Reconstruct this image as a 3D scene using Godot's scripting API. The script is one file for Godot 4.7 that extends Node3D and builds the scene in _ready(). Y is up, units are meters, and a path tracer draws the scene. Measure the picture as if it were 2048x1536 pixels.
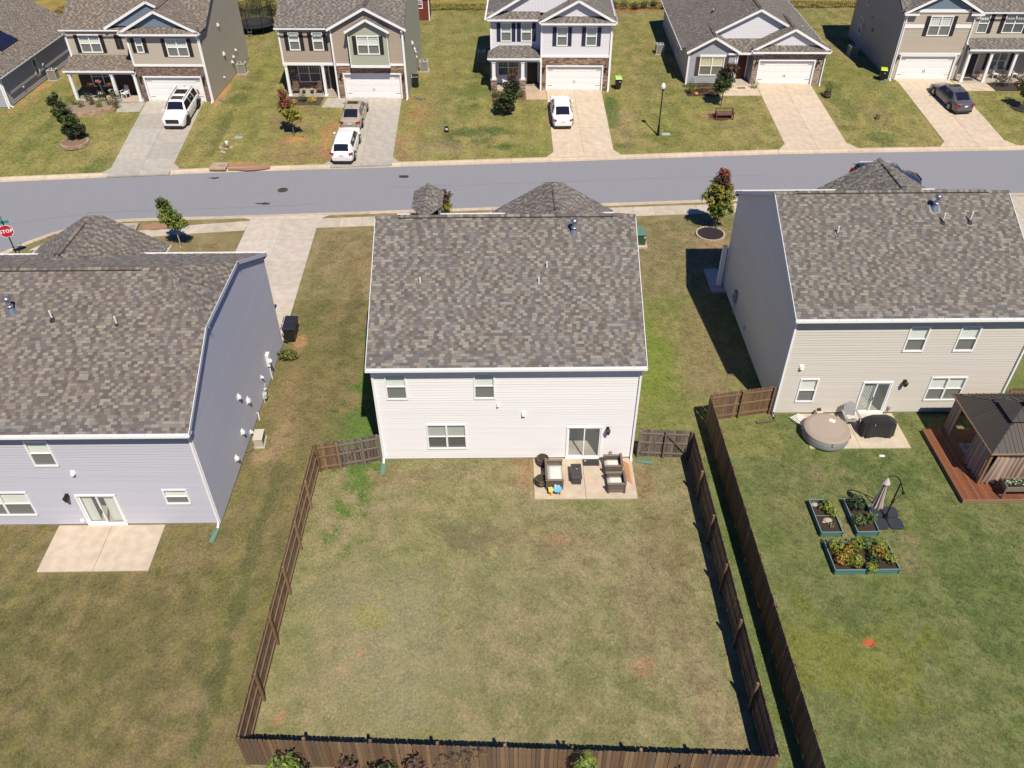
extends Node3D
# A suburban back yard seen from a drone: three near houses, a street, five houses across it. y is up, metres.

class Mesher:
	var v := PackedVector3Array()
	var n := PackedVector3Array()
	var c := PackedColorArray()
	var ix := PackedInt32Array()
	func _quad(a: Vector3, b: Vector3, d: Vector3, e: Vector3, col: Color, nn: Vector3) -> void:
		var k := v.size()
		v.append(a); v.append(b); v.append(d); v.append(e)
		for i in 4:
			n.append(nn); c.append(col)
		ix.append(k); ix.append(k + 2); ix.append(k + 1); ix.append(k); ix.append(k + 3); ix.append(k + 2)
	# corners run counter-clockwise as seen from outside
	func quad(a: Vector3, b: Vector3, d: Vector3, e: Vector3, col: Color) -> void:
		var nn := (d - a).cross(e - b)
		_quad(a, b, d, e, col, nn.normalized())
	func tri(a: Vector3, b: Vector3, d: Vector3, col: Color) -> void:
		var nn := (b - a).cross(d - a).normalized()
		var k := v.size()
		v.append(a); v.append(b); v.append(d)
		for i in 3:
			n.append(nn); c.append(col)
		ix.append(k); ix.append(k + 2); ix.append(k + 1)
	func hexa(p: Array, col: Color) -> void:  # p: four bottom corners then four top, each counter-clockwise from above
		quad(p[4], p[5], p[6], p[7], col)
		quad(p[3], p[2], p[1], p[0], col)
		for i in 4:
			var j := (i + 1) % 4
			quad(p[i], p[j], p[4 + j], p[4 + i], col)
	func box(at: Vector3, s: Vector3, col: Color, b := Basis()) -> void:
		var h := s * 0.5
		var p := []
		for y in [-h.y, h.y]:
			for q in [Vector2(-1, 1), Vector2(1, 1), Vector2(1, -1), Vector2(-1, -1)]:
				p.append(at + b * Vector3(q.x * h.x, y, q.y * h.z))
		hexa(p, col)
	func lo_hi(a: Vector3, b: Vector3, col: Color) -> void:
		box((a + b) * 0.5, (b - a).abs(), col)
	func taper(at: Vector3, s0: Vector2, s1: Vector2, h: float, col: Color, b := Basis()) -> void:
		var p := []
		for k in 2:
			var s: Vector2 = (s0 if k == 0 else s1) * 0.5
			for q in [Vector2(-1, 1), Vector2(1, 1), Vector2(1, -1), Vector2(-1, -1)]:
				p.append(at + b * Vector3(q.x * s.x, k * h, q.y * s.y))
		hexa(p, col)
	func bar(a: Vector3, e: Vector3, w: float, h: float, col: Color, up := Vector3.UP) -> void:
		var d := (e - a)
		var z := d.normalized()
		if absf(z.dot(up)) > 0.98:
			up = Vector3.RIGHT
		var x := up.cross(z).normalized()
		var y := z.cross(x)
		box((a + e) * 0.5, Vector3(w, h, d.length()), col, Basis(x, y, z))
	func tube(pts: Array, rad: Array, sides: int, col: Color, caps := true) -> void:
		var rows := []
		var m := pts.size()
		for i in m:
			var t: Vector3 = (pts[mini(i + 1, m - 1)] - pts[maxi(i - 1, 0)]).normalized()
			var x := t.cross(Vector3(0.13, 0.31, 0.94) if absf(t.z) < 0.8 else Vector3(0.9, 0.3, 0.1)).normalized()
			var y := t.cross(x)
			var k := v.size()
			rows.append(k)
			for s in sides:
				var a := TAU * s / sides
				var d := x * cos(a) + y * sin(a)
				v.append(pts[i] + d * rad[mini(i, rad.size() - 1)]); n.append(d); c.append(col)
		for i in m - 1:
			for s in sides:
				var s2 := (s + 1) % sides
				var a: int = rows[i] + s
				var b: int = rows[i] + s2
				var d: int = rows[i + 1] + s2
				var e: int = rows[i + 1] + s
				ix.append(a); ix.append(d); ix.append(b); ix.append(a); ix.append(e); ix.append(d)
		if caps:
			for end in [0, m - 1]:
				var t: Vector3 = (pts[0] - pts[1]).normalized() if end == 0 else (pts[m - 1] - pts[m - 2]).normalized()
				var k := v.size()
				v.append(pts[end]); n.append(t); c.append(col)
				for s in sides:
					v.append(v[rows[end] + s]); n.append(t); c.append(col)
				for s in sides:
					var q := k + 1 + (s + 1) % sides
					if end == 0:
						ix.append(k); ix.append(k + 1 + s); ix.append(q)
					else:
						ix.append(k); ix.append(q); ix.append(k + 1 + s)
	func lathe(at: Vector3, prof: Array, sides: int, col: Color, b := Basis()) -> void:  # prof: Vector2(radius, height), from below up
		var k := v.size()
		var m := prof.size()
		for i in m:
			var t: Vector2 = prof[mini(i + 1, m - 1)] - prof[maxi(i - 1, 0)]
			var nn := Vector2(t.y, -t.x).normalized()
			for s in sides:
				var a := TAU * s / sides
				v.append(at + b * Vector3(cos(a) * prof[i].x, prof[i].y, -sin(a) * prof[i].x))
				n.append(b * Vector3(cos(a) * nn.x, nn.y, -sin(a) * nn.x)); c.append(col)
		for i in m - 1:
			for s in sides:
				var s2 := (s + 1) % sides
				var a := k + i * sides + s
				var e := k + i * sides + s2
				ix.append(a); ix.append(e + sides); ix.append(e); ix.append(a); ix.append(a + sides); ix.append(e + sides)
	func fan(pts: Array, col: Color) -> void:
		for i in range(1, pts.size() - 1):
			tri(pts[0], pts[i], pts[i + 1], col)
	func prism(pts: Array, down: Vector3, col: Color) -> void:  # pts: top face, counter-clockwise seen from outside
		fan(pts, col)
		var low := []
		for p in pts:
			low.push_front(p + down)
		fan(low, col)
		for i in pts.size():
			var j := (i + 1) % pts.size()
			quad(pts[i] + down, pts[j] + down, pts[j], pts[i], col)
	func grid(rows: Array, col: Color) -> void:  # rows of equal-length point arrays, smooth
		var k := v.size()
		var w: int = rows[0].size()
		var h := rows.size()
		for i in h:
			for j in w:
				var du: Vector3 = rows[i][mini(j + 1, w - 1)] - rows[i][maxi(j - 1, 0)]
				var dv: Vector3 = rows[mini(i + 1, h - 1)][j] - rows[maxi(i - 1, 0)][j]
				v.append(rows[i][j]); n.append(du.cross(dv).normalized()); c.append(col)
		for i in h - 1:
			for j in w - 1:
				var a := k + i * w + j
				ix.append(a); ix.append(a + w + 1); ix.append(a + 1); ix.append(a); ix.append(a + w); ix.append(a + w + 1)
	func leaf(at: Vector3, s: float, w: float, d: Vector3, nn: Vector3, col: Color) -> void:
		var side := d.cross(nn).normalized() * w
		_quad(at - d * s, at + side, at + d * s, at - side, col, nn)
	func mesh() -> ArrayMesh:
		var a := []
		a.resize(Mesh.ARRAY_MAX)
		a[Mesh.ARRAY_VERTEX] = v
		a[Mesh.ARRAY_NORMAL] = n
		a[Mesh.ARRAY_COLOR] = c
		a[Mesh.ARRAY_INDEX] = ix
		var m := ArrayMesh.new()
		m.add_surface_from_arrays(Mesh.PRIMITIVE_TRIANGLES, a)
		return m

var rng := RandomNumberGenerator.new()
var M := {}
var near_image: Image
var far_image: Image
const NEAR := Rect2(-33.0, -28.0, 80.0, 48.0)
const FAR := Rect2(-56.0, -92.0, 124.0, 64.0)

func rf(a: float, b: float) -> float:
	return rng.randf_range(a, b)

func vary(c: Color, k: float, tint := 0.0) -> Color:
	var f := 1.0 + rf(-k, k)
	return Color(c.r * f * (1.0 + rf(-tint, tint)), c.g * f * (1.0 + rf(-tint, tint) * 0.5), c.b * f * (1.0 + rf(-tint, tint)))

func lin(c: Color) -> Color:
	var o := c.linear_to_srgb()
	o.a = c.a
	return o

func noise_tex(px: int, freq: float, lo: float, hi: float, oct := 4, sd := 1) -> NoiseTexture2D:
	var f := FastNoiseLite.new()
	f.seed = sd
	f.noise_type = FastNoiseLite.TYPE_SIMPLEX_SMOOTH
	f.frequency = freq
	f.fractal_octaves = oct
	var t := NoiseTexture2D.new()
	t.width = px; t.height = px
	t.seamless = true
	t.noise = f
	var r := Gradient.new()
	r.set_color(0, Color(lo, lo, lo)); r.set_color(1, Color(hi, hi, hi))
	t.color_ramp = r
	return t

func mat(called: String, rough: float, tex: Texture2D = null, scale := Vector3.ONE, bump: Texture2D = null, bump_cm := 0.0, metal := 0.0) -> StandardMaterial3D:
	var m := StandardMaterial3D.new()
	m.resource_name = called
	m.vertex_color_use_as_albedo = true
	m.roughness = rough
	m.metallic = metal
	if tex:
		m.albedo_texture = tex
		m.uv1_triplanar = true
		m.uv1_scale = scale
	if bump:
		m.heightmap_enabled = true
		m.heightmap_texture = bump
		m.heightmap_scale = bump_cm
		m.uv1_triplanar = true
		m.uv1_scale = scale
	M[called] = m
	return m

func tinted(called: String, base: String, col: Color) -> StandardMaterial3D:
	var m: StandardMaterial3D = M[base].duplicate()
	m.resource_name = called
	m.albedo_color = lin(col)
	M[called] = m
	return m

func see_through(called: String, col: Color, alpha: float, rough: float) -> StandardMaterial3D:
	var m := StandardMaterial3D.new()
	m.resource_name = called
	var o := lin(col)
	o.a = alpha
	m.albedo_color = o
	m.transparency = BaseMaterial3D.TRANSPARENCY_ALPHA
	m.roughness = rough
	M[called] = m
	return m

func make_materials() -> void:
	var grain := noise_tex(256, 0.09, 0.78, 1.0, 3, 3)
	var fine := noise_tex(256, 0.2, 0.62, 1.0, 2, 5)
	var blotch := noise_tex(512, 0.012, 0.88, 1.0, 5, 7)
	var streak := noise_tex(256, 0.03, 0.55, 1.0, 4, 9)
	mat("paint", 0.55)
	mat("matte", 0.9)
	mat("siding", 0.5)
	mat("shingle", 0.95, fine, Vector3(3.1, 3.1, 3.1), fine, 0.25)
	mat("concrete", 0.9, blotch, Vector3(0.22, 0.22, 0.22), fine, 0.06)
	mat("asphalt", 0.92, fine, Vector3(2.3, 2.3, 2.3), fine, 0.35)
	mat("masonry", 0.92, grain, Vector3(4, 4, 4), fine, 0.3)
	mat("wood", 0.85, streak, Vector3(9.0, 0.9, 9.0), streak, 0.15)
	mat("deck_wood", 0.7, streak, Vector3(9.0, 9.0, 0.8), streak, 0.15)
	mat("soil", 0.97, fine, Vector3(2, 2, 2), fine, 2.0)
	mat("metal", 0.35, null, Vector3.ONE, null, 0.0, 0.8)
	mat("dark_metal", 0.45, null, Vector3.ONE, null, 0.0, 0.3)
	mat("rubber", 0.8)
	mat("cloth", 0.92, grain, Vector3(6, 6, 6), fine, 0.2)
	M.cloth.rim_enabled = true
	M.cloth.rim = 0.3
	mat("car_paint", 0.3)
	M.car_paint.clearcoat_enabled = true
	M.car_paint.clearcoat = 1.0
	M.car_paint.clearcoat_roughness = 0.05
	mat("dark_glass", 0.06)
	M.dark_glass.metallic_specular = 0.7
	mat("plastic", 0.4)
	mat("leaves", 0.7)
	M.leaves.backlight_enabled = true
	M.leaves.backlight = lin(Color(0.35, 0.42, 0.12))
	M.leaves.cull_mode = BaseMaterial3D.CULL_DISABLED
	mat("grass", 0.85)
	M.grass.backlight_enabled = true
	M.grass.backlight = lin(Color(0.25, 0.25, 0.1))
	M.grass.cull_mode = BaseMaterial3D.CULL_DISABLED
	see_through("glass", Color(0.7, 0.8, 0.8), 0.12, 0.02)
	see_through("screen", Color(0.10, 0.105, 0.10), 0.6, 0.8)
	see_through("net", Color(0.02, 0.02, 0.02), 0.5, 0.8)
	see_through("frosted", Color(0.8, 0.82, 0.85), 0.75, 0.3)
	for k in 8:
		var w: Color = [Color(0.27, 0.165, 0.095), Color(0.31, 0.20, 0.115), Color(0.225, 0.135, 0.08), Color(0.35, 0.225, 0.125), Color(0.25, 0.17, 0.11), Color(0.20, 0.135, 0.09), Color(0.28, 0.17, 0.09), Color(0.39, 0.26, 0.15)][k]
		tinted("board%d" % k, "wood", w)
	for k in 4:
		tinted("grey_board%d" % k, "wood", [Color(0.24, 0.19, 0.155), Color(0.18, 0.135, 0.11), Color(0.30, 0.255, 0.215), Color(0.155, 0.115, 0.095)][k])
	for k in 5:
		tinted("deck%d" % k, "deck_wood", [Color(0.30, 0.105, 0.045), Color(0.26, 0.09, 0.04), Color(0.34, 0.125, 0.055), Color(0.28, 0.095, 0.038), Color(0.23, 0.08, 0.036)][k])

# ---------------------------------------------------------------- nodes
func put(parent: Node, called: String, st: Mesher, material: String) -> MeshInstance3D:
	var o := MeshInstance3D.new()
	o.name = called
	o.mesh = st.mesh()
	o.mesh.surface_set_material(0, M[material])
	parent.add_child(o, true)
	return o

func piece(parent: Node, called: String, mesh: Mesh, material: String, t := Transform3D()) -> MeshInstance3D:
	var o := MeshInstance3D.new()
	o.name = called
	o.mesh = mesh
	o.material_override = null
	if material:
		o.set_surface_override_material(0, M[material])
	o.transform = t
	parent.add_child(o, true)
	return o

func tag(o: Node, label: String, category: String, group := "") -> void:
	o.set_meta("label", label)
	o.set_meta("category", category)
	if group:
		o.set_meta("group", group)

func thing(called: String, label: String, category: String, at := Vector3.ZERO, turn := 0.0, group := "") -> Node3D:
	var o := Node3D.new()
	o.name = called
	add_child(o, true)
	o.position = at
	o.rotation.y = turn
	tag(o, label, category, group)
	return o

func structure(o: Node) -> Node:
	o.set_meta("kind", "structure")
	return o

func stuff(o: Node) -> Node:
	o.set_meta("kind", "stuff")
	return o

func again(o: Node3D, label: String, at: Vector3, turn := 0.0) -> Node3D:
	var k: Node3D = o.duplicate()
	k.name = String(o.name).rstrip("0123456789_")
	add_child(k, true)
	k.position = at
	k.rotation.y = turn
	k.set_meta("label", label)
	return k

# ---------------------------------------------------------------- the lie of the land
const FAR_CURB := [Vector2(-600, -3), Vector2(-70, -28.6), Vector2(-33.3, -31.0), Vector2(-17, -32.4), Vector2(6.5, -33.7), Vector2(28.5, -35.05), Vector2(48.7, -35.5), Vector2(90, -36.2), Vector2(600, -45)]

func along(line: Array, x: float) -> float:
	for i in line.size() - 1:
		if x <= line[i + 1].x:
			return lerpf(line[i].y, line[i + 1].y, (x - line[i].x) / (line[i + 1].x - line[i].x))
	return line[-1].y

func gy(x: float, z: float) -> float:  # the lots across the street rise 1.2 m from the kerb to the houses
	return 1.2 * clampf((along(FAR_CURB, x) - 0.5 - z) / 11.2, 0.0, 1.0)

func on(x: float, z: float, up := 0.0) -> Vector3:
	return Vector3(x, gy(x, z) + up, z)

func _ready() -> void:
	rng.seed = 20240917
	# camera, from a drone 28.5 m up
	var cam := Camera3D.new()
	cam.name = "camera"
	cam.fov = 50.1106
	cam.near = 0.5
	cam.far = 6000.0
	cam.position = Vector3(6.2315, 28.5463, 28.5604)
	add_child(cam)
	cam.basis = Basis.from_euler(Vector3(-0.69408, -0.00320, -0.00603), EULER_ORDER_YXZ)
	cam.current = true
	# sky, sun, exposure
	var env := Environment.new()
	env.background_mode = Environment.BG_SKY
	var sky := Sky.new()
	var sm := ProceduralSkyMaterial.new()
	sm.sky_top_color = Color(0.22, 0.42, 0.78)
	sm.sky_horizon_color = Color(0.66, 0.76, 0.88)
	sm.sky_curve = 0.12
	sm.ground_bottom_color = Color(0.25, 0.24, 0.18)
	sm.ground_horizon_color = Color(0.6, 0.66, 0.7)
	sm.sun_angle_max = 12.0
	sm.sun_curve = 0.1
	sky.sky_material = sm
	env.sky = sky
	env.background_energy_multiplier = 0.5
	env.tonemap_mode = Environment.TONE_MAPPER_LINEAR
	env.tonemap_exposure = 1.25
	env.sdfgi_enabled = true
	env.ssao_enabled = true
	env.ssil_enabled = true
	var we := WorldEnvironment.new()
	we.name = "world_environment"
	we.environment = env
	add_child(we)
	var sun := DirectionalLight3D.new()
	sun.name = "sun"
	sun.light_energy = 1.6
	sun.light_color = Color(1.0, 0.955, 0.88)
	sun.light_angular_distance = 0.5
	sun.shadow_enabled = true
	add_child(sun)
	sun.look_at_from_position(Vector3(0.235, 1.0, 0.62) * 50.0, Vector3.ZERO)
	make_materials()
	for k in [0.15, 0.2, 0.25, 0.31]:
		tab_meshes.append(tab(k))
	for k in SHINGLES.size():
		tinted("tone%d" % k, "shingle", SHINGLES[k])
	land()
	houses_near()
	houses_far()
	fences()
	middle_yard()
	right_yard()
	cars()
	plants()
	misc()
	grass()

# ---------------------------------------------------------------- parts of buildings
func span_at(poly: Array, y: float) -> Vector2:
	var lo := INF
	var hi := -INF
	for i in poly.size():
		var a: Vector2 = poly[i]
		var b: Vector2 = poly[(i + 1) % poly.size()]
		if (a.y <= y and b.y >= y) or (a.y >= y and b.y <= y):
			if absf(a.y - b.y) < 1e-6:
				lo = minf(lo, minf(a.x, b.x)); hi = maxf(hi, maxf(a.x, b.x))
			else:
				var x := lerpf(a.x, b.x, (y - a.y) / (b.y - a.y))
				lo = minf(lo, x); hi = maxf(hi, x)
	return Vector2(lo, hi)

# lapped boards on a vertical plane: o its corner, u along it, poly its convex outline, ops the openings (Rect2)
func siding(parent: Node, called: String, o: Vector3, u: Vector3, poly: Array, ops: Array, col: Color, course := 0.11, lap := 0.016) -> MeshInstance3D:
	var st := Mesher.new()
	var nn := u.cross(Vector3.UP)
	var y := INF
	var top := -INF
	for p in poly:
		y = minf(y, p.y); top = maxf(top, p.y)
	while y < top - 0.004:
		var y1 := minf(y + course, top)
		var s0 := span_at(poly, y + 0.001)
		var s1 := span_at(poly, y1 - 0.001)
		var cuts := [[s0.x, s0.y, s1.x, s1.y]]
		var ym := (y + y1) * 0.5
		for r in ops:
			if ym > r.position.y and ym < r.end.y:
				var out := []
				for k in cuts:
					if r.position.x > k[0] and r.position.x < k[1]:
						out.append([k[0], r.position.x, k[2], r.position.x])
					if r.end.x < k[1] and r.end.x > k[0]:
						out.append([r.end.x, k[1], r.end.x, k[3]])
					if r.end.x <= k[0] or r.position.x >= k[1]:
						out.append(k)
				cuts = out
		var cc := vary(col, 0.025)
		for k in cuts:
			var a: Vector3 = o + u * k[0] + Vector3.UP * y
			var b: Vector3 = o + u * k[1] + Vector3.UP * y
			var d: Vector3 = o + u * k[3] + Vector3.UP * y1
			var e: Vector3 = o + u * k[2] + Vector3.UP * y1
			st.quad(a + nn * lap, b + nn * lap, d + nn * 0.002, e + nn * 0.002, cc)
			st.quad(a, b, b + nn * lap, a + nn * lap, cc)
		y = y1
	return put(parent, called, st, "siding")

# upright boards with battens
func battens(parent: Node, called: String, o: Vector3, u: Vector3, poly: Array, col: Color, step := 0.3) -> MeshInstance3D:
	var st := Mesher.new()
	var nn := u.cross(Vector3.UP)
	var face := []
	for p in poly:
		face.append(o + u * p.x + Vector3.UP * p.y)
	st.fan(face, col)
	var flip := []
	var lo := INF
	var hi := -INF
	for p in poly:
		flip.append(Vector2(p.y, p.x))
		lo = minf(lo, p.x); hi = maxf(hi, p.x)
	var x := lo + step * 0.5
	while x < hi:
		var s := span_at(flip, x)
		if s.y - s.x > 0.05:
			st.box(o + u * x + Vector3.UP * (s.x + s.y) * 0.5 + nn * 0.012, Vector3(0.04, s.y - s.x - 0.03, 0.022), vary(col, 0.03), Basis(u, Vector3.UP, nn))
		x += step
	return put(parent, called, st, "siding")

# real bricks or ledge stones, one joined mesh over a mortar sheet
func masonry(parent: Node, called: String, o: Vector3, u: Vector3, w: float, y0: float, y1: float, ops: Array, stone: bool, cols: Array, mortar: Color) -> void:
	var st := Mesher.new()
	var nn := u.cross(Vector3.UP)
	var y := y0
	var row := 0
	while y < y1 - 0.02:
		var h := minf(0.072 if not stone else rf(0.07, 0.13), y1 - y)
		var x := -0.1 if row % 2 == 0 else -0.2
		while x < w:
			var l := 0.21 if not stone else rf(0.16, 0.5)
			var a := maxf(x, 0.0)
			var b := minf(x + l - 0.009, w)
			var ym := y + h * 0.5
			for r in ops:
				if ym > r.position.y and ym < r.end.y and b > r.position.x and a < r.end.x:
					if a < r.position.x:
						b = minf(b, r.position.x)
					elif b > r.end.x:
						a = maxf(a, r.end.x)
					else:
						b = a
			if b - a > 0.02:
				var d := 0.018 if not stone else rf(0.02, 0.055)
				var bs := Basis(u, Vector3.UP, nn)
				st.box(o + u * (a + b) * 0.5 + Vector3.UP * (y + (h - 0.01) * 0.5) + nn * (d * 0.5 - 0.01), Vector3(b - a, h - 0.01, d + 0.02), vary(cols[rng.randi() % cols.size()], 0.18, 0.05), bs)
			x += l
		y += h
		row += 1
	var back := Mesher.new()
	var xs := [0.0, w]
	var rects := [Rect2(0, y0, w, y1 - y0)]
	for r in ops:
		rects = [Rect2(0, y0, r.position.x, y1 - y0), Rect2(r.end.x, y0, w - r.end.x, y1 - y0), Rect2(r.position.x, r.end.y, r.size.x, y1 - r.end.y)]
		if r.position.y > y0:
			rects.append(Rect2(r.position.x, y0, r.size.x, r.position.y - y0))
	for r in rects:
		if r.size.x > 0.01 and r.size.y > 0.01:
			var a: Vector3 = o + u * r.position.x + Vector3.UP * r.position.y
			back.quad(a, a + u * r.size.x, a + u * r.size.x + Vector3.UP * r.size.y, a + Vector3.UP * r.size.y, mortar)
	var wall := put(parent, "wall", back, "masonry")
	stuff(put(wall, called, st, "masonry"))

const SHINGLES := [Color(0.26, 0.243, 0.222), Color(0.30, 0.283, 0.25), Color(0.17, 0.157, 0.147), Color(0.145, 0.134, 0.129), Color(0.34, 0.325, 0.285), Color(0.19, 0.158, 0.147), Color(0.18, 0.176, 0.188), Color(0.25, 0.23, 0.205)]
const LIGHT_TABS := [0, 1, 4, 7]
const DARK_TABS := [2, 3, 5, 6]
var tab_meshes := []

func tab(l: float) -> ArrayMesh:  # one shingle tab, thicker at its lower edge, x along the course, y up the slope, z out
	var st := Mesher.new()
	var e := 0.143
	var c := Color(1, 1, 1)
	st.quad(Vector3(0.002, 0, 0.015), Vector3(l - 0.002, 0, 0.015), Vector3(l - 0.002, e, 0.004), Vector3(0.002, e, 0.004), c)
	st.quad(Vector3(0.002, 0, 0), Vector3(l - 0.002, 0, 0), Vector3(l - 0.002, 0, 0.015), Vector3(0.002, 0, 0.015), c)
	st.quad(Vector3(0.002, e, 0), Vector3(0.002, 0, 0), Vector3(0.002, 0, 0.015), Vector3(0.002, e, 0.004), c)
	st.quad(Vector3(l - 0.002, 0, 0), Vector3(l - 0.002, e, 0), Vector3(l - 0.002, e, 0.004), Vector3(l - 0.002, 0, 0.015), c)
	return st.mesh()

# one roof plane: pts its corners, the first two along the eave from left to right as seen from outside
func roof_plane(roof: Node, pts: Array, pal: Color, single := 0, count := [0]) -> void:
	var p0: Vector3 = pts[0]
	var u: Vector3 = (pts[1] - p0).normalized()
	var nn: Vector3 = (pts[1] - p0).cross(pts[2] - p0).normalized()
	var w := nn.cross(u)
	var poly := []
	var top := 0.0
	for p in pts:
		var q := Vector2((p - p0).dot(u), (p - p0).dot(w))
		poly.append(q)
		top = maxf(top, q.y)
	var deck := Mesher.new()
	deck.prism(pts, nn * -0.14, Color(0.10, 0.095, 0.09) * pal)
	put(roof, "roof_deck", deck, "shingle")
	var st := Mesher.new()
	var e := 0.143
	var v := 0.0
	var row := 0
	var lens := [0.15, 0.2, 0.25, 0.31]
	var pale := false
	while v < top - 0.01:
		var v1 := minf(v + e, top)
		var s0 := span_at(poly, v + 0.0005)
		var s1 := span_at(poly, v1 - 0.0005)
		if s0.x > s0.y or s1.x > s1.y:
			v = v1
			continue
		var x := minf(s0.x, s1.x) - (rf(0.0, 0.2) if row >= single else 0.0)
		while x < maxf(s0.y, s1.y):
			if row < single and count[0] < 300 and x + 0.33 < s0.y:
				var k := rng.randi() % 4
				var o := piece(roof, "shingle_%03d" % (count[0] + 1), tab_meshes[k], "tone%d" % (rng.randi() % SHINGLES.size()), Transform3D(Basis(u, w, nn), p0 + u * x + w * v))
				count[0] += 1
				x += lens[k]
				continue
			pale = not pale if rng.randf() < 0.8 else pale
			var l := rf(0.15, 0.27)
			var a0 := clampf(x, s0.x, s0.y)
			var b0 := clampf(x + l, s0.x, s0.y)
			var a1 := clampf(x, s1.x, s1.y)
			var b1 := clampf(x + l, s1.x, s1.y)
			if b0 - a0 > 0.004 or b1 - a1 > 0.004:
				var lift := 0.017 if pale else 0.008
				var cc := vary(SHINGLES[(LIGHT_TABS if pale else DARK_TABS)[rng.randi() % 4]] * pal, 0.10)
				var a := p0 + u * a0 + w * v
				var b := p0 + u * b0 + w * v
				st.quad(a + nn * lift, b + nn * lift, p0 + u * b1 + w * v1 + nn * 0.004, p0 + u * a1 + w * v1 + nn * 0.004, cc)
				st.quad(a, b, b + nn * lift, a + nn * lift, cc * 0.9)
			x += l
		v = v1
		row += 1
	stuff(put(roof, "shingles", st, "shingle"))

# cap shingles along a ridge or hip from a to b; d1 and d2 point down the two slopes
func ridge_caps(roof: Node, a: Vector3, b: Vector3, d1: Vector3, d2: Vector3, pal: Color, vent := false, inset := 1.0) -> void:
	var st := Mesher.new()
	var t := (b - a).normalized()
	var l := (b - a).length()
	var up := (-(d1 + d2)).normalized()
	if up.y < 0:
		up = -up
	var k := 0.0
	while k < l - 0.05:
		var raised := 0.06 if vent and k > inset and k < l - inset else 0.012
		var k1 := minf(k + 0.15, l)
		var cc := vary(SHINGLES[rng.randi() % SHINGLES.size()] * pal, 0.12)
		var p := a + t * k + up * raised
		var q := a + t * k1 + up * (raised + 0.008)
		for d in [d1, d2]:
			var s: Vector3 = d * 0.16
			if t.cross(d).dot(up) > 0:
				st.quad(p, q, q + s, p + s, cc)
			else:
				st.quad(q, p, p + s, q + s, cc)
		k = k1
	put(roof, "ridge_cap", st, "shingle")
	if vent:
		var sv := Mesher.new()
		for d in [d1, d2]:
			sv.bar(a + t * inset + d * 0.13 + up * 0.035, b - t * inset + d * 0.13 + up * 0.035, 0.02, 0.06, Color(0.012, 0.012, 0.013), up)
		put(roof, "ridge_vent", sv, "matte")

const WHITE := Color(0.78, 0.79, 0.81)

func trim(parent: Node, called: String, bars: Array, col := WHITE) -> MeshInstance3D:  # bars: [from, to, width, height]
	var st := Mesher.new()
	for b in bars:
		st.bar(b[0], b[1], b[2], b[3], col)
	return put(parent, called, st, "paint")

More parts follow.
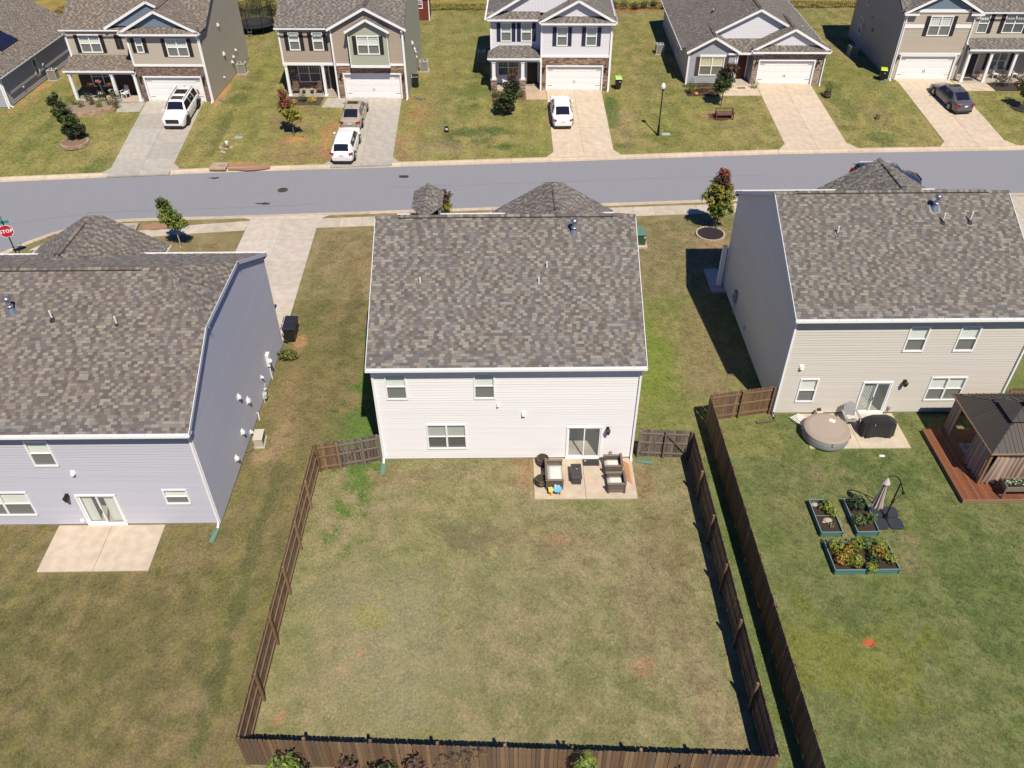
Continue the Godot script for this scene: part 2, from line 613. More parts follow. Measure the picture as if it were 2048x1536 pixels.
# a double-hung window on a wall plane; o its lower left corner on the wall, u along the wall
func window(parent: Node, o: Vector3, u: Vector3, w: float, h: float, bays := 1, look := "blind", grid := false) -> Node3D:
	var nn := u.cross(Vector3.UP)
	var root := MeshInstance3D.new()
	root.name = "window"
	var b := Basis(u, Vector3.UP, nn)
	var st := Mesher.new()
	var f := 0.075
	st.box(Vector3(w / 2, f / 2, 0.02), Vector3(w, f, 0.075), WHITE)
	st.box(Vector3(w / 2, h - f / 2, 0.02), Vector3(w, f, 0.07), WHITE)
	for x in [f / 2, w - f / 2]:
		st.box(Vector3(x, h / 2, 0.018), Vector3(f, h - 0.01, 0.066), WHITE)
	for k in range(1, bays):
		st.box(Vector3(w * k / bays, h / 2, 0.016), Vector3(0.09, h - 0.012, 0.058), WHITE)
	root.mesh = st.mesh()
	root.mesh.surface_set_material(0, M.paint)
	root.transform = Transform3D(b, o)
	parent.add_child(root, true)
	var sash := Mesher.new()
	var mid := h * 0.5
	for k in bays:
		var x0: float = maxf(w * k / bays, 0.0) + (f if k == 0 else 0.045)
		var x1: float = w * (k + 1) / bays - (f if k == bays - 1 else 0.045)
		sash.box(Vector3((x0 + x1) / 2, mid, 0.008), Vector3(x1 - x0, 0.05, 0.04), WHITE)
		if grid:
			for j in [1, 2, 3]:
				sash.box(Vector3(lerpf(x0, x1, j / 4.0), (mid + h - f) / 2, 0.0), Vector3(0.018, h - f - mid, 0.02), WHITE)
			sash.box(Vector3((x0 + x1) / 2, h - f - 0.16, 0.0), Vector3(x1 - x0, 0.016, 0.016), WHITE)
		var pane := Mesher.new()
		pane.quad(Vector3(x0, f, -0.012), Vector3(x1, f, -0.012), Vector3(x1, h - f, -0.012), Vector3(x0, h - f, -0.012), WHITE)
		put(root, "pane", pane, "glass")
		if look != "dark":
			var scr := Mesher.new()
			scr.quad(Vector3(x0, f, -0.004), Vector3(x1, f, -0.004), Vector3(x1, mid, -0.004), Vector3(x0, mid, -0.004), WHITE)
			put(root, "insect_screen", scr, "screen")
		var bl := Mesher.new()
		var depth := -0.07
		if look == "dark":
			bl.quad(Vector3(x0, f, depth - 0.3), Vector3(x1, f, depth - 0.3), Vector3(x1, h - f, depth - 0.3), Vector3(x0, h - f, depth - 0.3), Color(0.03, 0.034, 0.04))
			for j in 7:
				var cx := lerpf(x0, x1, (j + 0.5) / 7.0)
				bl.box(Vector3(cx, h * 0.5, depth - 0.1 - 0.03 * (j % 2)), Vector3((x1 - x0) / 9.0, h - 2 * f, 0.02), Color(0.10, 0.11, 0.12))
		else:
			var cb := Color(0.62, 0.68, 0.62) if look == "blind" else Color(0.60, 0.55, 0.30) if look == "curtain" else Color(0.34, 0.36, 0.33)
			var yy := f
			var low := f if look != "half" else mid - 0.05
			bl.quad(Vector3(x0 - 0.05, f, depth - 0.05), Vector3(x1 + 0.05, f, depth - 0.05), Vector3(x1 + 0.05, h - f, depth - 0.05), Vector3(x0 - 0.05, h - f, depth - 0.05), cb * 0.55)
			yy = low
			while yy < h - f:
				bl.quad(Vector3(x0, yy, depth + 0.012), Vector3(x1, yy, depth + 0.012), Vector3(x1, minf(yy + 0.048, h - f), depth), Vector3(x0, minf(yy + 0.048, h - f), depth), vary(cb, 0.03))
				yy += 0.05
		put(root, "blind", bl, "matte")
		# jambs closing the depth of the opening
		var jm := Mesher.new()
		for x in [x0 - 0.004, x1 + 0.004]:
			jm.box(Vector3(x, h / 2, -0.06), Vector3(0.008, h - f, 0.11), WHITE * 0.9)
		jm.box(Vector3((x0 + x1) / 2, f - 0.004, -0.06), Vector3(x1 - x0, 0.008, 0.11), WHITE * 0.9)
		jm.box(Vector3((x0 + x1) / 2, h - f + 0.004, -0.06), Vector3(x1 - x0, 0.008, 0.11), WHITE * 0.9)
		put(root, "jamb", jm, "paint")
	put(root, "sash", sash, "paint")
	return root

func shutter(parent: Node, o: Vector3, u: Vector3, w: float, h: float, col: Color) -> void:
	var nn := u.cross(Vector3.UP)
	var st := Mesher.new()
	st.box(Vector3(w / 2, h / 2, 0.02), Vector3(w, h, 0.02), col * 0.8)
	for x in [0.03, w - 0.03]:
		st.box(Vector3(x, h / 2, 0.034), Vector3(0.06, h, 0.03), col)
	for y in [0.04, h * 0.5, h - 0.04]:
		st.box(Vector3(w / 2, y, 0.032), Vector3(w - 0.13, 0.08, 0.028), col)
	var y2 := 0.12
	while y2 < h - 0.1:
		if absf(y2 - h * 0.5) > 0.06:
			st.box(Vector3(w / 2, y2, 0.03), Vector3(w - 0.12, 0.035, 0.014), col * 0.9, Basis(Vector3.RIGHT, 0.6))
		y2 += 0.06
	var o2 := put(parent, "shutter", st, "paint")
	o2.transform = Transform3D(Basis(u, Vector3.UP, nn), o)

func sliding_door(parent: Node, o: Vector3, u: Vector3, w: float, h: float, look: String) -> void:
	var nn := u.cross(Vector3.UP)
	var root := MeshInstance3D.new()
	root.name = "sliding_door"
	var st := Mesher.new()
	var f := 0.08
	st.box(Vector3(w / 2, 0.04, 0.02), Vector3(w, f, 0.10), WHITE)
	st.box(Vector3(w / 2, h - f / 2, 0.018), Vector3(w, f, 0.09), WHITE)
	for x in [f / 2, w - f / 2]:
		st.box(Vector3(x, h / 2, 0.016), Vector3(f, h - 0.01, 0.086), WHITE)
	root.mesh = st.mesh()
	root.mesh.surface_set_material(0, M.paint)
	root.transform = Transform3D(Basis(u, Vector3.UP, nn), o)
	parent.add_child(root, true)
	for k in 2:
		var x0 := f if k == 0 else w / 2 - 0.03
		var x1 := w / 2 + 0.03 if k == 0 else w - f
		var z := -0.035 if k == 0 else 0.012
		var lf := Mesher.new()
		for x in [x0 + 0.03, x1 - 0.03]:
			lf.box(Vector3(x, h / 2, z), Vector3(0.06, h - 2 * f, 0.035), WHITE)
		for y in [f + 0.035, h - f - 0.035]:
			lf.box(Vector3((x0 + x1) / 2, y, z), Vector3(x1 - x0, 0.07, 0.034), WHITE)
		put(root, "door_leaf", lf, "paint")
		var pane := Mesher.new()
		pane.quad(Vector3(x0 + 0.06, f + 0.07, z), Vector3(x1 - 0.06, f + 0.07, z), Vector3(x1 - 0.06, h - f - 0.07, z), Vector3(x0 + 0.06, h - f - 0.07, z), WHITE)
		put(root, "pane", pane, "glass")
	var hd := Mesher.new()
	hd.box(Vector3(w / 2 - 0.02, h * 0.47, 0.05), Vector3(0.03, 0.22, 0.04), Color(0.03, 0.03, 0.03) if look != "open" else WHITE)
	put(root, "handle", hd, "plastic")
	var room := Mesher.new()
	var dd := -3.2
	room.quad(Vector3(-0.6, 0.02, -0.08), Vector3(w + 0.6, 0.02, -0.08), Vector3(w + 0.6, 0.02, dd), Vector3(-0.6, 0.02, dd), Color(0.16, 0.135, 0.10))
	room.quad(Vector3(-0.6, 0, dd), Vector3(w + 0.6, 0, dd), Vector3(w + 0.6, h + 0.3, dd), Vector3(-0.6, h + 0.3, dd), Color(0.30, 0.29, 0.27))
	room.quad(Vector3(-0.6, 0, -0.08), Vector3(-0.6, 0, dd), Vector3(-0.6, h + 0.3, dd), Vector3(-0.6, h + 0.3, -0.08), Color(0.30, 0.29, 0.27))
	room.quad(Vector3(w + 0.6, 0, dd), Vector3(w + 0.6, 0, -0.08), Vector3(w + 0.6, h + 0.3, -0.08), Vector3(w + 0.6, h + 0.3, dd), Color(0.30, 0.29, 0.27))
	room.quad(Vector3(-0.6, h + 0.3, dd), Vector3(w + 0.6, h + 0.3, dd), Vector3(w + 0.6, h + 0.3, -0.08), Vector3(-0.6, h + 0.3, -0.08), Color(0.5, 0.5, 0.5))
	put(root, "room", room, "matte")
	if look == "blinds" or look == "half":
		var vb := Mesher.new()
		var x := f + 0.02
		while x < w - f:
			var skip := (x > w * 0.3 and x < w * 0.62) if look == "blinds" else x > w * 0.5
			if not skip:
				vb.box(Vector3(x, h * 0.5, -0.14), Vector3(0.085, h - 0.25, 0.008), vary(Color(0.55, 0.6, 0.55), 0.06), Basis(Vector3.UP, 0.5))
			x += 0.08
		put(root, "vertical_blind", vb, "matte")

func garage_door(parent: Node, o: Vector3, u: Vector3, w: float, h: float) -> void:
	var nn := u.cross(Vector3.UP)
	var b := Basis(u, Vector3.UP, nn)
	var root := Mesher.new()
	for x in [-0.06, w + 0.06]:
		root.box(Vector3(x, h / 2 + 0.03, 0.0), Vector3(0.12, h + 0.06, 0.13), WHITE)
	root.box(Vector3(w / 2, h + 0.06, 0.0), Vector3(w + 0.24, 0.12, 0.15), WHITE)
	var door := put(parent, "garage_door", root, "paint")
	door.transform = Transform3D(b, o)
	for k in 4:
		var st := Mesher.new()
		var y := k * h / 4.0
		st.box(Vector3(w / 2, y + h / 8.0, -0.13), Vector3(w, h / 4.0 - 0.008, 0.04), WHITE)
		for j in 4:
			var cx := (j + 0.5) * w / 4.0
			st.box(Vector3(cx, y + h / 8.0, -0.108), Vector3(w / 4.0 - 0.16, h / 4.0 - 0.16, 0.014), WHITE * 0.97)
		put(door, "door_panel", st, "paint")
	var hw := Mesher.new()
	for x in [w / 2 - 0.07, w / 2 + 0.07]:
		hw.box(Vector3(x, h * 0.36, -0.08), Vector3(0.03, 0.22, 0.03), Color(0.02, 0.02, 0.02))
	put(door, "handle", hw, "dark_metal")
	for y in [h * 0.2, h * 0.84]:
		for x in [0.28, w - 0.28]:
			var hg := Mesher.new()
			hg.box(Vector3(x, y, -0.1), Vector3(0.42, 0.035, 0.015), Color(0.02, 0.02, 0.02))
			put(door, "strap_hinge", hg, "dark_metal")

func entry_door(parent: Node, o: Vector3, u: Vector3, w: float, h: float, col: Color) -> void:
	var nn := u.cross(Vector3.UP)
	var st := Mesher.new()
	for x in [-0.05, w + 0.05]:
		st.box(Vector3(x, h / 2, 0.02), Vector3(0.1, h, 0.06), WHITE)
	st.box(Vector3(w / 2, h + 0.05, 0.02), Vector3(w + 0.2, 0.1, 0.06), WHITE)
	var fr := put(parent, "door_frame", st, "paint")
	fr.transform = Transform3D(Basis(u, Vector3.UP, nn), o)
	var d := Mesher.new()
	d.box(Vector3(w / 2, h / 2, 0.0), Vector3(w, h, 0.05), col)
	for y in [h * 0.2, h * 0.55]:
		for x in [w * 0.28, w * 0.72]:
			d.box(Vector3(x, y, 0.03), Vector3(w * 0.3, h * 0.26, 0.015), col * 1.1)
	var dr := put(fr, "door", d, "paint")
	var k := Mesher.new()
	k.lathe(Vector3(w * 0.1, h * 0.47, 0.05), [Vector2(0.0, -0.03), Vector2(0.03, 0.0), Vector2(0, 0.03)], 8, Color(0.5, 0.45, 0.35))
	put(fr, "knob", k, "metal")

func wall_lamp(parent: Node, o: Vector3, nn: Vector3) -> void:
	var st := Mesher.new()
	st.box(o + nn * 0.03, Vector3(0.14, 0.2, 0.14), Color(0.02, 0.018, 0.016))
	st.bar(o + nn * 0.05 + Vector3.UP * 0.08, o + nn * 0.2 + Vector3.UP * 0.1, 0.03, 0.03, Color(0.02, 0.018, 0.016))
	st.taper(o + nn * 0.2 + Vector3.DOWN * 0.2, Vector2(0.11, 0.11), Vector2(0.19, 0.19), 0.24, Color(0.03, 0.026, 0.022))
	st.taper(o + nn * 0.2 + Vector3.UP * 0.04, Vector2(0.21, 0.21), Vector2(0.05, 0.05), 0.1, Color(0.02, 0.018, 0.016))
	put(parent, "wall_lamp", st, "dark_metal")

func vent_hood(parent: Node, o: Vector3, nn: Vector3, s := 0.16, col := WHITE) -> void:
	var st := Mesher.new()
	var u := Vector3.UP.cross(nn)
	var b := Basis(u, Vector3.UP, nn)
	st.box(o + nn * 0.02, Vector3(s * 1.5, s * 1.5, 0.03), col, b)
	st.hexa([o + b * Vector3(-s / 2, -s / 2, 0.16), o + b * Vector3(s / 2, -s / 2, 0.16), o + b * Vector3(s / 2, -s / 2, 0.03), o + b * Vector3(-s / 2, -s / 2, 0.03), o + b * Vector3(-s / 2, s / 2 - 0.05, 0.12), o + b * Vector3(s / 2, s / 2 - 0.05, 0.12), o + b * Vector3(s / 2, s / 2, 0.03), o + b * Vector3(-s / 2, s / 2, 0.03)], col)
	put(parent, "vent_hood", st, "paint")

# a pipe through the roof with its dark boot
func roof_pipe(parent: Node, at: Vector3, h := 0.5, r := 0.045) -> void:
	var st := Mesher.new()
	st.lathe(at + Vector3.DOWN * 0.05, [Vector2(0.2, 0.0), Vector2(0.17, 0.06), Vector2(0.09, 0.12), Vector2(r + 0.015, 0.22)], 10, Color(0.018, 0.018, 0.02))
	st.box(at + Vector3(0, -0.04, 0.08), Vector3(0.34, 0.012, 0.42), Color(0.018, 0.018, 0.02), Basis(Vector3.RIGHT, 0.53))
	var boot := put(parent, "pipe_boot", st, "rubber")
	var p := Mesher.new()
	p.tube([at, at + Vector3.UP * h], [r], 10, Color(0.62, 0.62, 0.63))
	put(boot, "vent_pipe", p, "paint")

func roof_flue(parent: Node, at: Vector3) -> void:
	var st := Mesher.new()
	var g := Color(0.42, 0.45, 0.5)
	st.box(at + Vector3(0, -0.03, 0.08), Vector3(0.5, 0.014, 0.6), g, Basis(Vector3.RIGHT, 0.53))
	st.lathe(at + Vector3.DOWN * 0.06, [Vector2(0.22, 0.0), Vector2(0.11, 0.3)], 14, g)
	st.tube([at, at + Vector3.UP * 0.62], [0.09], 14, g)
	st.lathe(at + Vector3.UP * 0.3, [Vector2(0.1, 0), Vector2(0.15, 0.02), Vector2(0.15, 0.05), Vector2(0.1, 0.07)], 14, g)
	st.lathe(at + Vector3.UP * 0.62, [Vector2(0.12, 0), Vector2(0.17, 0.03), Vector2(0.17, 0.1), Vector2(0.12, 0.15), Vector2(0.0, 0.2)], 14, g * 0.8)
	put(parent, "flue", st, "metal")

func downspout(parent: Node, top: Vector3, nn: Vector3, foot: float, col := WHITE) -> void:
	var st := Mesher.new()
	st.bar(top + nn * 0.3, top + Vector3.DOWN * 0.35 + nn * 0.05, 0.08, 0.1, col)
	st.bar(top + Vector3.DOWN * 0.3 + nn * 0.05, Vector3(top.x, foot + 0.15, top.z) + nn * 0.05, 0.09, 0.11, col, nn)
	st.bar(Vector3(top.x, foot + 0.18, top.z) + nn * 0.05, Vector3(top.x, foot + 0.06, top.z) + nn * 0.3, 0.09, 0.09, col)
	put(parent, "downspout", st, "paint")

# a gutter along an eave edge, a to b, hung on the side of nn
func gutter(parent: Node, a: Vector3, b: Vector3, nn: Vector3, col := WHITE) -> void:
	var st := Mesher.new()
	st.bar(a + nn * 0.11 + Vector3.DOWN * 0.06, b + nn * 0.11 + Vector3.DOWN * 0.06, 0.018, 0.13, col)
	st.bar(a + nn * 0.055 + Vector3.DOWN * 0.125, b + nn * 0.055 + Vector3.DOWN * 0.125, 0.12, 0.012, col)
	st.bar(a + nn * 0.03 + Vector3.DOWN * 0.1, b + nn * 0.03 + Vector3.DOWN * 0.1, 0.012, 0.02, col)
	var l := (b - a).length()
	var k := 0.4
	while k < l:
		var p := a + (b - a) * (k / l)
		st.bar(p + nn * -0.02 + Vector3.UP * 0.003, p + nn * 0.118 + Vector3.UP * 0.003, 0.025, 0.012, col)
		k += 0.82
	put(parent, "gutter", st, "paint")

func splash_block(at: Vector3, turn: float, label: String, col := Color(0.12, 0.20, 0.16)) -> void:
	var st := Mesher.new()
	st.taper(Vector3(0, 0, 0.3), Vector2(0.22, 0.75), Vector2(0.2, 0.72), 0.035, col)
	for x in [-0.1, 0.1]:
		st.bar(Vector3(x, 0.045, -0.06), Vector3(x * 1.5, 0.05, 0.68), 0.02, 0.07, col)
	var o := put(self, "splash_block", st, "matte")
	o.position = at
	o.rotation.y = turn
	tag(o, label, "splash block", "splash blocks under downspouts")
# ---------------------------------------------------------------- houses
const K := 0.588  # roof pitch, seven in twelve

# gable roof with its ridge along z; s = 1 when the gable faces +z
func cross_gable(roof: Node, xl: float, xr: float, e: float, r: float, zf: float, zbe: float, zbr: float, s: float, pal: Color, clip := 0.0) -> void:
	var xc := (xl + xr) * 0.5
	var rr := r
	var zr := zf
	var xa := xl
	if clip > 0.0:
		zr = zf - s * clip
	var yc := r - (clip * (r - e) / (xr - xl) * 2.0)
	var fl := [Vector3(xl, e, zbe), Vector3(xl, e, zf), Vector3(xc, rr, zr), Vector3(xc, rr, zbr)]
	var fr := [Vector3(xr, e, zf), Vector3(xr, e, zbe), Vector3(xc, rr, zbr), Vector3(xc, rr, zr)]
	if clip > 0.0:
		var half := (xr - xl) * 0.5 * (r - yc) / (r - e)
		fl = [Vector3(xl, e, zbe), Vector3(xl, e, zf), Vector3(xc - half, yc, zf), Vector3(xc, rr, zr), Vector3(xc, rr, zbr)]
		fr = [Vector3(xr, e, zf), Vector3(xr, e, zbe), Vector3(xc, rr, zbr), Vector3(xc, rr, zr), Vector3(xc + half, yc, zf)]
		var hip := [Vector3(xc - half, yc, zf), Vector3(xc + half, yc, zf), Vector3(xc, rr, zr)]
		if s < 0:
			hip = [hip[1], hip[0], hip[2]]
		roof_plane(roof, hip, pal)
	if s < 0:
		fl = [fl[1], fl[0]] + ([fl[4], fl[3], fl[2]] if clip > 0 else [fl[3], fl[2]])
		fr = [fr[1], fr[0]] + ([fr[4], fr[3], fr[2]] if clip > 0 else [fr[3], fr[2]])
	roof_plane(roof, fl, pal)
	roof_plane(roof, fr, pal)
	var dl := Vector3(xl - xc, e - r, 0).normalized()
	var dr := Vector3(xr - xc, e - r, 0).normalized()
	ridge_caps(roof, Vector3(xc, rr + 0.02, zbr), Vector3(xc, rr + 0.02, zr), dl, dr, pal, absf(zbr - zr) > 2.0, 0.8)

func rake_boards(parent: Node, xl: float, xr: float, e: float, r: float, z: float, s: float, col := WHITE) -> void:
	var xc := (xl + xr) * 0.5
	var b := []
	for x in [xl, xr]:
		b.append([Vector3(x, e - 0.06, z + s * 0.012), Vector3(xc, r - 0.06, z + s * 0.012), 0.025, 0.2])
		b.append([Vector3(x, e - 0.145, z - s * 0.16), Vector3(xc, r - 0.145, z - s * 0.16), 0.33, 0.015])
	var st := Mesher.new()
	for q in b:
		var d: Vector3 = (q[1] - q[0]).normalized()
		st.bar(q[0], q[1], q[2], q[3], col, Vector3(0, 0, 1).cross(d) if d.x > 0 else d.cross(Vector3(0, 0, 1)))
	put(parent, "rake_board", st, "paint")

func ridge_x_roof(roof: Node, x0: float, x1: float, e: float, r: float, zf: float, zb: float, pal: Color, single_rear := 0, clip_right := 0.0, sides := [1, 1]) -> void:
	# zf is the eave on the +z side, zb the eave on the -z side
	var zc := (zf + zb) * 0.5
	var xr := x1
	var pf := [Vector3(x0, e, zf), Vector3(x1, e, zf), Vector3(x1, r, zc), Vector3(x0, r, zc)]
	var pb := [Vector3(x1, e, zb), Vector3(x0, e, zb), Vector3(x0, r, zc), Vector3(x1, r, zc)]
	if clip_right > 0.0:
		var yc := r - clip_right * K
		var dz := (zf - zc) * (r - yc) / (r - e)
		xr = x1 - clip_right
		pf = [Vector3(x0, e, zf), Vector3(x1, e, zf), Vector3(x1, yc, zc + dz), Vector3(xr, r, zc), Vector3(x0, r, zc)]
		pb = [Vector3(x1, e, zb), Vector3(x0, e, zb), Vector3(x0, r, zc), Vector3(xr, r, zc), Vector3(x1, yc, zc - dz)]
		roof_plane(roof, [Vector3(x1, yc, zc + dz), Vector3(x1, yc, zc - dz), Vector3(xr, r, zc)], pal)
		var tip := Vector3(xr, r + 0.02, zc)
		for k in [1.0, -1.0]:
			var low := Vector3(x1, yc + 0.02, zc + dz * k)
			var along_hip := (tip - low).normalized()
			ridge_caps(roof, low, tip, (Vector3(0, e - r, (zf - zc) * k)).normalized() - along_hip * 0.5, (Vector3(1, -K, 0)).normalized() - along_hip * 0.5, pal)
	if sides[0]:
		roof_plane(roof, pf, pal, single_rear)
	if sides[1]:
		roof_plane(roof, pb, pal)
	var df := Vector3(0, e - r, zf - zc).normalized()
	var db := Vector3(0, e - r, zb - zc).normalized()
	ridge_caps(roof, Vector3(x0, r + 0.02, zc), Vector3(xr, r + 0.02, zc), df, db, pal, true, 1.1)

func new_roof(house: Node, pal: Color) -> MeshInstance3D:  # the sheet that the planes hang on: a short ridge beam
	var o := MeshInstance3D.new()
	o.name = "roof"
	house.add_child(o, true)
	return o

# walls and main roof of a house whose ridge runs along x; its rear faces +z
func near_house(label: String, at: Vector3, w: float, dep: float, e: float, r: float, wall: Color, pal: Color, ops: Array, clip := 0.0) -> Node3D:
	var h := thing("house", label, "house", at, 0.0)
	var zc := -dep * 0.5
	siding(h, "rear_wall", Vector3.ZERO, Vector3(1, 0, 0), [Vector2(0, 0.12), Vector2(w, 0.12), Vector2(w, e), Vector2(0, e)], ops, wall, 0.155, 0.022)
	var gp := [Vector2(0, 0.12), Vector2(dep, 0.12), Vector2(dep, e), Vector2(dep / 2, r - 0.05), Vector2(0, e)]
	var gpr := gp
	if clip > 0.0:
		var yc := r - clip * K - 0.05
		var t := (yc - e) / (r - e)
		gpr = [Vector2(0, 0.12), Vector2(dep, 0.12), Vector2(dep, e), Vector2(dep - dep / 2 * t, yc), Vector2(dep / 2 * t, yc), Vector2(0, e)]
	siding(h, "side_wall", Vector3(w, 0, 0), Vector3(0, 0, -1), gpr, [], wall, 0.155, 0.022)
	siding(h, "side_wall", Vector3(0, 0, -dep), Vector3(0, 0, 1), gp, [], wall, 0.155, 0.022)
	siding(h, "front_wall", Vector3(w, 0, -dep), Vector3(-1, 0, 0), [Vector2(0, 0.12), Vector2(w, 0.12), Vector2(w, e), Vector2(0, e)], [], wall, 0.115)
	var f := Mesher.new()
	f.lo_hi(Vector3(0.03, -0.1, -dep + 0.03), Vector3(w - 0.03, 0.125, -0.03), Color(0.36, 0.33, 0.29))
	put(h, "foundation", f, "concrete")
	var roof := new_roof(h, pal)
	var ov := 0.14
	var eo := 0.33
	var ee := e - eo * (r - e) / (dep * 0.5) + 0.12
	ridge_x_roof(roof, -ov, w + ov, ee, r + 0.12, eo, -dep - eo, pal, 14, clip)
	# eaves
	trim(h, "soffit", [[Vector3(-ov, ee - 0.15, eo / 2), Vector3(w + ov, ee - 0.15, eo / 2), eo, 0.02], [Vector3(-ov, ee - 0.15, -dep - eo / 2), Vector3(w + ov, ee - 0.15, -dep - eo / 2), eo, 0.02], [Vector3(-ov, ee - 0.06, eo + 0.006), Vector3(w + ov, ee - 0.06, eo + 0.006), 0.02, 0.17]])
	gutter(h, Vector3(-ov, ee + 0.02, eo + 0.02), Vector3(w + ov, ee + 0.02, eo + 0.02), Vector3(0, 0, 1))
	gutter(h, Vector3(-ov, ee + 0.02, -dep - eo - 0.02), Vector3(w + ov, ee + 0.02, -dep - eo - 0.02), Vector3(0, 0, -1))
	var st := Mesher.new()
	for x in [-ov + 0.01, w + ov - 0.01]:
		if x > 0 and clip > 0.0:
			var yc := r - clip * K
			var t := (yc - e) / (r - e)
			for k in [0, 1]:
				var z0 := eo if k == 0 else -dep - eo
				st.bar(Vector3(x, ee - 0.06, z0), Vector3(x, yc + 0.06, zc + (z0 - zc) * (1.0 - t) * dep / (dep + 2 * eo)), 0.03, 0.18, Color(0.55, 0.58, 0.63))
			st.bar(Vector3(x, yc + 0.06, zc + dep / 2 * (1 - t)), Vector3(x, yc + 0.06, zc - dep / 2 * (1 - t)), 0.03, 0.18, Color(0.55, 0.58, 0.63))
		else:
			st.bar(Vector3(x, ee - 0.06, eo), Vector3(x, r + 0.05, zc), 0.03, 0.18, Color(0.55, 0.58, 0.63))
			st.bar(Vector3(x, ee - 0.06, -dep - eo), Vector3(x, r + 0.05, zc), 0.03, 0.18, Color(0.55, 0.58, 0.63))
	put(h, "rake_board", st, "paint")  # blue-grey instead of trim white: the look of shade put into the colour
	var cs := Mesher.new()
	for x in [0.045, w - 0.045]:
		cs.lo_hi(Vector3(x - 0.055, 0.1, -0.05), Vector3(x + 0.055, e - 0.15, 0.024), WHITE)
	for x in [0.045, w - 0.045]:
		cs.lo_hi(Vector3(x - 0.055, 0.1, -dep + 0.05), Vector3(x + 0.055, e - 0.15, -dep - 0.024), WHITE)
	put(h, "corner_trim", cs, "paint")
	return h

# a gabled wing on the street side of a near house
func front_wing(h: Node, xl: float, xr: float, z0: float, z1: float, e: float, pitch: float, main_e: float, main_z: float, wall: Color, pal: Color, clip := 0.0) -> void:
	var r := e + (xr - xl) * 0.5 * pitch
	var xc := (xl + xr) / 2
	siding(h, "wing_wall", Vector3(xr - 0.25, 0, z1), Vector3(-1, 0, 0), [Vector2(0, 0.1), Vector2(xr - xl - 0.5, 0.1), Vector2(xr - xl - 0.5, e), Vector2((xr - xl - 0.5) / 2, r - 0.2), Vector2(0, e)], [], wall)
	siding(h, "wing_wall", Vector3(xr - 0.25, 0, z0), Vector3(0, 0, -1), [Vector2(0, 0.1), Vector2(z0 - z1, 0.1), Vector2(z0 - z1, e), Vector2(0, e)], [], wall)
	siding(h, "wing_wall", Vector3(xl + 0.25, 0, z1), Vector3(0, 0, 1), [Vector2(0, 0.1), Vector2(z0 - z1, 0.1), Vector2(z0 - z1, e), Vector2(0, e)], [], wall)
	var roof := new_roof(h, pal)
	var zb_e := minf(z0, main_z + maxf(0.0, e - main_e) / K)
	var zb_r := main_z + (r - main_e) / K
	cross_gable(roof, xl, xr, e, r, z1 - 0.3, zb_e + 0.1, zb_r + 0.15, -1.0, pal, clip)
	for x in ([xl, xr] if xr - xl > 3.0 else []):
		gutter(h, Vector3(x, e, z1 - 0.3), Vector3(x, e, zb_e), Vector3(-1 if x == xl else 1, 0, 0))

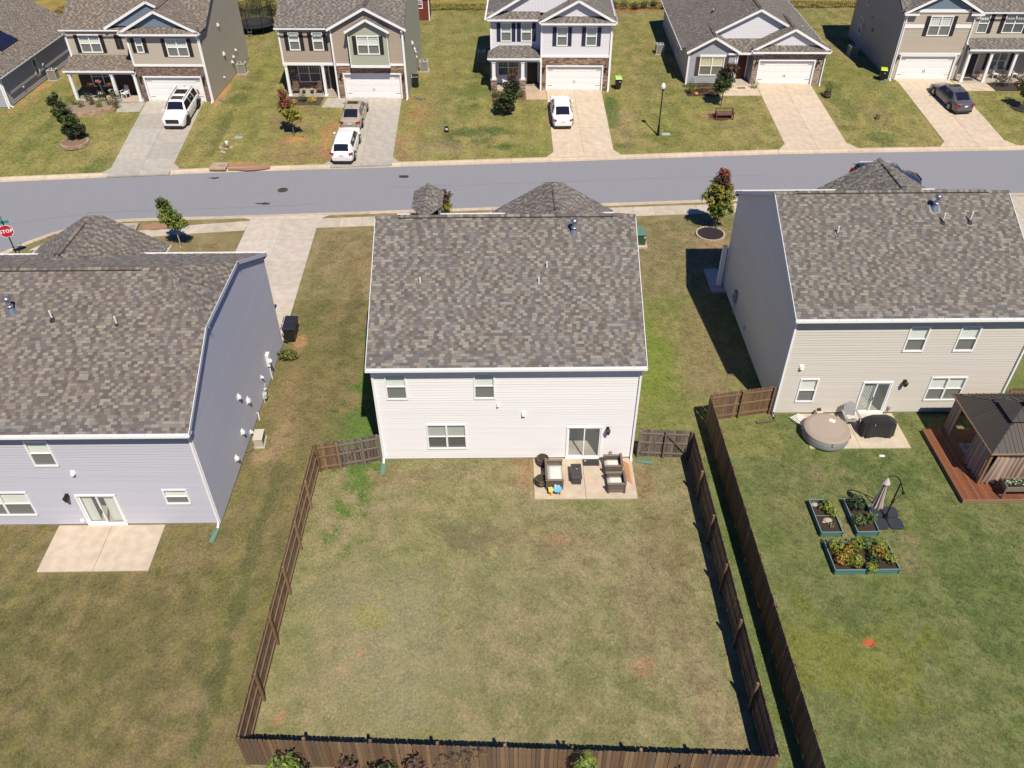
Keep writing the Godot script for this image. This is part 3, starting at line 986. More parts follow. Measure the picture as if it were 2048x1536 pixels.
func houses_near() -> void:
	# the middle house
	var white := Color(0.73, 0.735, 0.75)
	var p_mid := Color(1.0, 0.985, 0.97)
	var h := near_house("white two-storey house in the middle with the fenced yard", Vector3.ZERO, 12.157, 13.42, 6.02, 9.52, white, p_mid, [Rect2(0.62, 3.95, 0.9, 1.46), Rect2(4.62, 3.95, 0.9, 1.46), Rect2(2.3, 0.8, 1.8, 1.52), Rect2(8.95, 0.08, 1.62, 2.04)])
	var R := Vector3(1, 0, 0)
	window(h, Vector3(0.58, 3.91, 0), R, 0.98, 1.54)
	window(h, Vector3(4.58, 3.91, 0), R, 0.98, 1.54)
	window(h, Vector3(2.25, 0.75, 0), R, 1.9, 1.62, 2, "half")
	sliding_door(h, Vector3(8.9, 0.05, 0), R, 1.72, 2.1, "open")
	wall_lamp(h, Vector3(10.85, 2.0, 0.01), Vector3(0, 0, 1))
	vent_hood(h, Vector3(5.68, 3.6, 0.01), Vector3(0, 0, 1), 0.09)
	vent_hood(h, Vector3(6.87, 3.02, 0.01), Vector3(0, 0, 1), 0.16)
	var ob := Mesher.new()
	ob.box(Vector3(11.1, 0.45, 0.05), Vector3(0.13, 0.18, 0.09), Color(0.35, 0.34, 0.33))
	put(h, "outlet_box", ob, "plastic")
	downspout(h, Vector3(0.06, 5.92, 0.0), Vector3(0, 0, 1), 0.0)
	downspout(h, Vector3(12.1, 5.92, 0.0), Vector3(0, 0, 1), 0.0)
	roof_pipe(h, Vector3(2.14, 7.74, -3.5))
	roof_pipe(h, Vector3(7.98, 8.14, -4.15))
	roof_pipe(h, Vector3(7.59, 7.74, -3.45))
	roof_flue(h, Vector3(9.31, 9.14, -5.85))
	front_wing(h, 5.3, 12.35, -13.42, -14.6, 5.55, K, 5.62, -13.75, white, p_mid, 0.5)
	front_wing(h, 0.78, 2.5, -13.42, -14.9, 6.7, 0.6, 5.62, -13.75, white, p_mid)
	# the left house
	var lav := Color(0.46, 0.475, 0.55)
	var p_l := Color(1.0, 0.95, 0.91)
	var wl := 14.2
	var x0 := -6.861 - wl
	h = near_house("pale blue-grey house on the left with a bare concrete patio", Vector3(x0, 0, 3.984), wl, 13.44, 5.92, 9.2, lav, p_l, [Rect2(-13.82 - x0 + 0.05, 3.85, 0.92, 1.38), Rect2(-17.35 - x0 + 0.05, 0.78, 2.42, 1.4), Rect2(-8.92 - x0 + 0.05, 1.42, 0.98, 0.85), Rect2(-12.8 - x0 + 0.05, 0.08, 1.68, 1.9)], 2.2)
	window(h, Vector3(-13.82 - x0, 3.8, 0), R, 1.02, 1.5)
	window(h, Vector3(-17.35 - x0, 0.72, 0), R, 2.52, 1.52, 2)
	window(h, Vector3(-8.92 - x0, 1.38, 0), R, 1.08, 0.95)
	sliding_door(h, Vector3(-12.8 - x0, 0.05, 0), R, 1.78, 1.98, "blinds")
	wall_lamp(h, Vector3(-13.1 - x0, 2.0, 0.01), Vector3(0, 0, 1))
	vent_hood(h, Vector3(-12.35 - x0, 3.42, 0.01), Vector3(0, 0, 1), 0.14)
	ob = Mesher.new()
	ob.box(Vector3(-12.98 - x0, 0.36, 0.04), Vector3(0.16, 0.18, 0.08), WHITE)
	put(h, "outlet_box", ob, "plastic")
	downspout(h, Vector3(wl - 0.06, 5.84, 0.0), Vector3(0, 0, 1), 0.0)
	downspout(h, Vector3(wl - 0.06, 5.84, -13.44), Vector3(0, 0, -1), 0.0)
	for q in [[2.9, -5.45, 0.17], [1.85, -6.4, 0.2], [1.25, -4.75, 0.17], [0.9, -3.3, 0.17], [0.35, -5.7, 0.12], [1.3, -8.9, 0.1]]:
		vent_hood(h, Vector3(wl + 0.01, q[0], q[1]), Vector3(1, 0, 0), q[2])
	var mt := Mesher.new()
	var xw := wl + 0.02
	mt.box(Vector3(xw + 0.08, 1.35, -10.35), Vector3(0.16, 0.75, 0.35), Color(0.72, 0.73, 0.74))
	mt.lathe(Vector3(xw + 0.16, 1.35, -10.2), [Vector2(0.12, 0), Vector2(0.12, 0.12), Vector2(0.0, 0.16)], 12, Color(0.7, 0.72, 0.74), Basis(Vector3(0, 1, 0), Vector3(1, 0, 0), Vector3(0, 0, -1)))
	mt.tube([Vector3(xw + 0.06, 1.0, -10.3), Vector3(xw + 0.06, 0.0, -10.3)], [0.035], 8, Color(0.7, 0.71, 0.72))
	put(h, "electric_meter", mt, "paint")
	var gm := Mesher.new()
	var gg := Color(0.42, 0.46, 0.46)
	gm.tube([Vector3(xw + 0.1, 0, -8.3), Vector3(xw + 0.1, 0.55, -8.3), Vector3(xw + 0.1, 0.6, -8.7), Vector3(xw + 0.02, 0.62, -9.2)], [0.025], 8, gg)
	gm.box(Vector3(xw + 0.14, 0.42, -8.45), Vector3(0.2, 0.28, 0.26), gg)
	gm.lathe(Vector3(xw + 0.12, 0.62, -8.75), [Vector2(0.0, -0.05), Vector2(0.09, -0.03), Vector2(0.09, 0.03), Vector2(0, 0.06)], 10, gg)
	put(h, "gas_meter", gm, "paint")
	gm = Mesher.new()
	gm.tube([Vector3(xw + 0.05, 0.45, -7.0), Vector3(xw + 0.12, 0.5, -7.0), Vector3(xw + 0.12, 0.02, -6.95)], [0.03], 8, WHITE)
	gm.tube([Vector3(xw + 0.04, 0.3, -4.4), Vector3(xw + 0.3, 0.28, -4.5), Vector3(xw + 0.45, 0.4, -4.7)], [0.02], 6, Color(0.1, 0.1, 0.11))
	put(h, "drain_pipe", gm, "paint")
	roof_pipe(h, Vector3(-13.38 - x0, 8.15, -4.45))
	roof_pipe(h, Vector3(-10.57 - x0, 8.0, -4.2))
	roof_flue(h, Vector3(-15.21 - x0, 8.36, -4.8))
	front_wing(h, -19.7 - x0, -12.6 - x0, -13.44, -15.2, 5.45, K, 5.42, -13.77, lav, p_l, 0.5)
	# the right house
	var taupe := Color(0.56, 0.535, 0.49)
	var p_r := Color(0.97, 0.97, 0.93)
	x0 = 19.773
	h = near_house("beige two-storey house on the right beside the gazebo deck", Vector3(x0, 0, -3.128), 11.55, 12.43, 6.25, 9.3, taupe, p_r, [Rect2(25.4 - x0, 4.1, 0.9, 1.4), Rect2(27.85 - x0, 4.1, 0.9, 1.4), Rect2(20.85 - x0, 0.88, 0.82, 1.45), Rect2(27.42 - x0, 0.95, 1.7, 1.4), Rect2(24.05 - x0, 0.09, 1.42, 2.0)])
	window(h, Vector3(25.35 - x0, 4.03, 0), R, 1.0, 1.54)
	window(h, Vector3(27.8 - x0, 4.03, 0), R, 1.0, 1.54)
	window(h, Vector3(20.8 - x0, 0.84, 0), R, 0.94, 1.55)
	window(h, Vector3(27.35 - x0, 0.88, 0), R, 1.82, 1.55, 2)
	sliding_door(h, Vector3(24.0 - x0, 0.05, 0), R, 1.52, 2.1, "half")
	wall_lamp(h, Vector3(26.05 - x0, 2.18, 0.01), Vector3(0, 0, 1))
	vent_hood(h, Vector3(20.66 - x0, 3.15, 0.01), Vector3(0, 0, 1), 0.16)
	ob = Mesher.new()
	ob.box(Vector3(25.78 - x0, 0.42, 0.05), Vector3(0.16, 0.24, 0.1), Color(0.4, 0.39, 0.37))
	put(h, "outlet_box", ob, "plastic")
	downspout(h, Vector3(0.06, 6.15, 0.0), Vector3(0, 0, 1), 0.0)
	downspout(h, Vector3(11.49, 6.15, 0.0), Vector3(0, 0, 1), 0.0)
	roof_pipe(h, Vector3(22.39 - x0, 8.2, -4.0))
	roof_pipe(h, Vector3(27.7 - x0, 8.55, -4.55))
	roof_pipe(h, Vector3(29.04 - x0, 8.55, -4.55), 0.58)
	roof_flue(h, Vector3(27.48 - x0, 8.95, -5.25))
	front_wing(h, 24.4 - x0, 31.9 - x0, -12.43, -13.6, 5.5, K, 5.75, -12.76, taupe, p_r)
	var mr := Mesher.new()
	mr.box(Vector3(-0.1, 1.25, -9.1), Vector3(0.16, 0.7, 0.4), Color(0.20, 0.25, 0.25))
	mr.lathe(Vector3(-0.18, 1.3, -9.1), [Vector2(0.1, 0), Vector2(0.1, 0.1), Vector2(0.0, 0.13)], 12, Color(0.25, 0.3, 0.3), Basis(Vector3(0, 1, 0), Vector3(-1, 0, 0), Vector3(0, 0, 1)))
	mr.tube([Vector3(-0.08, 0.9, -9.05), Vector3(-0.08, 0.0, -9.05)], [0.03], 8, Color(0.4, 0.42, 0.42))
	put(h, "electric_meter", mr, "paint")
	vent_hood(h, Vector3(-0.01, 0.8, -6.6), Vector3(-1, 0, 0), 0.12, Color(0.4, 0.4, 0.38))
	# its side porch corner
	var pc := Mesher.new()
	pc.lo_hi(Vector3(-0.45, 0.0, -12.25), Vector3(-0.2, 2.9, -12.0), WHITE)
	put(h, "porch_post", pc, "paint")
	var pr := Mesher.new()
	pr.lo_hi(Vector3(-0.9, -0.02, -14.0), Vector3(-0.05, 0.14, -11.3), Color(0.40, 0.37, 0.33))
	put(h, "porch_slab", pr, "concrete")
	splash_block(Vector3(0.07, 0.0, 0.32), 0.0, "green splash block under the left downspout of the white house")
	splash_block(Vector3(12.45, 0.0, 0.25), 1.45, "green splash block beside the right corner of the white house")
	splash_block(Vector3(-6.95, 0.0, 4.35), -0.15, "green splash block below the corner of the blue-grey house")

# ---- houses across the street, each in its own frame: x along its front, z towards the street, front of the garage at z = 0
func block(h: Node, x0: float, x1: float, z0: float, z1: float, y0: float, y1: float, col: Color, front: Array, which := "FLRB", upright := false) -> void:
	var w := x1 - x0
	var d := z0 - z1
	if "F" in which:
		if upright:
			battens(h, "front_wall", Vector3(x0, 0, z0), Vector3(1, 0, 0), [Vector2(0, y0), Vector2(w, y0), Vector2(w, y1), Vector2(0, y1)], col)
		else:
			siding(h, "front_wall", Vector3(x0, 0, z0), Vector3(1, 0, 0), [Vector2(0, y0), Vector2(w, y0), Vector2(w, y1), Vector2(0, y1)], front, col, 0.15)
	for q in [["L", Vector3(x0, 0, z1), Vector3(0, 0, 1), d], ["R", Vector3(x1, 0, z0), Vector3(0, 0, -1), d], ["B", Vector3(x1, 0, z1), Vector3(-1, 0, 0), w]]:
		if q[0] in which:
			siding(h, "rear_wall" if q[0] == "B" else "side_wall", q[1], q[2], [Vector2(0, y0), Vector2(q[3], y0), Vector2(q[3], y1), Vector2(0, y1)], [], col, 0.15)

func win_at(h: Node, x: float, y: float, w: float, hh: float, z: float, bays: int, look: String, shut := Color(-1, 0, 0), grid := true) -> void:
	window(h, Vector3(x, y, z), Vector3(1, 0, 0), w, hh, bays, look, grid)
	if shut.r >= 0:
		shutter(h, Vector3(x - 0.36, y + 0.02, z + 0.012), Vector3(1, 0, 0), 0.33, hh - 0.04, shut)
		shutter(h, Vector3(x + w + 0.03, y + 0.02, z + 0.012), Vector3(1, 0, 0), 0.33, hh - 0.04, shut)

func column(h: Node, x: float, z: float, top: float, w := 0.24, base := 0.0) -> void:
	var st := Mesher.new()
	st.taper(Vector3(x, base, z), Vector2(w, w), Vector2(w * 0.92, w * 0.92), top - base, WHITE)
	st.box(Vector3(x, base + 0.08, z), Vector3(w + 0.06, 0.16, w + 0.06), WHITE)
	st.box(Vector3(x, top - 0.06, z), Vector3(w + 0.06, 0.12, w + 0.06), WHITE)
	put(h, "porch_column", st, "paint")

func lean_roof(h: Node, x0: float, x1: float, yl: float, yh: float, zl: float, zh: float, pal: Color, hip := 0.0) -> void:
	var roof := new_roof(h, pal)
	roof_plane(roof, [Vector3(x0, yl, zl), Vector3(x1, yl, zl), Vector3(x1 - (hip if hip > 0 else 0.0), yh, zh), Vector3(x0 + hip, yh, zh)], pal)
	if hip > 0:
		roof_plane(roof, [Vector3(x0, yl, zh), Vector3(x0, yl, zl), Vector3(x0 + hip, yh, zh)], pal)
		roof_plane(roof, [Vector3(x1, yl, zl), Vector3(x1, yl, zh), Vector3(x1 - hip, yh, zh)], pal)
	trim(h, "fascia", [[Vector3(x0, yl - 0.08, zl + 0.01), Vector3(x1, yl - 0.08, zl + 0.01), 0.03, 0.16]])

func beam(h: Node, x0: float, x1: float, y0: float, y1: float, z: float, d := 0.22) -> void:
	trim(h, "porch_beam", [[Vector3(x0, (y0 + y1) / 2, z), Vector3(x1, (y0 + y1) / 2, z), d, y1 - y0]])

func slab(h: Node, called: String, a: Vector3, b: Vector3, col := Color(0.44, 0.38, 0.31)) -> void:
	var st := Mesher.new()
	st.lo_hi(a, b, col)
	put(h, called, st, "concrete")

func two_storey(label: String, k: int, xl: float, zl: float, xr: float, wall: Color, side: Color, pal: Color, depth := 11.7) -> Array:
	var at: Vector3 = [Vector3(-25.54, 1.2, -44.07), Vector3(-8.12, 1.2, -44.5), Vector3(9.81, 1.2, -46.11), Vector3(29.15, 1.2, -47.23), Vector3(42.35, 1.2, -48.21)][k]
	var h := thing("house", label, "house", at, -0.0287)
	var roof := new_roof(h, pal)
	var f := Mesher.new()
	f.lo_hi(Vector3(xl + 0.03, -0.6, -depth + 0.03), Vector3(-0.55, 0.12, zl - 0.03), Color(0.36, 0.31, 0.27))
	f.lo_hi(Vector3(-0.55, -0.6, -depth + 0.03), Vector3(xr - 0.03, 0.06, -0.2), Color(0.36, 0.31, 0.27))
	put(h, "foundation", f, "concrete")
	return [h, roof]

func gable_face(h: Node, xl: float, xr: float, e: float, r: float, z: float, y0: float, col: Color, upright := false, course := 0.17) -> void:
	var t := (y0 - e) / (r - e)
	var half := (xr - xl) * 0.5
	var poly := [Vector2(half * t, y0), Vector2(2 * half - half * t, y0), Vector2(half, r - 0.03)]
	if t <= 0.0:
		poly = [Vector2(0.2, y0), Vector2(2 * half - 0.2, y0), Vector2(2 * half - 0.2, e), Vector2(half, r - 0.03), Vector2(0.2, e)]
	if upright:
		battens(h, "gable_wall", Vector3(xl, 0, z), Vector3(1, 0, 0), poly, col)
	else:
		siding(h, "gable_wall", Vector3(xl, 0, z), Vector3(1, 0, 0), poly, [], col, course)

const BRICK := [Color(0.24, 0.16, 0.13), Color(0.30, 0.21, 0.17), Color(0.19, 0.135, 0.12), Color(0.34, 0.25, 0.21), Color(0.26, 0.20, 0.175), Color(0.15, 0.11, 0.10)]
const TAN_BRICK := [Color(0.42, 0.33, 0.26), Color(0.48, 0.39, 0.31), Color(0.37, 0.28, 0.23), Color(0.52, 0.43, 0.35), Color(0.24, 0.18, 0.16), Color(0.45, 0.36, 0.3)]
const STONE := [Color(0.32, 0.20, 0.14), Color(0.24, 0.15, 0.11), Color(0.42, 0.30, 0.21), Color(0.16, 0.11, 0.095), Color(0.36, 0.22, 0.15), Color(0.28, 0.22, 0.19), Color(0.48, 0.36, 0.26)]

func garage_front(h: Node, xr: float, top: float, stone: bool, cols: Array, dw := 4.88) -> void:
	masonry(h, "stones" if stone else "bricks", Vector3(-0.6, 0, 0.0), Vector3(1, 0, 0), xr + 0.6, 0.02, top, [Rect2(0.5, 0, dw + 0.2, 2.25)], stone, cols, Color(0.33, 0.30, 0.27))
	garage_door(h, Vector3(0, 0.0, 0.0), Vector3(1, 0, 0), dw, 2.14)
	trim(h, "belly_band", [[Vector3(-0.6, top + 0.08, 0.03), Vector3(xr, top + 0.08, 0.03), 0.09, 0.16]])
	wall_lamp(h, Vector3(-0.28, 2.15, 0.03), Vector3(0, 0, 1))
	wall_lamp(h, Vector3(dw + 0.36, 2.15, 0.03), Vector3(0, 0, 1))

func corners(h: Node, spots: Array) -> void:  # x, z, y0, y1
	var st := Mesher.new()
	for q in spots:
		st.lo_hi(Vector3(q[0] - 0.07, q[2], q[1] - 0.07), Vector3(q[0] + 0.07, q[3], q[1] + 0.03), WHITE)
	put(h, "corner_trim", st, "paint")

func houses_far() -> void:
	var R := Vector3(1, 0, 0)
	var black := Color(0.022, 0.021, 0.022)
	# first house: beige with blue gables
	var pal := Color(1.08, 0.98, 0.88)
	var q := two_storey("beige house with blue gables behind the white parked SUV", 0, -6.8, -1.8, 5.6, Color(), Color(), pal)
	var h: Node3D = q[0]
	var beige := Color(0.44, 0.395, 0.335)
	var drab := Color(0.40, 0.365, 0.30)
	var blue := Color(0.15, 0.205, 0.27)
	ridge_x_roof(q[1], -7.0, 5.75, 5.72, 8.65, -1.5, -12.0, pal)
	cross_gable(q[1], -1.1, 5.85, 5.92, 7.68, 0.3, -1.4, -4.8, 1.0, pal)
	cross_gable(q[1], -3.0, 5.4, 5.82, 7.98, -1.45, -1.7, -5.5, 1.0, pal)
	rake_boards(h, -1.1, 5.85, 5.92, 7.68, 0.3, 1.0)
	rake_boards(h, -3.0, 5.4, 5.82, 7.98, -1.45, 1.0)
	gable_face(h, -1.1, 5.85, 5.92, 7.68, 0.02, 6.36, blue)
	gable_face(h, -3.0, 5.4, 5.82, 7.98, -1.62, 5.98, blue)
	lean_roof(h, -0.95, 5.75, 5.9, 6.34, 0.42, 0.02, pal)
	siding(h, "side_wall", Vector3(5.6, 0, 0), Vector3(0, 0, -1), [Vector2(0, 0.08), Vector2(11.7, 0.08), Vector2(11.7, 5.6), Vector2(6.75, 8.5), Vector2(1.6, 5.78), Vector2(0, 5.78)], [], drab, 0.15, 0.024)
	siding(h, "side_wall", Vector3(-6.8, 0, -11.7), Vector3(0, 0, 1), [Vector2(0, 0.08), Vector2(9.9, 0.08), Vector2(9.9, 5.6), Vector2(4.95, 8.5), Vector2(0, 5.6)], [], drab, 0.15)
	block(h, -6.8, 5.6, -11.69, -11.7, 0.1, 5.6, drab, [], "B")
	block(h, -0.6, 5.6, 0.0, -1.9, 3.25, 5.9, beige, [Rect2(0.7, 4.3, 0.5, 1.1), Rect2(3.32, 3.98, 1.72, 1.42)], "FL")
	block(h, -6.8, -0.6, -1.8, -2.0, 3.3, 5.75, beige, [Rect2(1.17, 3.72, 1.75, 1.4)], "F")
	garage_front(h, 5.6, 3.1, false, BRICK)
	masonry(h, "bricks", Vector3(-6.8, 0, -1.8), R, 6.2, 0.05, 3.3, [Rect2(1.2, 0.75, 2.0, 1.65), Rect2(5.0, 0.05, 1.0, 2.15)], false, [BRICK[2] * 0.8, BRICK[5] * 0.8, BRICK[0] * 0.75], Color(0.1, 0.09, 0.08))
	win_at(h, -5.69, 3.66, 1.86, 1.54, -1.8, 2, "blind", black)
	shutter(h, Vector3(-2.5, 4.0, -1.79), R, 0.3, 1.2, black)
	shutter(h, Vector3(-2.17, 4.0, -1.79), R, 0.3, 1.2, black)
	win_at(h, 0.05, 4.24, 0.62, 1.22, 0.0, 1, "blind", black)
	win_at(h, 2.66, 3.92, 1.84, 1.52, 0.0, 2, "blind", black)
	win_at(h, -5.65, 0.7, 2.1, 1.75, -1.8, 2, "dark")
	entry_door(h, Vector3(-1.75, 0.08, -1.8), R, 0.95, 2.08, Color(0.03, 0.035, 0.05))
	lean_roof(h, -6.95, -0.66, 2.78, 3.5, 0.25, -1.78, pal)
	beam(h, -6.85, -0.66, 2.42, 2.62, 0.0)
	for x in [-6.55, -2.85, -0.85]:
		column(h, x, 0.0, 2.45)
	slab(h, "porch_slab", Vector3(-6.8, -0.5, -1.8), Vector3(-0.62, 0.06, 0.2))
	slab(h, "step", Vector3(-2.9, -0.5, 0.2), Vector3(-0.62, -0.02, 0.7))
	corners(h, [[5.57, 0.03, 0.0, 5.75], [-0.57, 0.03, 3.2, 5.85], [-6.77, -1.77, 2.6, 5.6]])
	gutter(h, Vector3(-7.0, 5.72, -1.45), Vector3(-1.2, 5.72, -1.45), Vector3(0, 0, 1))
	downspout(h, Vector3(-6.7, 5.6, -1.8), Vector3(0, 0, 1), 3.3)
	downspout(h, Vector3(5.52, 5.7, 0.05), Vector3(0, 0, 1), -0.1)
	for v in [[5.1, -5.0, 0.2], [2.6, -4.9, 0.22], [1.3, -6.6, 0.16], [1.6, -7.2, 0.14], [1.9, -8.2, 0.14], [0.9, -3.7, 0.1]]:
		vent_hood(h, Vector3(5.62, v[0], v[1]), R, v[2])
	# second house: taupe with a green bay
	pal = Color(1.0, 0.97, 0.95)
	q = two_storey("taupe house with green bay window, behind two cars parked in line", 1, -5.35, -0.45, 5.45, Color(), Color(), pal)
	h = q[0]
	var taupe := Color(0.36, 0.305, 0.25)
	var sage := Color(0.36, 0.40, 0.31)
	var moss := Color(0.33, 0.34, 0.29)
	ridge_x_roof(q[1], -5.55, 5.6, 6.02, 9.2, -0.1, -11.9, pal)
	cross_gable(q[1], -1.0, 5.75, 5.98, 7.7, 0.3, -0.3, -3.6, 1.0, pal)
	rake_boards(h, -1.0, 5.75, 5.98, 7.7, 0.3, 1.0)
	cross_gable(q[1], 0.65, 4.4, 5.98, 6.98, 0.92, 0.3, 0.0, 1.0, pal)
	rake_boards(h, 0.65, 4.4, 5.98, 6.98, 0.92, 1.0)
	siding(h, "side_wall", Vector3(5.45, 0, 0), Vector3(0, 0, -1), [Vector2(0, 0.08), Vector2(11.6, 0.08), Vector2(11.6, 5.9), Vector2(5.9, 9.05), Vector2(0.3, 5.98), Vector2(0, 5.98)], [], moss, 0.15)
	siding(h, "side_wall", Vector3(-5.35, 0, -11.6), Vector3(0, 0, 1), [Vector2(0, 0.08), Vector2(9.6, 0.08), Vector2(9.6, 5.9), Vector2(5.7, 9.05), Vector2(0, 5.9)], [], moss, 0.15)
	siding(h, "side_wall", Vector3(-5.35, 0, -2.0), Vector3(0, 0, 1), [Vector2(0, 2.95), Vector2(1.55, 2.95), Vector2(1.55, 5.9), Vector2(0, 7.0)], [], moss, 0.15)
	block(h, -5.35, 5.45, -11.59, -11.6, 0.1, 5.9, moss, [], "B")
	siding(h, "gable_wall", Vector3(-0.75, 0, 0), R, [Vector2(0, 3.05), Vector2(6.2, 3.05), Vector2(6.2, 6.0), Vector2(3.1, 7.6), Vector2(0, 6.0)], [], taupe, 0.15)
	siding(h, "front_wall", Vector3(-5.35, 0, -0.45), R, [Vector2(0, 2.95), Vector2(4.6, 2.95), Vector2(4.6, 6.0), Vector2(0, 6.0)], [Rect2(0.87, 4.08, 0.82, 1.42), Rect2(2.9, 4.08, 0.82, 1.42)], taupe, 0.15)
	siding(h, "bay_wall", Vector3(0.85, 0, 0.6), R, [Vector2(0, 3.0), Vector2(3.35, 3.0), Vector2(3.35, 6.0), Vector2(1.67, 6.9), Vector2(0, 6.0)], [Rect2(0.75, 4.1, 1.8, 1.42)], sage, 0.17)
	siding(h, "bay_wall", Vector3(4.2, 0, 0.6), Vector3(0, 0, -1), [Vector2(0, 3.0), Vector2(0.6, 3.0), Vector2(0.6, 6.0), Vector2(0, 6.0)], [], sage, 0.17)
	siding(h, "bay_wall", Vector3(0.85, 0, 0.0), Vector3(0, 0, 1), [Vector2(0, 3.0), Vector2(0.6, 3.0), Vector2(0.6, 6.0), Vector2(0, 6.0)], [], sage, 0.17)
	trim(h, "bay_trim", [[Vector3(0.8, 3.02, 0.33), Vector3(4.25, 3.02, 0.33), 0.66, 0.2], [Vector3(0.86, 3.1, 0.62), Vector3(0.86, 6.0, 0.62), 0.12, 0.06], [Vector3(4.19, 3.1, 0.62), Vector3(4.19, 6.0, 0.62), 0.12, 0.06]])
	garage_front(h, 5.45, 2.9, true, STONE)
	masonry(h, "stones", Vector3(-5.35, 0, -2.0), R, 4.6, 0.05, 2.9, [Rect2(0.8, 0.8, 1.9, 1.45), Rect2(3.5, 0.05, 1.05, 2.2)], true, STONE, Color(0.2, 0.18, 0.16))
	win_at(h, -4.53, 4.03, 0.92, 1.53, -0.45, 1, "blind", black)
	win_at(h, -2.48, 4.03, 0.92, 1.53, -0.45, 1, "blind", black)
	win_at(h, 1.56, 4.04, 1.9, 1.55, 0.6, 2, "blind", black)
	win_at(h, -4.6, 0.75, 2.0, 1.55, -2.0, 2, "dark")
	entry_door(h, Vector3(-1.75, 0.08, -2.0), R, 0.9, 2.1, Color(0.03, 0.025, 0.022))
	trim(h, "belly_band", [[Vector3(-5.4, 2.88, -0.42), Vector3(-0.75, 2.88, -0.42), 0.12, 0.2]])
	trim(h, "porch_ceiling", [[Vector3(-5.35, 2.82, -1.25), Vector3(-0.75, 2.82, -1.25), 1.6, 0.04]])
	for x in [-5.2, -1.95]:
		column(h, x, -0.52, 2.8)
	slab(h, "porch_slab", Vector3(-5.35, -0.5, -2.0), Vector3(-0.75, 0.06, -0.25))
	corners(h, [[5.42, 0.03, 0.0, 5.95], [-0.72, 0.03, 0.0, 5.95], [-5.32, -0.42, 2.8, 6.0]])
	gutter(h, Vector3(-5.55, 6.02, -0.05), Vector3(-1.1, 6.02, -0.05), Vector3(0, 0, 1))
	downspout(h, Vector3(5.38, 5.85, 0.05), Vector3(0, 0, 1), -0.1)
	for v in [[3.3, -5.0, 0.2], [2.4, -6.2, 0.14], [2.0, -6.6, 0.14], [1.4, -7.0, 0.12], [0.9, -3.0, 0.12]]:
		vent_hood(h, Vector3(5.47, v[0], v[1]), R, v[2])
	# third house: white with stone
	pal = Color(0.98, 0.96, 0.96)
	q = two_storey("white house with navy shutters and brown stone garage front", 2, -5.1, -1.5, 5.6, Color(), Color(), pal)
	h = q[0]
	var wh := Color(0.66, 0.665, 0.715)
	var navy := Color(0.025, 0.03, 0.075)
	cross_gable(q[1], -5.45, 5.85, 5.9, 9.1, -1.1, -12.0, -12.0, 1.0, pal)
	rake_boards(h, -5.45, 5.85, 5.9, 9.1, -1.1, 1.0)
	battens(h, "gable_wall", Vector3(-5.1, 0, -1.48), R, [Vector2(0.5, 6.3), Vector2(10.1, 6.3), Vector2(5.3, 8.95)], wh)
	cross_gable(q[1], -0.8, 5.9, 6.0, 7.78, 0.4, -1.2, -3.8, 1.0, pal)
	rake_boards(h, -0.8, 5.9, 6.0, 7.78, 0.4, 1.0)
	gable_face(h, -0.8, 5.9, 6.0, 7.78, 0.02, 6.42, wh, false, 0.2)
	lean_roof(h, -0.65, 5.8, 5.97, 6.42, 0.5, 0.02, pal)
	lean_roof(h, -5.35, -0.7, 5.85, 6.4, -1.02, -1.46, pal)
	siding(h, "side_wall", Vector3(5.6, 0, 0), Vector3(0, 0, -1), [Vector2(0, 0.08), Vector2(11.6, 0.08), Vector2(11.6, 5.9), Vector2(0, 5.9)], [], wh, 0.15)
	siding(h, "side_wall", Vector3(-5.1, 0, -11.6), Vector3(0, 0, 1), [Vector2(0, 0.08), Vector2(10.1, 0.08), Vector2(10.1, 5.9), Vector2(0, 5.9)], [], wh, 0.15)
	siding(h, "rear_wall", Vector3(5.6, 0, -11.6), Vector3(-1, 0, 0), [Vector2(0, 0.08), Vector2(10.7, 0.08), Vector2(10.7, 5.9), Vector2(5.4, 8.9), Vector2(0, 5.9)], [], wh, 0.15)
	block(h, -0.6, 5.6, 0.0, -1.6, 3.1, 5.98, wh, [Rect2(1.42, 3.98, 0.86, 1.5), Rect2(3.97, 3.98, 0.86, 1.5)], "FL")
	block(h, -5.1, -0.6, -1.5, -1.7, 0.1, 5.95, wh, [Rect2(0.95, 3.9, 0.86, 1.5), Rect2(2.76, 3.9, 0.86, 1.5), Rect2(0.65, 0.85, 1.8, 1.4), Rect2(3.3, 0.1, 0.95, 2.1)], "F")
	garage_front(h, 5.6, 2.95, true, STONE)
	win_at(h, -4.19, 3.84, 0.95, 1.6, -1.5, 1, "blind", navy)
	win_at(h, -2.38, 3.84, 0.95, 1.6, -1.5, 1, "blind", navy)
	win_at(h, 0.76, 3.93, 0.95, 1.6, 0.0, 1, "blind", navy)
	win_at(h, 3.31, 3.93, 0.95, 1.6, 0.0, 1, "blind", navy)
	trim(h, "window_head", [[Vector3(-4.2, 5.5, -1.46), Vector3(-3.22, 5.5, -1.46), 0.08, 0.14], [Vector3(-2.4, 5.5, -1.46), Vector3(-1.42, 5.5, -1.46), 0.08, 0.14], [Vector3(0.74, 5.6, 0.04), Vector3(1.73, 5.6, 0.04), 0.08, 0.14], [Vector3(3.29, 5.6, 0.04), Vector3(4.28, 5.6, 0.04), 0.08, 0.14]])
	win_at(h, -4.5, 0.8, 1.92, 1.5, -1.5, 2, "dark")
	entry_door(h, Vector3(-1.82, 0.1, -1.5), R, 0.95, 2.1, Color(0.015, 0.016, 0.02))
	lean_roof(h, -5.35, -0.64, 3.0, 3.5, 0.45, -1.48, pal, 1.0)
	beam(h, -5.2, -0.64, 2.62, 2.84, 0.2)
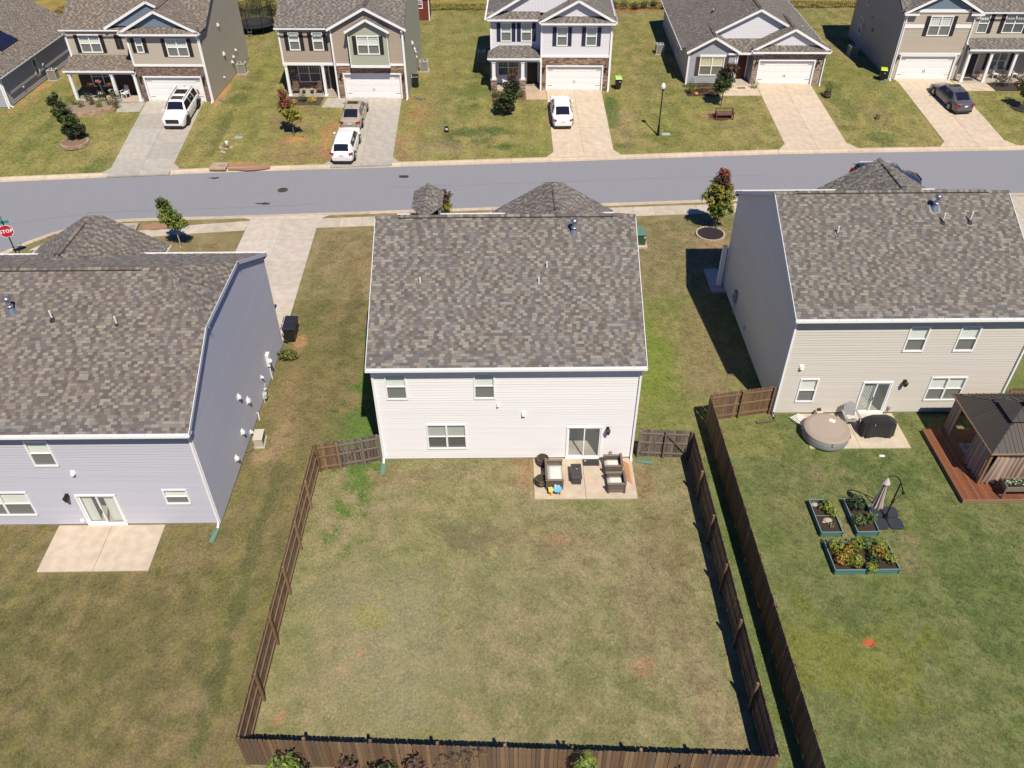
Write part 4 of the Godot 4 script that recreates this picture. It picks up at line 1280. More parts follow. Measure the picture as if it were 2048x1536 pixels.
	for x in [-4.8, -2.2]:
		column(h, x, 0.15, 2.65, 0.3, 1.05)
		masonry(h, "stones", Vector3(x - 0.26, -0.1, 0.42), R, 0.52, 0.0, 1.08, [], true, STONE, Color(0.25, 0.2, 0.17))
		var pier := Mesher.new()
		pier.lo_hi(Vector3(x - 0.25, -0.1, -0.12), Vector3(x + 0.25, 1.0, 0.4), STONE[1])
		pier.lo_hi(Vector3(x - 0.3, 1.0, -0.16), Vector3(x + 0.3, 1.07, 0.46), Color(0.42, 0.36, 0.3))
		put(h, "stone_pier", pier, "masonry")
	slab(h, "porch_slab", Vector3(-5.1, -0.5, -1.5), Vector3(-0.62, 0.04, 0.45))
	slab(h, "step", Vector3(-1.95, 0.03, -1.45), Vector3(-0.75, 0.14, -1.0), Color(0.36, 0.27, 0.18))
	corners(h, [[5.57, 0.03, 0.0, 5.95], [-0.57, 0.03, 0.0, 5.95], [-5.07, -1.47, 0.0, 5.85]])
	gutter(h, Vector3(5.88, 6.0, 0.4), Vector3(5.88, 5.95, -11.9), R)
	gutter(h, Vector3(-5.48, 5.88, -1.1), Vector3(-5.48, 5.88, -11.9), Vector3(-1, 0, 0))
	downspout(h, Vector3(5.5, 5.85, 0.05), Vector3(0, 0, 1), -0.1)
	# fourth house: grey single storey
	pal = Color(0.98, 0.94, 0.90)
	q = two_storey("grey single-storey house with white gables and brick garage front", 3, -6.5, -1.5, 5.85, Color(), Color(), pal, 17.4)
	h = q[0]
	var grey := Color(0.33, 0.345, 0.385)
	cross_gable(q[1], -6.95, 6.2, 2.85, 6.2, -1.15, -17.6, -17.6, 1.0, pal)
	trim(h, "rake_board", [[Vector3(-4.2, 4.19, -1.13), Vector3(-0.375, 6.14, -1.13), 0.025, 0.2], [Vector3(6.2, 2.79, -1.13), Vector3(-0.375, 6.14, -1.13), 0.025, 0.2]])
	siding(h, "gable_wall", Vector3(-6.5, 0, -1.45), R, [Vector2(0.0, 2.7), Vector2(12.3, 2.7), Vector2(6.15, 6.05)], [], wh, 0.2)
	cross_gable(q[1], -6.75, -1.95, 2.99, 4.3, 0.3, -1.0, -3.6, 1.0, pal)
	rake_boards(h, -6.75, -1.95, 2.95, 4.26, 0.3, 1.0)
	cross_gable(q[1], -1.0, 6.15, 3.08, 4.95, 0.3, -1.2, -4.5, 1.0, pal)
	rake_boards(h, -1.0, 6.15, 3.08, 4.95, 0.3, 1.0)
	battens(h, "gable_wall", Vector3(-1.0, 0, 0.02), R, [Vector2(0.85, 3.5), Vector2(6.3, 3.5), Vector2(3.575, 4.9)], wh, 0.25)
	lean_roof(h, -0.9, 6.05, 3.05, 3.5, 0.42, 0.02, pal)
	lean_roof(h, -3.0, 0.2, 2.85, 3.65, 0.15, -1.44, pal)
	siding(h, "gable_wall", Vector3(-6.5, 0, 0.0), R, [Vector2(0, 0.1), Vector2(4.3, 0.1), Vector2(4.3, 2.9), Vector2(2.15, 4.15), Vector2(0, 2.9)], [Rect2(1.1, 0.85, 2.1, 1.6)], grey, 0.17)
	siding(h, "side_wall", Vector3(-6.5, 0, -17.4), Vector3(0, 0, 1), [Vector2(0, 0.1), Vector2(17.4, 0.1), Vector2(17.4, 2.9), Vector2(0, 2.9)], [Rect2(10.8, 0.7, 0.9, 1.5)], Color(0.38, 0.355, 0.32), 0.17)
	siding(h, "side_wall", Vector3(5.85, 0, 0), Vector3(0, 0, -1), [Vector2(0, 0.1), Vector2(17.4, 0.1), Vector2(17.4, 2.9), Vector2(0, 2.9)], [], grey, 0.17)
	siding(h, "side_wall", Vector3(-2.2, 0, 0), Vector3(0, 0, -1), [Vector2(0, 0.1), Vector2(1.5, 0.1), Vector2(1.5, 2.9), Vector2(0, 2.9)], [], grey, 0.17)
	siding(h, "side_wall", Vector3(-0.6, 0, -1.5), Vector3(0, 0, 1), [Vector2(0, 0.1), Vector2(1.5, 0.1), Vector2(1.5, 3.0), Vector2(0, 3.0)], [], grey, 0.17)
	siding(h, "front_wall", Vector3(-2.2, 0, -1.5), R, [Vector2(0, 0.1), Vector2(1.6, 0.1), Vector2(1.6, 3.2), Vector2(0, 3.2)], [Rect2(0.4, 0.1, 0.95, 2.1)], grey, 0.17)
	siding(h, "rear_wall", Vector3(5.85, 0, -17.4), Vector3(-1, 0, 0), [Vector2(0, 0.1), Vector2(12.3, 0.1), Vector2(12.3, 2.9), Vector2(6.15, 6.0), Vector2(0, 2.9)], [], grey, 0.17)
	window(h, Vector3(-6.5, 0.65, -6.6), Vector3(0, 0, 1), 1.0, 1.6, 1, "blind")
	garage_front(h, 5.85, 2.85, false, TAN_BRICK)
	win_at(h, -5.44, 0.82, 2.22, 1.7, 0.0, 2, "curtain", Color(0.07, 0.055, 0.05))
	trim(h, "window_head", [[Vector3(-5.5, 2.58, 0.04), Vector3(-3.16, 2.58, 0.04), 0.08, 0.16]])
	entry_door(h, Vector3(-1.8, 0.1, -1.5), R, 0.95, 2.08, Color(0.09, 0.012, 0.014))
	slab(h, "porch_slab", Vector3(-2.2, -0.5, -1.5), Vector3(-0.6, 0.05, 0.3))
	corners(h, [[-6.47, 0.03, 0.0, 2.9], [-2.23, 0.03, 0.0, 2.9]])
	gutter(h, Vector3(-6.98, 2.85, -1.15), Vector3(-6.98, 2.85, -17.6), Vector3(-1, 0, 0))
	gutter(h, Vector3(6.22, 2.85, -1.15), Vector3(6.22, 2.85, -17.6), R)
	gutter(h, Vector3(-2.0, 2.95, 0.25), Vector3(-1.0, 2.95, 0.25), Vector3(0, 0, 1))
	downspout(h, Vector3(-2.1, 2.85, 0.05), Vector3(0, 0, 1), 0.0)
	downspout(h, Vector3(5.75, 2.85, 0.05), Vector3(0, 0, 1), -0.1)
	for z in [-6.3, -4.0]:
		roof_pipe(h, Vector3(-3.6 if z < -5 else 4.4, 4.6 if z < -5 else 3.75, z), 0.3, 0.05)
	# fifth house: tan with a long porch
	pal = Color(0.98, 0.96, 0.95)
	q = two_storey("tan house with black shutters and porch columns, behind the grey sedan", 4, -0.65, -0.6, 12.4, Color(), Color(), pal, 12.8)
	h = q[0]
	var tan := Color(0.43, 0.385, 0.32)
	ridge_x_roof(q[1], -0.85, 12.6, 5.9, 9.0, -0.3, -13.1, pal)
	cross_gable(q[1], -0.95, 6.1, 5.92, 7.75, 0.32, -0.5, -4.0, 1.0, pal)
	rake_boards(h, -0.95, 6.1, 5.92, 7.75, 0.32, 1.0)
	gable_face(h, -0.95, 6.1, 5.92, 7.75, 0.02, 6.2, blue)
	lean_roof(h, -0.9, 0.35, 5.9, 6.2, 0.36, 0.02, pal)
	lean_roof(h, 4.9, 6.05, 5.9, 6.2, 0.36, 0.02, pal)
	trim(h, "frieze_board", [[Vector3(0.35, 6.07, 0.05), Vector3(4.9, 6.07, 0.05), 0.07, 0.26], [Vector3(-0.6, 4.75, 0.035), Vector3(1.2, 4.75, 0.035), 0.05, 0.3], [Vector3(3.95, 4.75, 0.035), Vector3(5.5, 4.75, 0.035), 0.05, 0.3]])
	siding(h, "front_wall", Vector3(-0.65, 0, 0), R, [Vector2(0, 0.05), Vector2(6.15, 0.05), Vector2(6.15, 6.0), Vector2(0, 6.0)], [Rect2(0.55, 0, 5.08, 2.25), Rect2(2.3, 4.0, 1.9, 1.56)], tan, 0.15)
	garage_door(h, Vector3(0, 0, 0), R, 4.88, 2.14)
	trim(h, "belly_band", [[Vector3(-0.3, 2.36, 0.03), Vector3(5.2, 2.36, 0.03), 0.09, 0.14]])
	wall_lamp(h, Vector3(-0.3, 2.1, 0.03), Vector3(0, 0, 1))
	win_at(h, 1.6, 3.93, 2.0, 1.72, 0.0, 2, "blind", black)
	siding(h, "side_wall", Vector3(-0.65, 0, -12.8), Vector3(0, 0, 1), [Vector2(0, 0.08), Vector2(12.8, 0.08), Vector2(12.8, 5.95), Vector2(12.2, 5.95), Vector2(6.1, 8.9), Vector2(0, 5.9)], [Rect2(2.4, 1.2, 0.9, 1.5), Rect2(3.0, 4.1, 0.9, 1.5)], Color(0.36, 0.33, 0.285), 0.15)  # tan siding darkened here, the shade of this side put into its colour
	window(h, Vector3(-0.65, 1.15, -10.45), Vector3(0, 0, 1), 1.0, 1.6, 1, "dark")
	window(h, Vector3(-0.65, 4.05, -9.85), Vector3(0, 0, 1), 1.0, 1.6, 1, "dark")
	block(h, -0.65, 12.4, -12.79, -12.8, 0.1, 5.9, tan, [], "B")
	block(h, 5.5, 12.4, -0.6, -0.8, 0.1, 5.9, Color(0.47, 0.425, 0.35), [Rect2(0.75, 4.05, 0.9, 1.55), Rect2(3.05, 4.05, 1.75, 1.55), Rect2(2.85, 0.75, 1.7, 1.6), Rect2(0.75, 0.1, 0.95, 2.1)], "FR")
	win_at(h, 6.2, 4.0, 0.95, 1.65, -0.6, 1, "blind")
	shutter(h, Vector3(7.18, 4.02, -0.59), R, 0.34, 1.6, black)
	win_at(h, 8.5, 4.0, 1.85, 1.65, -0.6, 2, "half", black)
	win_at(h, 8.3, 0.7, 1.8, 1.7, -0.6, 2, "dark", black)
	entry_door(h, Vector3(6.27, 0.1, -0.6), R, 0.95, 2.1, Color(0.02, 0.02, 0.022))
	lean_roof(h, 5.52, 12.6, 3.05, 3.6, 0.95, -0.58, pal)
	beam(h, 5.55, 12.5, 2.68, 2.9, 0.65)
	for x in [5.75, 7.75, 9.95, 11.75]:
		column(h, x, 0.65, 2.7)
	slab(h, "porch_slab", Vector3(5.52, -0.5, -0.6), Vector3(12.4, 0.05, 0.85))
	corners(h, [[-0.62, 0.03, 0.0, 5.9], [5.47, 0.03, 0.0, 5.9]])
	gutter(h, Vector3(6.1, 5.92, -0.22), Vector3(12.6, 5.92, -0.22), Vector3(0, 0, 1))
	downspout(h, Vector3(-0.55, 5.85, 0.05), Vector3(0, 0, 1), -0.1)
	downspout(h, Vector3(5.45, 5.85, 0.05), Vector3(0, 0, 1), 3.2)
	for v in [[3.4, -7.5, 0.1], [2.5, -6.6, 0.2], [2.2, -9.0, 0.1]]:
		vent_hood(h, Vector3(-0.67, v[0], v[1]), Vector3(-1, 0, 0), v[2], Color(0.3, 0.29, 0.28))
	# the single-storey house at the far left edge
	pal = Color(1.1, 1.02, 0.92)
	h = thing("house", "grey single-storey house with solar panels in the far left corner", "house", Vector3(-37.5, 1.2, -42.7), -0.029)
	var rf0 := new_roof(h, pal)
	cross_gable(rf0, -12.0, 0.45, 2.86, 6.4, 0.4, -14.8, -14.8, 1.0, pal)
	rake_boards(h, -12.0, 0.45, 2.86, 6.4, 0.4, 1.0)
	var g0 := Color(0.36, 0.385, 0.43)
	siding(h, "side_wall", Vector3(0, 0, 0), Vector3(0, 0, -1), [Vector2(0, 0.1), Vector2(14.4, 0.1), Vector2(14.4, 2.85), Vector2(0, 2.85)], [Rect2(5.75, 0.75, 0.7, 1.5)], g0, 0.19, 0.022)
	siding(h, "front_wall", Vector3(-11.5, 0, 0), R, [Vector2(0, 0.1), Vector2(11.5, 0.1), Vector2(11.5, 2.9), Vector2(5.75, 6.2), Vector2(0, 2.9)], [], g0, 0.19)
	siding(h, "rear_wall", Vector3(0, 0, -14.4), Vector3(-1, 0, 0), [Vector2(0, 0.1), Vector2(11.5, 0.1), Vector2(11.5, 2.9), Vector2(5.75, 6.2), Vector2(0, 2.9)], [], g0, 0.19)
	siding(h, "side_wall", Vector3(-11.5, 0, -14.4), Vector3(0, 0, 1), [Vector2(0, 0.1), Vector2(14.4, 0.1), Vector2(14.4, 2.85), Vector2(0, 2.85)], [], g0, 0.19)
	window(h, Vector3(0, 0.7, -5.7), Vector3(0, 0, -1), 0.8, 1.6, 1, "dark")
	gutter(h, Vector3(0.48, 2.86, 0.4), Vector3(0.48, 2.86, -14.8), R)
	downspout(h, Vector3(0.02, 2.8, -0.1), R, 0.0)
	corners(h, [[-0.03, 0.03, 0.0, 2.85]])
	slab(h, "foundation", Vector3(-11.4, -0.5, -14.3), Vector3(-0.03, 0.11, -0.03), Color(0.34, 0.28, 0.23))
	for v in [[1.9, -4.0, 0.1], [1.4, -7.2, 0.18], [0.9, -2.9, 0.14]]:
		vent_hood(h, Vector3(0.02, v[0], v[1]), R, v[2])
	var sl := (6.4 - 2.86) / 6.22
	for i in 3:
		for j in 2:
			var pn := Mesher.new()
			var x := -1.7 - j * 1.62
			var z := -4.0 - i * 1.05
			pn.box(Vector3(x, 2.86 + (0.45 - x) * sl + 0.14, z), Vector3(1.6, 0.05, 1.02), Color(0.012, 0.014, 0.022), Basis(Vector3(0, 0, 1), -atan(sl)))
			put(h, "solar_panel", pn, "dark_glass")
# ---------------------------------------------------------------- ground, lawns, street
const NEAR_CURB := [Vector2(-31.2, 25), Vector2(-31.0, -10), Vector2(-30.4, -15.5), Vector2(-28.9, -19.0), Vector2(-28.26, -20.22), Vector2(-26.96, -21.9), Vector2(-26.0, -22.85), Vector2(-24.65, -23.85), Vector2(-23.1, -24.5), Vector2(-21.4, -24.85), Vector2(-18.6, -25.03), Vector2(-15.0, -25.12), Vector2(-10.4, -25.37), Vector2(-3.9, -25.73), Vector2(5, -26.2), Vector2(14.5, -26.76), Vector2(23.5, -27.3), Vector2(28.8, -27.5), Vector2(45, -27.85), Vector2(90, -28.6), Vector2(600, -38)]

func flat(called: String, outline: PackedVector2Array, y: float, material: String, rect := Rect2(), col := Color.WHITE) -> MeshInstance3D:
	var ix := Geometry2D.triangulate_polygon(outline)
	var a := []
	a.resize(Mesh.ARRAY_MAX)
	var v := PackedVector3Array()
	var n := PackedVector3Array()
	var uv := PackedVector2Array()
	var c := PackedColorArray()
	for p in outline:
		v.append(Vector3(p.x, y, p.y)); n.append(Vector3.UP); c.append(col)
		uv.append(Vector2((p.x - rect.position.x) / maxf(rect.size.x, 1), (p.y - rect.position.y) / maxf(rect.size.y, 1)))
	for i in range(0, ix.size(), 3):
		var p0 := outline[ix[i]]
		var turn := (outline[ix[i + 1]] - p0).cross(outline[ix[i + 2]] - p0)
		if turn < 0.0:
			var t := ix[i + 1]
			ix[i + 1] = ix[i + 2]
			ix[i + 2] = t
	a[Mesh.ARRAY_VERTEX] = v; a[Mesh.ARRAY_NORMAL] = n; a[Mesh.ARRAY_TEX_UV] = uv; a[Mesh.ARRAY_COLOR] = c; a[Mesh.ARRAY_INDEX] = ix
	var m := ArrayMesh.new()
	m.add_surface_from_arrays(Mesh.PRIMITIVE_TRIANGLES, a)
	m.surface_set_material(0, M[material])
	var o := MeshInstance3D.new()
	o.name = called
	o.mesh = m
	add_child(o, true)
	return o

func smooth(a: float, b: float, x: float) -> float:
	var t := clampf((x - a) / (b - a), 0.0, 1.0)
	return t * t * (3.0 - 2.0 * t)

func noise_bytes(w: int, h: int, freq: float, oct: int, sd: int, stretch := Vector2.ONE) -> PackedByteArray:
	var f := FastNoiseLite.new()
	f.seed = sd
	f.noise_type = FastNoiseLite.TYPE_SIMPLEX
	f.frequency = freq
	f.fractal_octaves = oct
	var im := f.get_image(int(w / stretch.x), int(h / stretch.y), false, false, true)
	if stretch != Vector2.ONE:
		im.resize(w, h, Image.INTERPOLATE_CUBIC)
	im.convert(Image.FORMAT_L8)
	return im.get_data()

# patches of differing turf: x, z, half-sizes, colour, strength
const NEAR_PATCHES := [
	[1.6, 10.2, 2.6, 3.2, Color(0.235, 0.215, 0.125), 0.75], [-0.6, 7.8, 1.6, 1.5, Color(0.21, 0.19, 0.11), 0.5], [7.5, 5.2, 3.2, 1.1, Color(0.20, 0.155, 0.09), 0.55], [8.3, 5.0, 0.7, 0.35, Color(0.30, 0.19, 0.105), 0.6],
	[4.0, 4.6, 1.3, 0.9, Color(0.12, 0.105, 0.06), 0.55], [11.9, 8.2, 1.6, 2.8, Color(0.22, 0.165, 0.10), 0.5], [11.2, 11.3, 0.5, 0.35, Color(0.34, 0.20, 0.11), 0.6], [0.3, 10.6, 0.25, 0.3, Color(0.36, 0.19, 0.09), 0.7], [-0.35, 11.3, 0.22, 0.2, Color(0.36, 0.19, 0.09), 0.7],
	[-2.3, 13.2, 0.3, 0.25, Color(0.33, 0.20, 0.12), 0.7], [4.6, 13.2, 0.3, 0.2, Color(0.28, 0.19, 0.12), 0.6], [2.2, 3.6, 3.2, 1.4, Color(0.20, 0.185, 0.085), 0.45], [0.8, 1.2, 2.2, 0.8, Color(0.19, 0.135, 0.075), 0.45], [3.2, 0.9, 1.8, 0.45, Color(0.21, 0.18, 0.11), 0.5],
	[6.9, 0.9, 0.45, 1.0, Color(0.27, 0.16, 0.09), 0.65], [12.6, 2.2, 0.7, 1.3, Color(0.25, 0.16, 0.09), 0.55], [12.9, 4.6, 1.4, 2.2, Color(0.17, 0.14, 0.065), 0.5], [6.0, 8.6, 3.0, 3.0, Color(0.20, 0.185, 0.095), 0.4], [9.5, 13.0, 3.5, 1.6, Color(0.165, 0.155, 0.065), 0.4], [13.4, 12.6, 0.8, 2.0, Color(0.24, 0.17, 0.11), 0.5],
	[0.4, 8.9, 0.8, 0.6, Color(0.24, 0.23, 0.06), 0.5], [-1.3, -4.6, 1.05, 7.6, Color(0.085, 0.155, 0.028), 0.9], [-2.6, -2.4, 0.8, 2.6, Color(0.10, 0.145, 0.04), 0.6], [-0.6, -16.0, 0.7, 3.6, Color(0.10, 0.14, 0.035), 0.6], [-3.4, -11.5, 0.5, 5.0, Color(0.085, 0.085, 0.03), 0.4], [-3.0, -17.5, 2.4, 2.4, Color(0.23, 0.16, 0.085), 0.45],
	[-5.7, -5.4, 0.7, 2.2, Color(0.24, 0.16, 0.085), 0.55], [-5.2, -1.6, 0.7, 1.6, Color(0.30, 0.21, 0.125), 0.6], [-6.0, -0.3, 0.5, 0.7, Color(0.34, 0.24, 0.15), 0.6], [-5.95, -9.6, 0.35, 0.7, Color(0.40, 0.22, 0.11), 0.75], [-3.9, -3.5, 1.4, 3.4, Color(0.16, 0.125, 0.06), 0.4],
	[14.2, -8.0, 1.5, 4.6, Color(0.145, 0.19, 0.03), 0.8], [13.2, -14.0, 0.9, 4.0, Color(0.16, 0.18, 0.045), 0.55], [14.6, -3.2, 1.2, 1.6, Color(0.16, 0.18, 0.05), 0.5], [17.2, -9.0, 1.2, 4.0, Color(0.22, 0.165, 0.09), 0.55], [16.9, -5.8, 1.2, 1.6, Color(0.24, 0.18, 0.11), 0.45], [16.0, -20.0, 4.0, 2.5, Color(0.19, 0.165, 0.08), 0.5], [20.3, -20.4, 1.3, 0.7, Color(0.33, 0.21, 0.12), 0.55],
	[19.6, 11.2, 3.0, 2.2, Color(0.165, 0.175, 0.035), 0.6], [17.6, 10.4, 1.6, 2.4, Color(0.15, 0.16, 0.035), 0.45], [20.3, 10.35, 0.24, 0.16, Color(0.45, 0.10, 0.045), 0.9], [20.0, 9.0, 1.2, 0.8, Color(0.075, 0.105, 0.04), 0.5], [23.3, 6.2, 1.0, 0.9, Color(0.22, 0.175, 0.10), 0.5], [23.6, 5.2, 0.8, 0.5, Color(0.25, 0.19, 0.11), 0.5], [20.9, 4.0, 0.5, 1.2, Color(0.23, 0.18, 0.10), 0.5],
	[20.9, 1.2, 0.6, 1.0, Color(0.24, 0.18, 0.11), 0.5], [23.5, 1.4, 2.6, 1.6, Color(0.075, 0.115, 0.03), 0.55], [19.3, 3.2, 1.6, 2.2, Color(0.17, 0.155, 0.065), 0.4], [26.4, 8.2, 2.5, 3.0, Color(0.075, 0.11, 0.03), 0.4], [18.8, 1.5, 1.4, 1.4, Color(0.09, 0.12, 0.035), 0.4],
	[-9.0, 9.5, 3.0, 4.0, Color(0.125, 0.105, 0.045), 0.4], [-14.0, 10.0, 2.5, 2.0, Color(0.10, 0.095, 0.035), 0.4], [-5.0, 8.0, 0.35, 8.0, Color(0.07, 0.085, 0.028), 0.55], [-4.1, 4.5, 1.0, 4.0, Color(0.14, 0.12, 0.055), 0.4], [-14.7, -21.2, 2.6, 1.2, Color(0.22, 0.16, 0.085), 0.55], [-5.6, 12.5, 0.5, 0.4, Color(0.22, 0.17, 0.11), 0.3],
]
const FAR_PATCHES := [
	[3.9, -38.2, 2.3, 1.5, Color(0.065, 0.10, 0.03), 0.75], [5.6, -36.0, 1.3, 0.7, Color(0.06, 0.105, 0.025), 0.8], [1.7, -37.0, 1.1, 0.9, Color(0.07, 0.095, 0.03), 0.7], [1.2, -35.9, 3.2, 1.2, Color(0.24, 0.185, 0.11), 0.55], [15.5, -42.0, 0.9, 2.2, Color(0.07, 0.115, 0.03), 0.75], [16.6, -41.4, 0.9, 1.8, Color(0.26, 0.19, 0.11), 0.6], [15.9, -36.4, 0.7, 0.4, Color(0.06, 0.10, 0.025), 0.8], [16.4, -37.8, 0.9, 2.4, Color(0.23, 0.18, 0.10), 0.5],
	[-1.6, -41.6, 1.3, 3.2, Color(0.30, 0.17, 0.085), 0.6], [-2.4, -36.8, 1.0, 2.6, Color(0.29, 0.185, 0.10), 0.55], [0.2, -44.0, 1.6, 6.0, Color(0.20, 0.17, 0.075), 0.4], [-11.4, -37.2, 1.3, 0.8, Color(0.42, 0.20, 0.09), 0.75], [-8.9, -37.2, 0.8, 2.8, Color(0.38, 0.19, 0.09), 0.6], [-11.0, -35.6, 4.0, 1.8, Color(0.24, 0.16, 0.085), 0.6], [-12.5, -40.5, 2.5, 2.0, Color(0.22, 0.15, 0.085), 0.5],
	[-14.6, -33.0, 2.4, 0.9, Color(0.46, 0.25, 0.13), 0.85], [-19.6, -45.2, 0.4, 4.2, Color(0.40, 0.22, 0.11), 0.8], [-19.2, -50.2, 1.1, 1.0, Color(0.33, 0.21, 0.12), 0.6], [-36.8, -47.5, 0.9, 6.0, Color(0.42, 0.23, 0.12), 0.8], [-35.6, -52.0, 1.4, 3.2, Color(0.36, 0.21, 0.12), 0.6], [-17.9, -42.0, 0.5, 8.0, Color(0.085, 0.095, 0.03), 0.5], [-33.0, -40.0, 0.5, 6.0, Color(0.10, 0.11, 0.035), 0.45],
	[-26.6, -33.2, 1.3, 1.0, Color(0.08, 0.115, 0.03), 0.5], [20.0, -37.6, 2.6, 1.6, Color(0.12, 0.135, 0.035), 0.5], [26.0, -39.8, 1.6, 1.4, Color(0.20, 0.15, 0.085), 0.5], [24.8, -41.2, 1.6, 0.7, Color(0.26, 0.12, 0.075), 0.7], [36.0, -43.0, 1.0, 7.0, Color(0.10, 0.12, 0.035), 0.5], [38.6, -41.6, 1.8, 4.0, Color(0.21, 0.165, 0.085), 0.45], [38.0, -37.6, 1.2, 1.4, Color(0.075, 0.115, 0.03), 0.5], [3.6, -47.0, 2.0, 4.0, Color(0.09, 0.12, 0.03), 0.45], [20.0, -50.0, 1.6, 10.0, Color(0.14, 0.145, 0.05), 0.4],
	[21.0, -71.6, 5.5, 1.6, Color(0.30, 0.13, 0.07), 0.9], [-1.0, -74.0, 70.0, 3.2, Color(0.16, 0.15, 0.035), 0.6], [-45.0, -73.0, 8.0, 4.0, Color(0.25, 0.16, 0.06), 0.5], [40.0, -76.0, 25.0, 4.0, Color(0.22, 0.15, 0.05), 0.5],
]

func turf(rect: Rect2, w: int, h: int, near: bool) -> Image:
	var big := noise_bytes(w, h, 0.035, 3, 11, Vector2(6, 6))
	var mid := noise_bytes(w, h, 0.06, 3, 23, Vector2(2, 2))
	var fine := noise_bytes(w, h, 0.33, 2, 31)
	var warp := noise_bytes(w, h, 0.05, 2, 41, Vector2(6, 6))
	var r := PackedFloat32Array(); r.resize(w * h)
	var g := PackedFloat32Array(); g.resize(w * h)
	var b := PackedFloat32Array(); b.resize(w * h)
	var i := 0
	for y in h:
		var z := rect.position.y + (y + 0.5) / h * rect.size.y
		for x in w:
			var px := rect.position.x + (x + 0.5) / w * rect.size.x
			var wv := (warp[i] - 128) / 128.0
			var cr := 0.15; var cg := 0.138; var cb := 0.052
			if near:
				# olive on the left, straw-green in the yard, greener on the right
				var yard := 1.0 if (px > -3.05 and px < 14.97 and z > 0.0) else 0.0
				if yard > 0.0:
					cr = 0.168; cg = 0.157; cb = 0.075
				elif px < 0.0:
					cr = 0.128; cg = 0.113; cb = 0.046
				elif z < 0.0 and px < 19.8:
					cr = 0.142; cg = 0.142; cb = 0.05
				else:
					var t := smooth(14.0, 20.0, px + wv * 2.0)
					cr = lerpf(0.10, 0.108, t); cg = lerpf(0.13, 0.125, t); cb = 0.042
				if z < -14.0:
					cr = 0.165; cg = 0.142; cb = 0.066
				if px > -24.0 and px < -3.2 and z > -3.0:
					var s := sin((px * 0.93 + z * 0.18) * 5.2 + wv * 1.5)
					cr *= 1.0 + 0.05 * s; cg *= 1.0 + 0.06 * s
			else:
				cr = 0.168; cg = 0.158; cb = 0.052
				var s2 := sin((px - z * 0.06) * 4.0 + wv * 2.0)
				cr *= 1.0 + 0.035 * s2; cg *= 1.0 + 0.05 * s2
				if z < -72.0 + wv * 1.2:
					cr = 0.19; cg = 0.165; cb = 0.04
			var k := (big[i] - 128) / 128.0
			var m := (mid[i] - 128) / 128.0
			var f := (fine[i] - 128) / 128.0
			var dry := clampf(0.5 * k + 0.6 * m, -0.6, 0.7)
			var l := (1.0 + f * 0.32 + m * 0.14) * 1.2
			r[i] = cr * l * (1.0 + dry * 0.22)
			g[i] = cg * l * (1.0 + dry * 0.06)
			b[i] = cb * l * (1.0 + dry * 0.32)
			i += 1
	for p in (NEAR_PATCHES if near else FAR_PATCHES):
		var c: Color = p[4]
		var x0 := maxi(0, int((p[0] - p[2] * 1.5 - rect.position.x) / rect.size.x * w))
		var x1 := mini(w - 1, int((p[0] + p[2] * 1.5 - rect.position.x) / rect.size.x * w))
		var y0 := maxi(0, int((p[1] - p[3] * 1.5 - rect.position.y) / rect.size.y * h))
		var y1 := mini(h - 1, int((p[1] + p[3] * 1.5 - rect.position.y) / rect.size.y * h))
		for y in range(y0, y1 + 1):
			var z: float = rect.position.y + (y + 0.5) / h * rect.size.y
			for x in range(x0, x1 + 1):
				var q := y * w + x
				var px: float = rect.position.x + (x + 0.5) / w * rect.size.x
				var dx: float = (px - p[0]) / p[2]
				var dz: float = (z - p[1]) / p[3]
				var d := sqrt(dx * dx + dz * dz) + (mid[q] - 128) / 190.0 + (warp[q] - 128) / 300.0 + (fine[q] - 128) / 500.0
				var a: float = (1.0 - smooth(0.55, 1.15, d)) * p[5]
				if a > 0.0:
					var l := 1.0 + (fine[q] - 128) / 128.0 * 0.34 + (mid[q] - 128) / 128.0 * 0.12
					r[q] = lerpf(r[q], c.r * l, a); g[q] = lerpf(g[q], c.g * l, a); b[q] = lerpf(b[q], c.b * l, a)
	var by := PackedByteArray()
	by.resize(w * h * 3)
	for q in w * h:
		by[q * 3] = int(255.0 * pow(minf(r[q], 1.0), 0.4545))
		by[q * 3 + 1] = int(255.0 * pow(minf(g[q], 1.0), 0.4545))
		by[q * 3 + 2] = int(255.0 * pow(minf(b[q], 1.0), 0.4545))
	return Image.create_from_data(w, h, false, Image.FORMAT_RGB8, by)

func turf_material(called: String, im: Image) -> void:
	var m := StandardMaterial3D.new()
	m.resource_name = called
	m.albedo_texture = ImageTexture.create_from_image(im)
	m.texture_repeat = false
	m.roughness = 1.0
	m.metallic_specular = 0.2
	M[called] = m

func turf_color(x: float, z: float) -> Color:
	var im := near_image
	var rc := NEAR
	if z < along(FAR_CURB, x):
		im = far_image
		rc = FAR
	var u := clampf((x - rc.position.x) / rc.size.x, 0, 0.9999)
	var v := clampf((z - rc.position.y) / rc.size.y, 0, 0.9999)
	return im.get_pixel(int(u * im.get_width()), int(v * im.get_height())).srgb_to_linear()

func offset_line(line: Array, d: float) -> Array:
	var out := []
	for i in line.size():
		var t: Vector2 = (line[mini(i + 1, line.size() - 1)] - line[maxi(i - 1, 0)]).normalized()
		out.append(line[i] + Vector2(-t.y, t.x) * d)
	return out

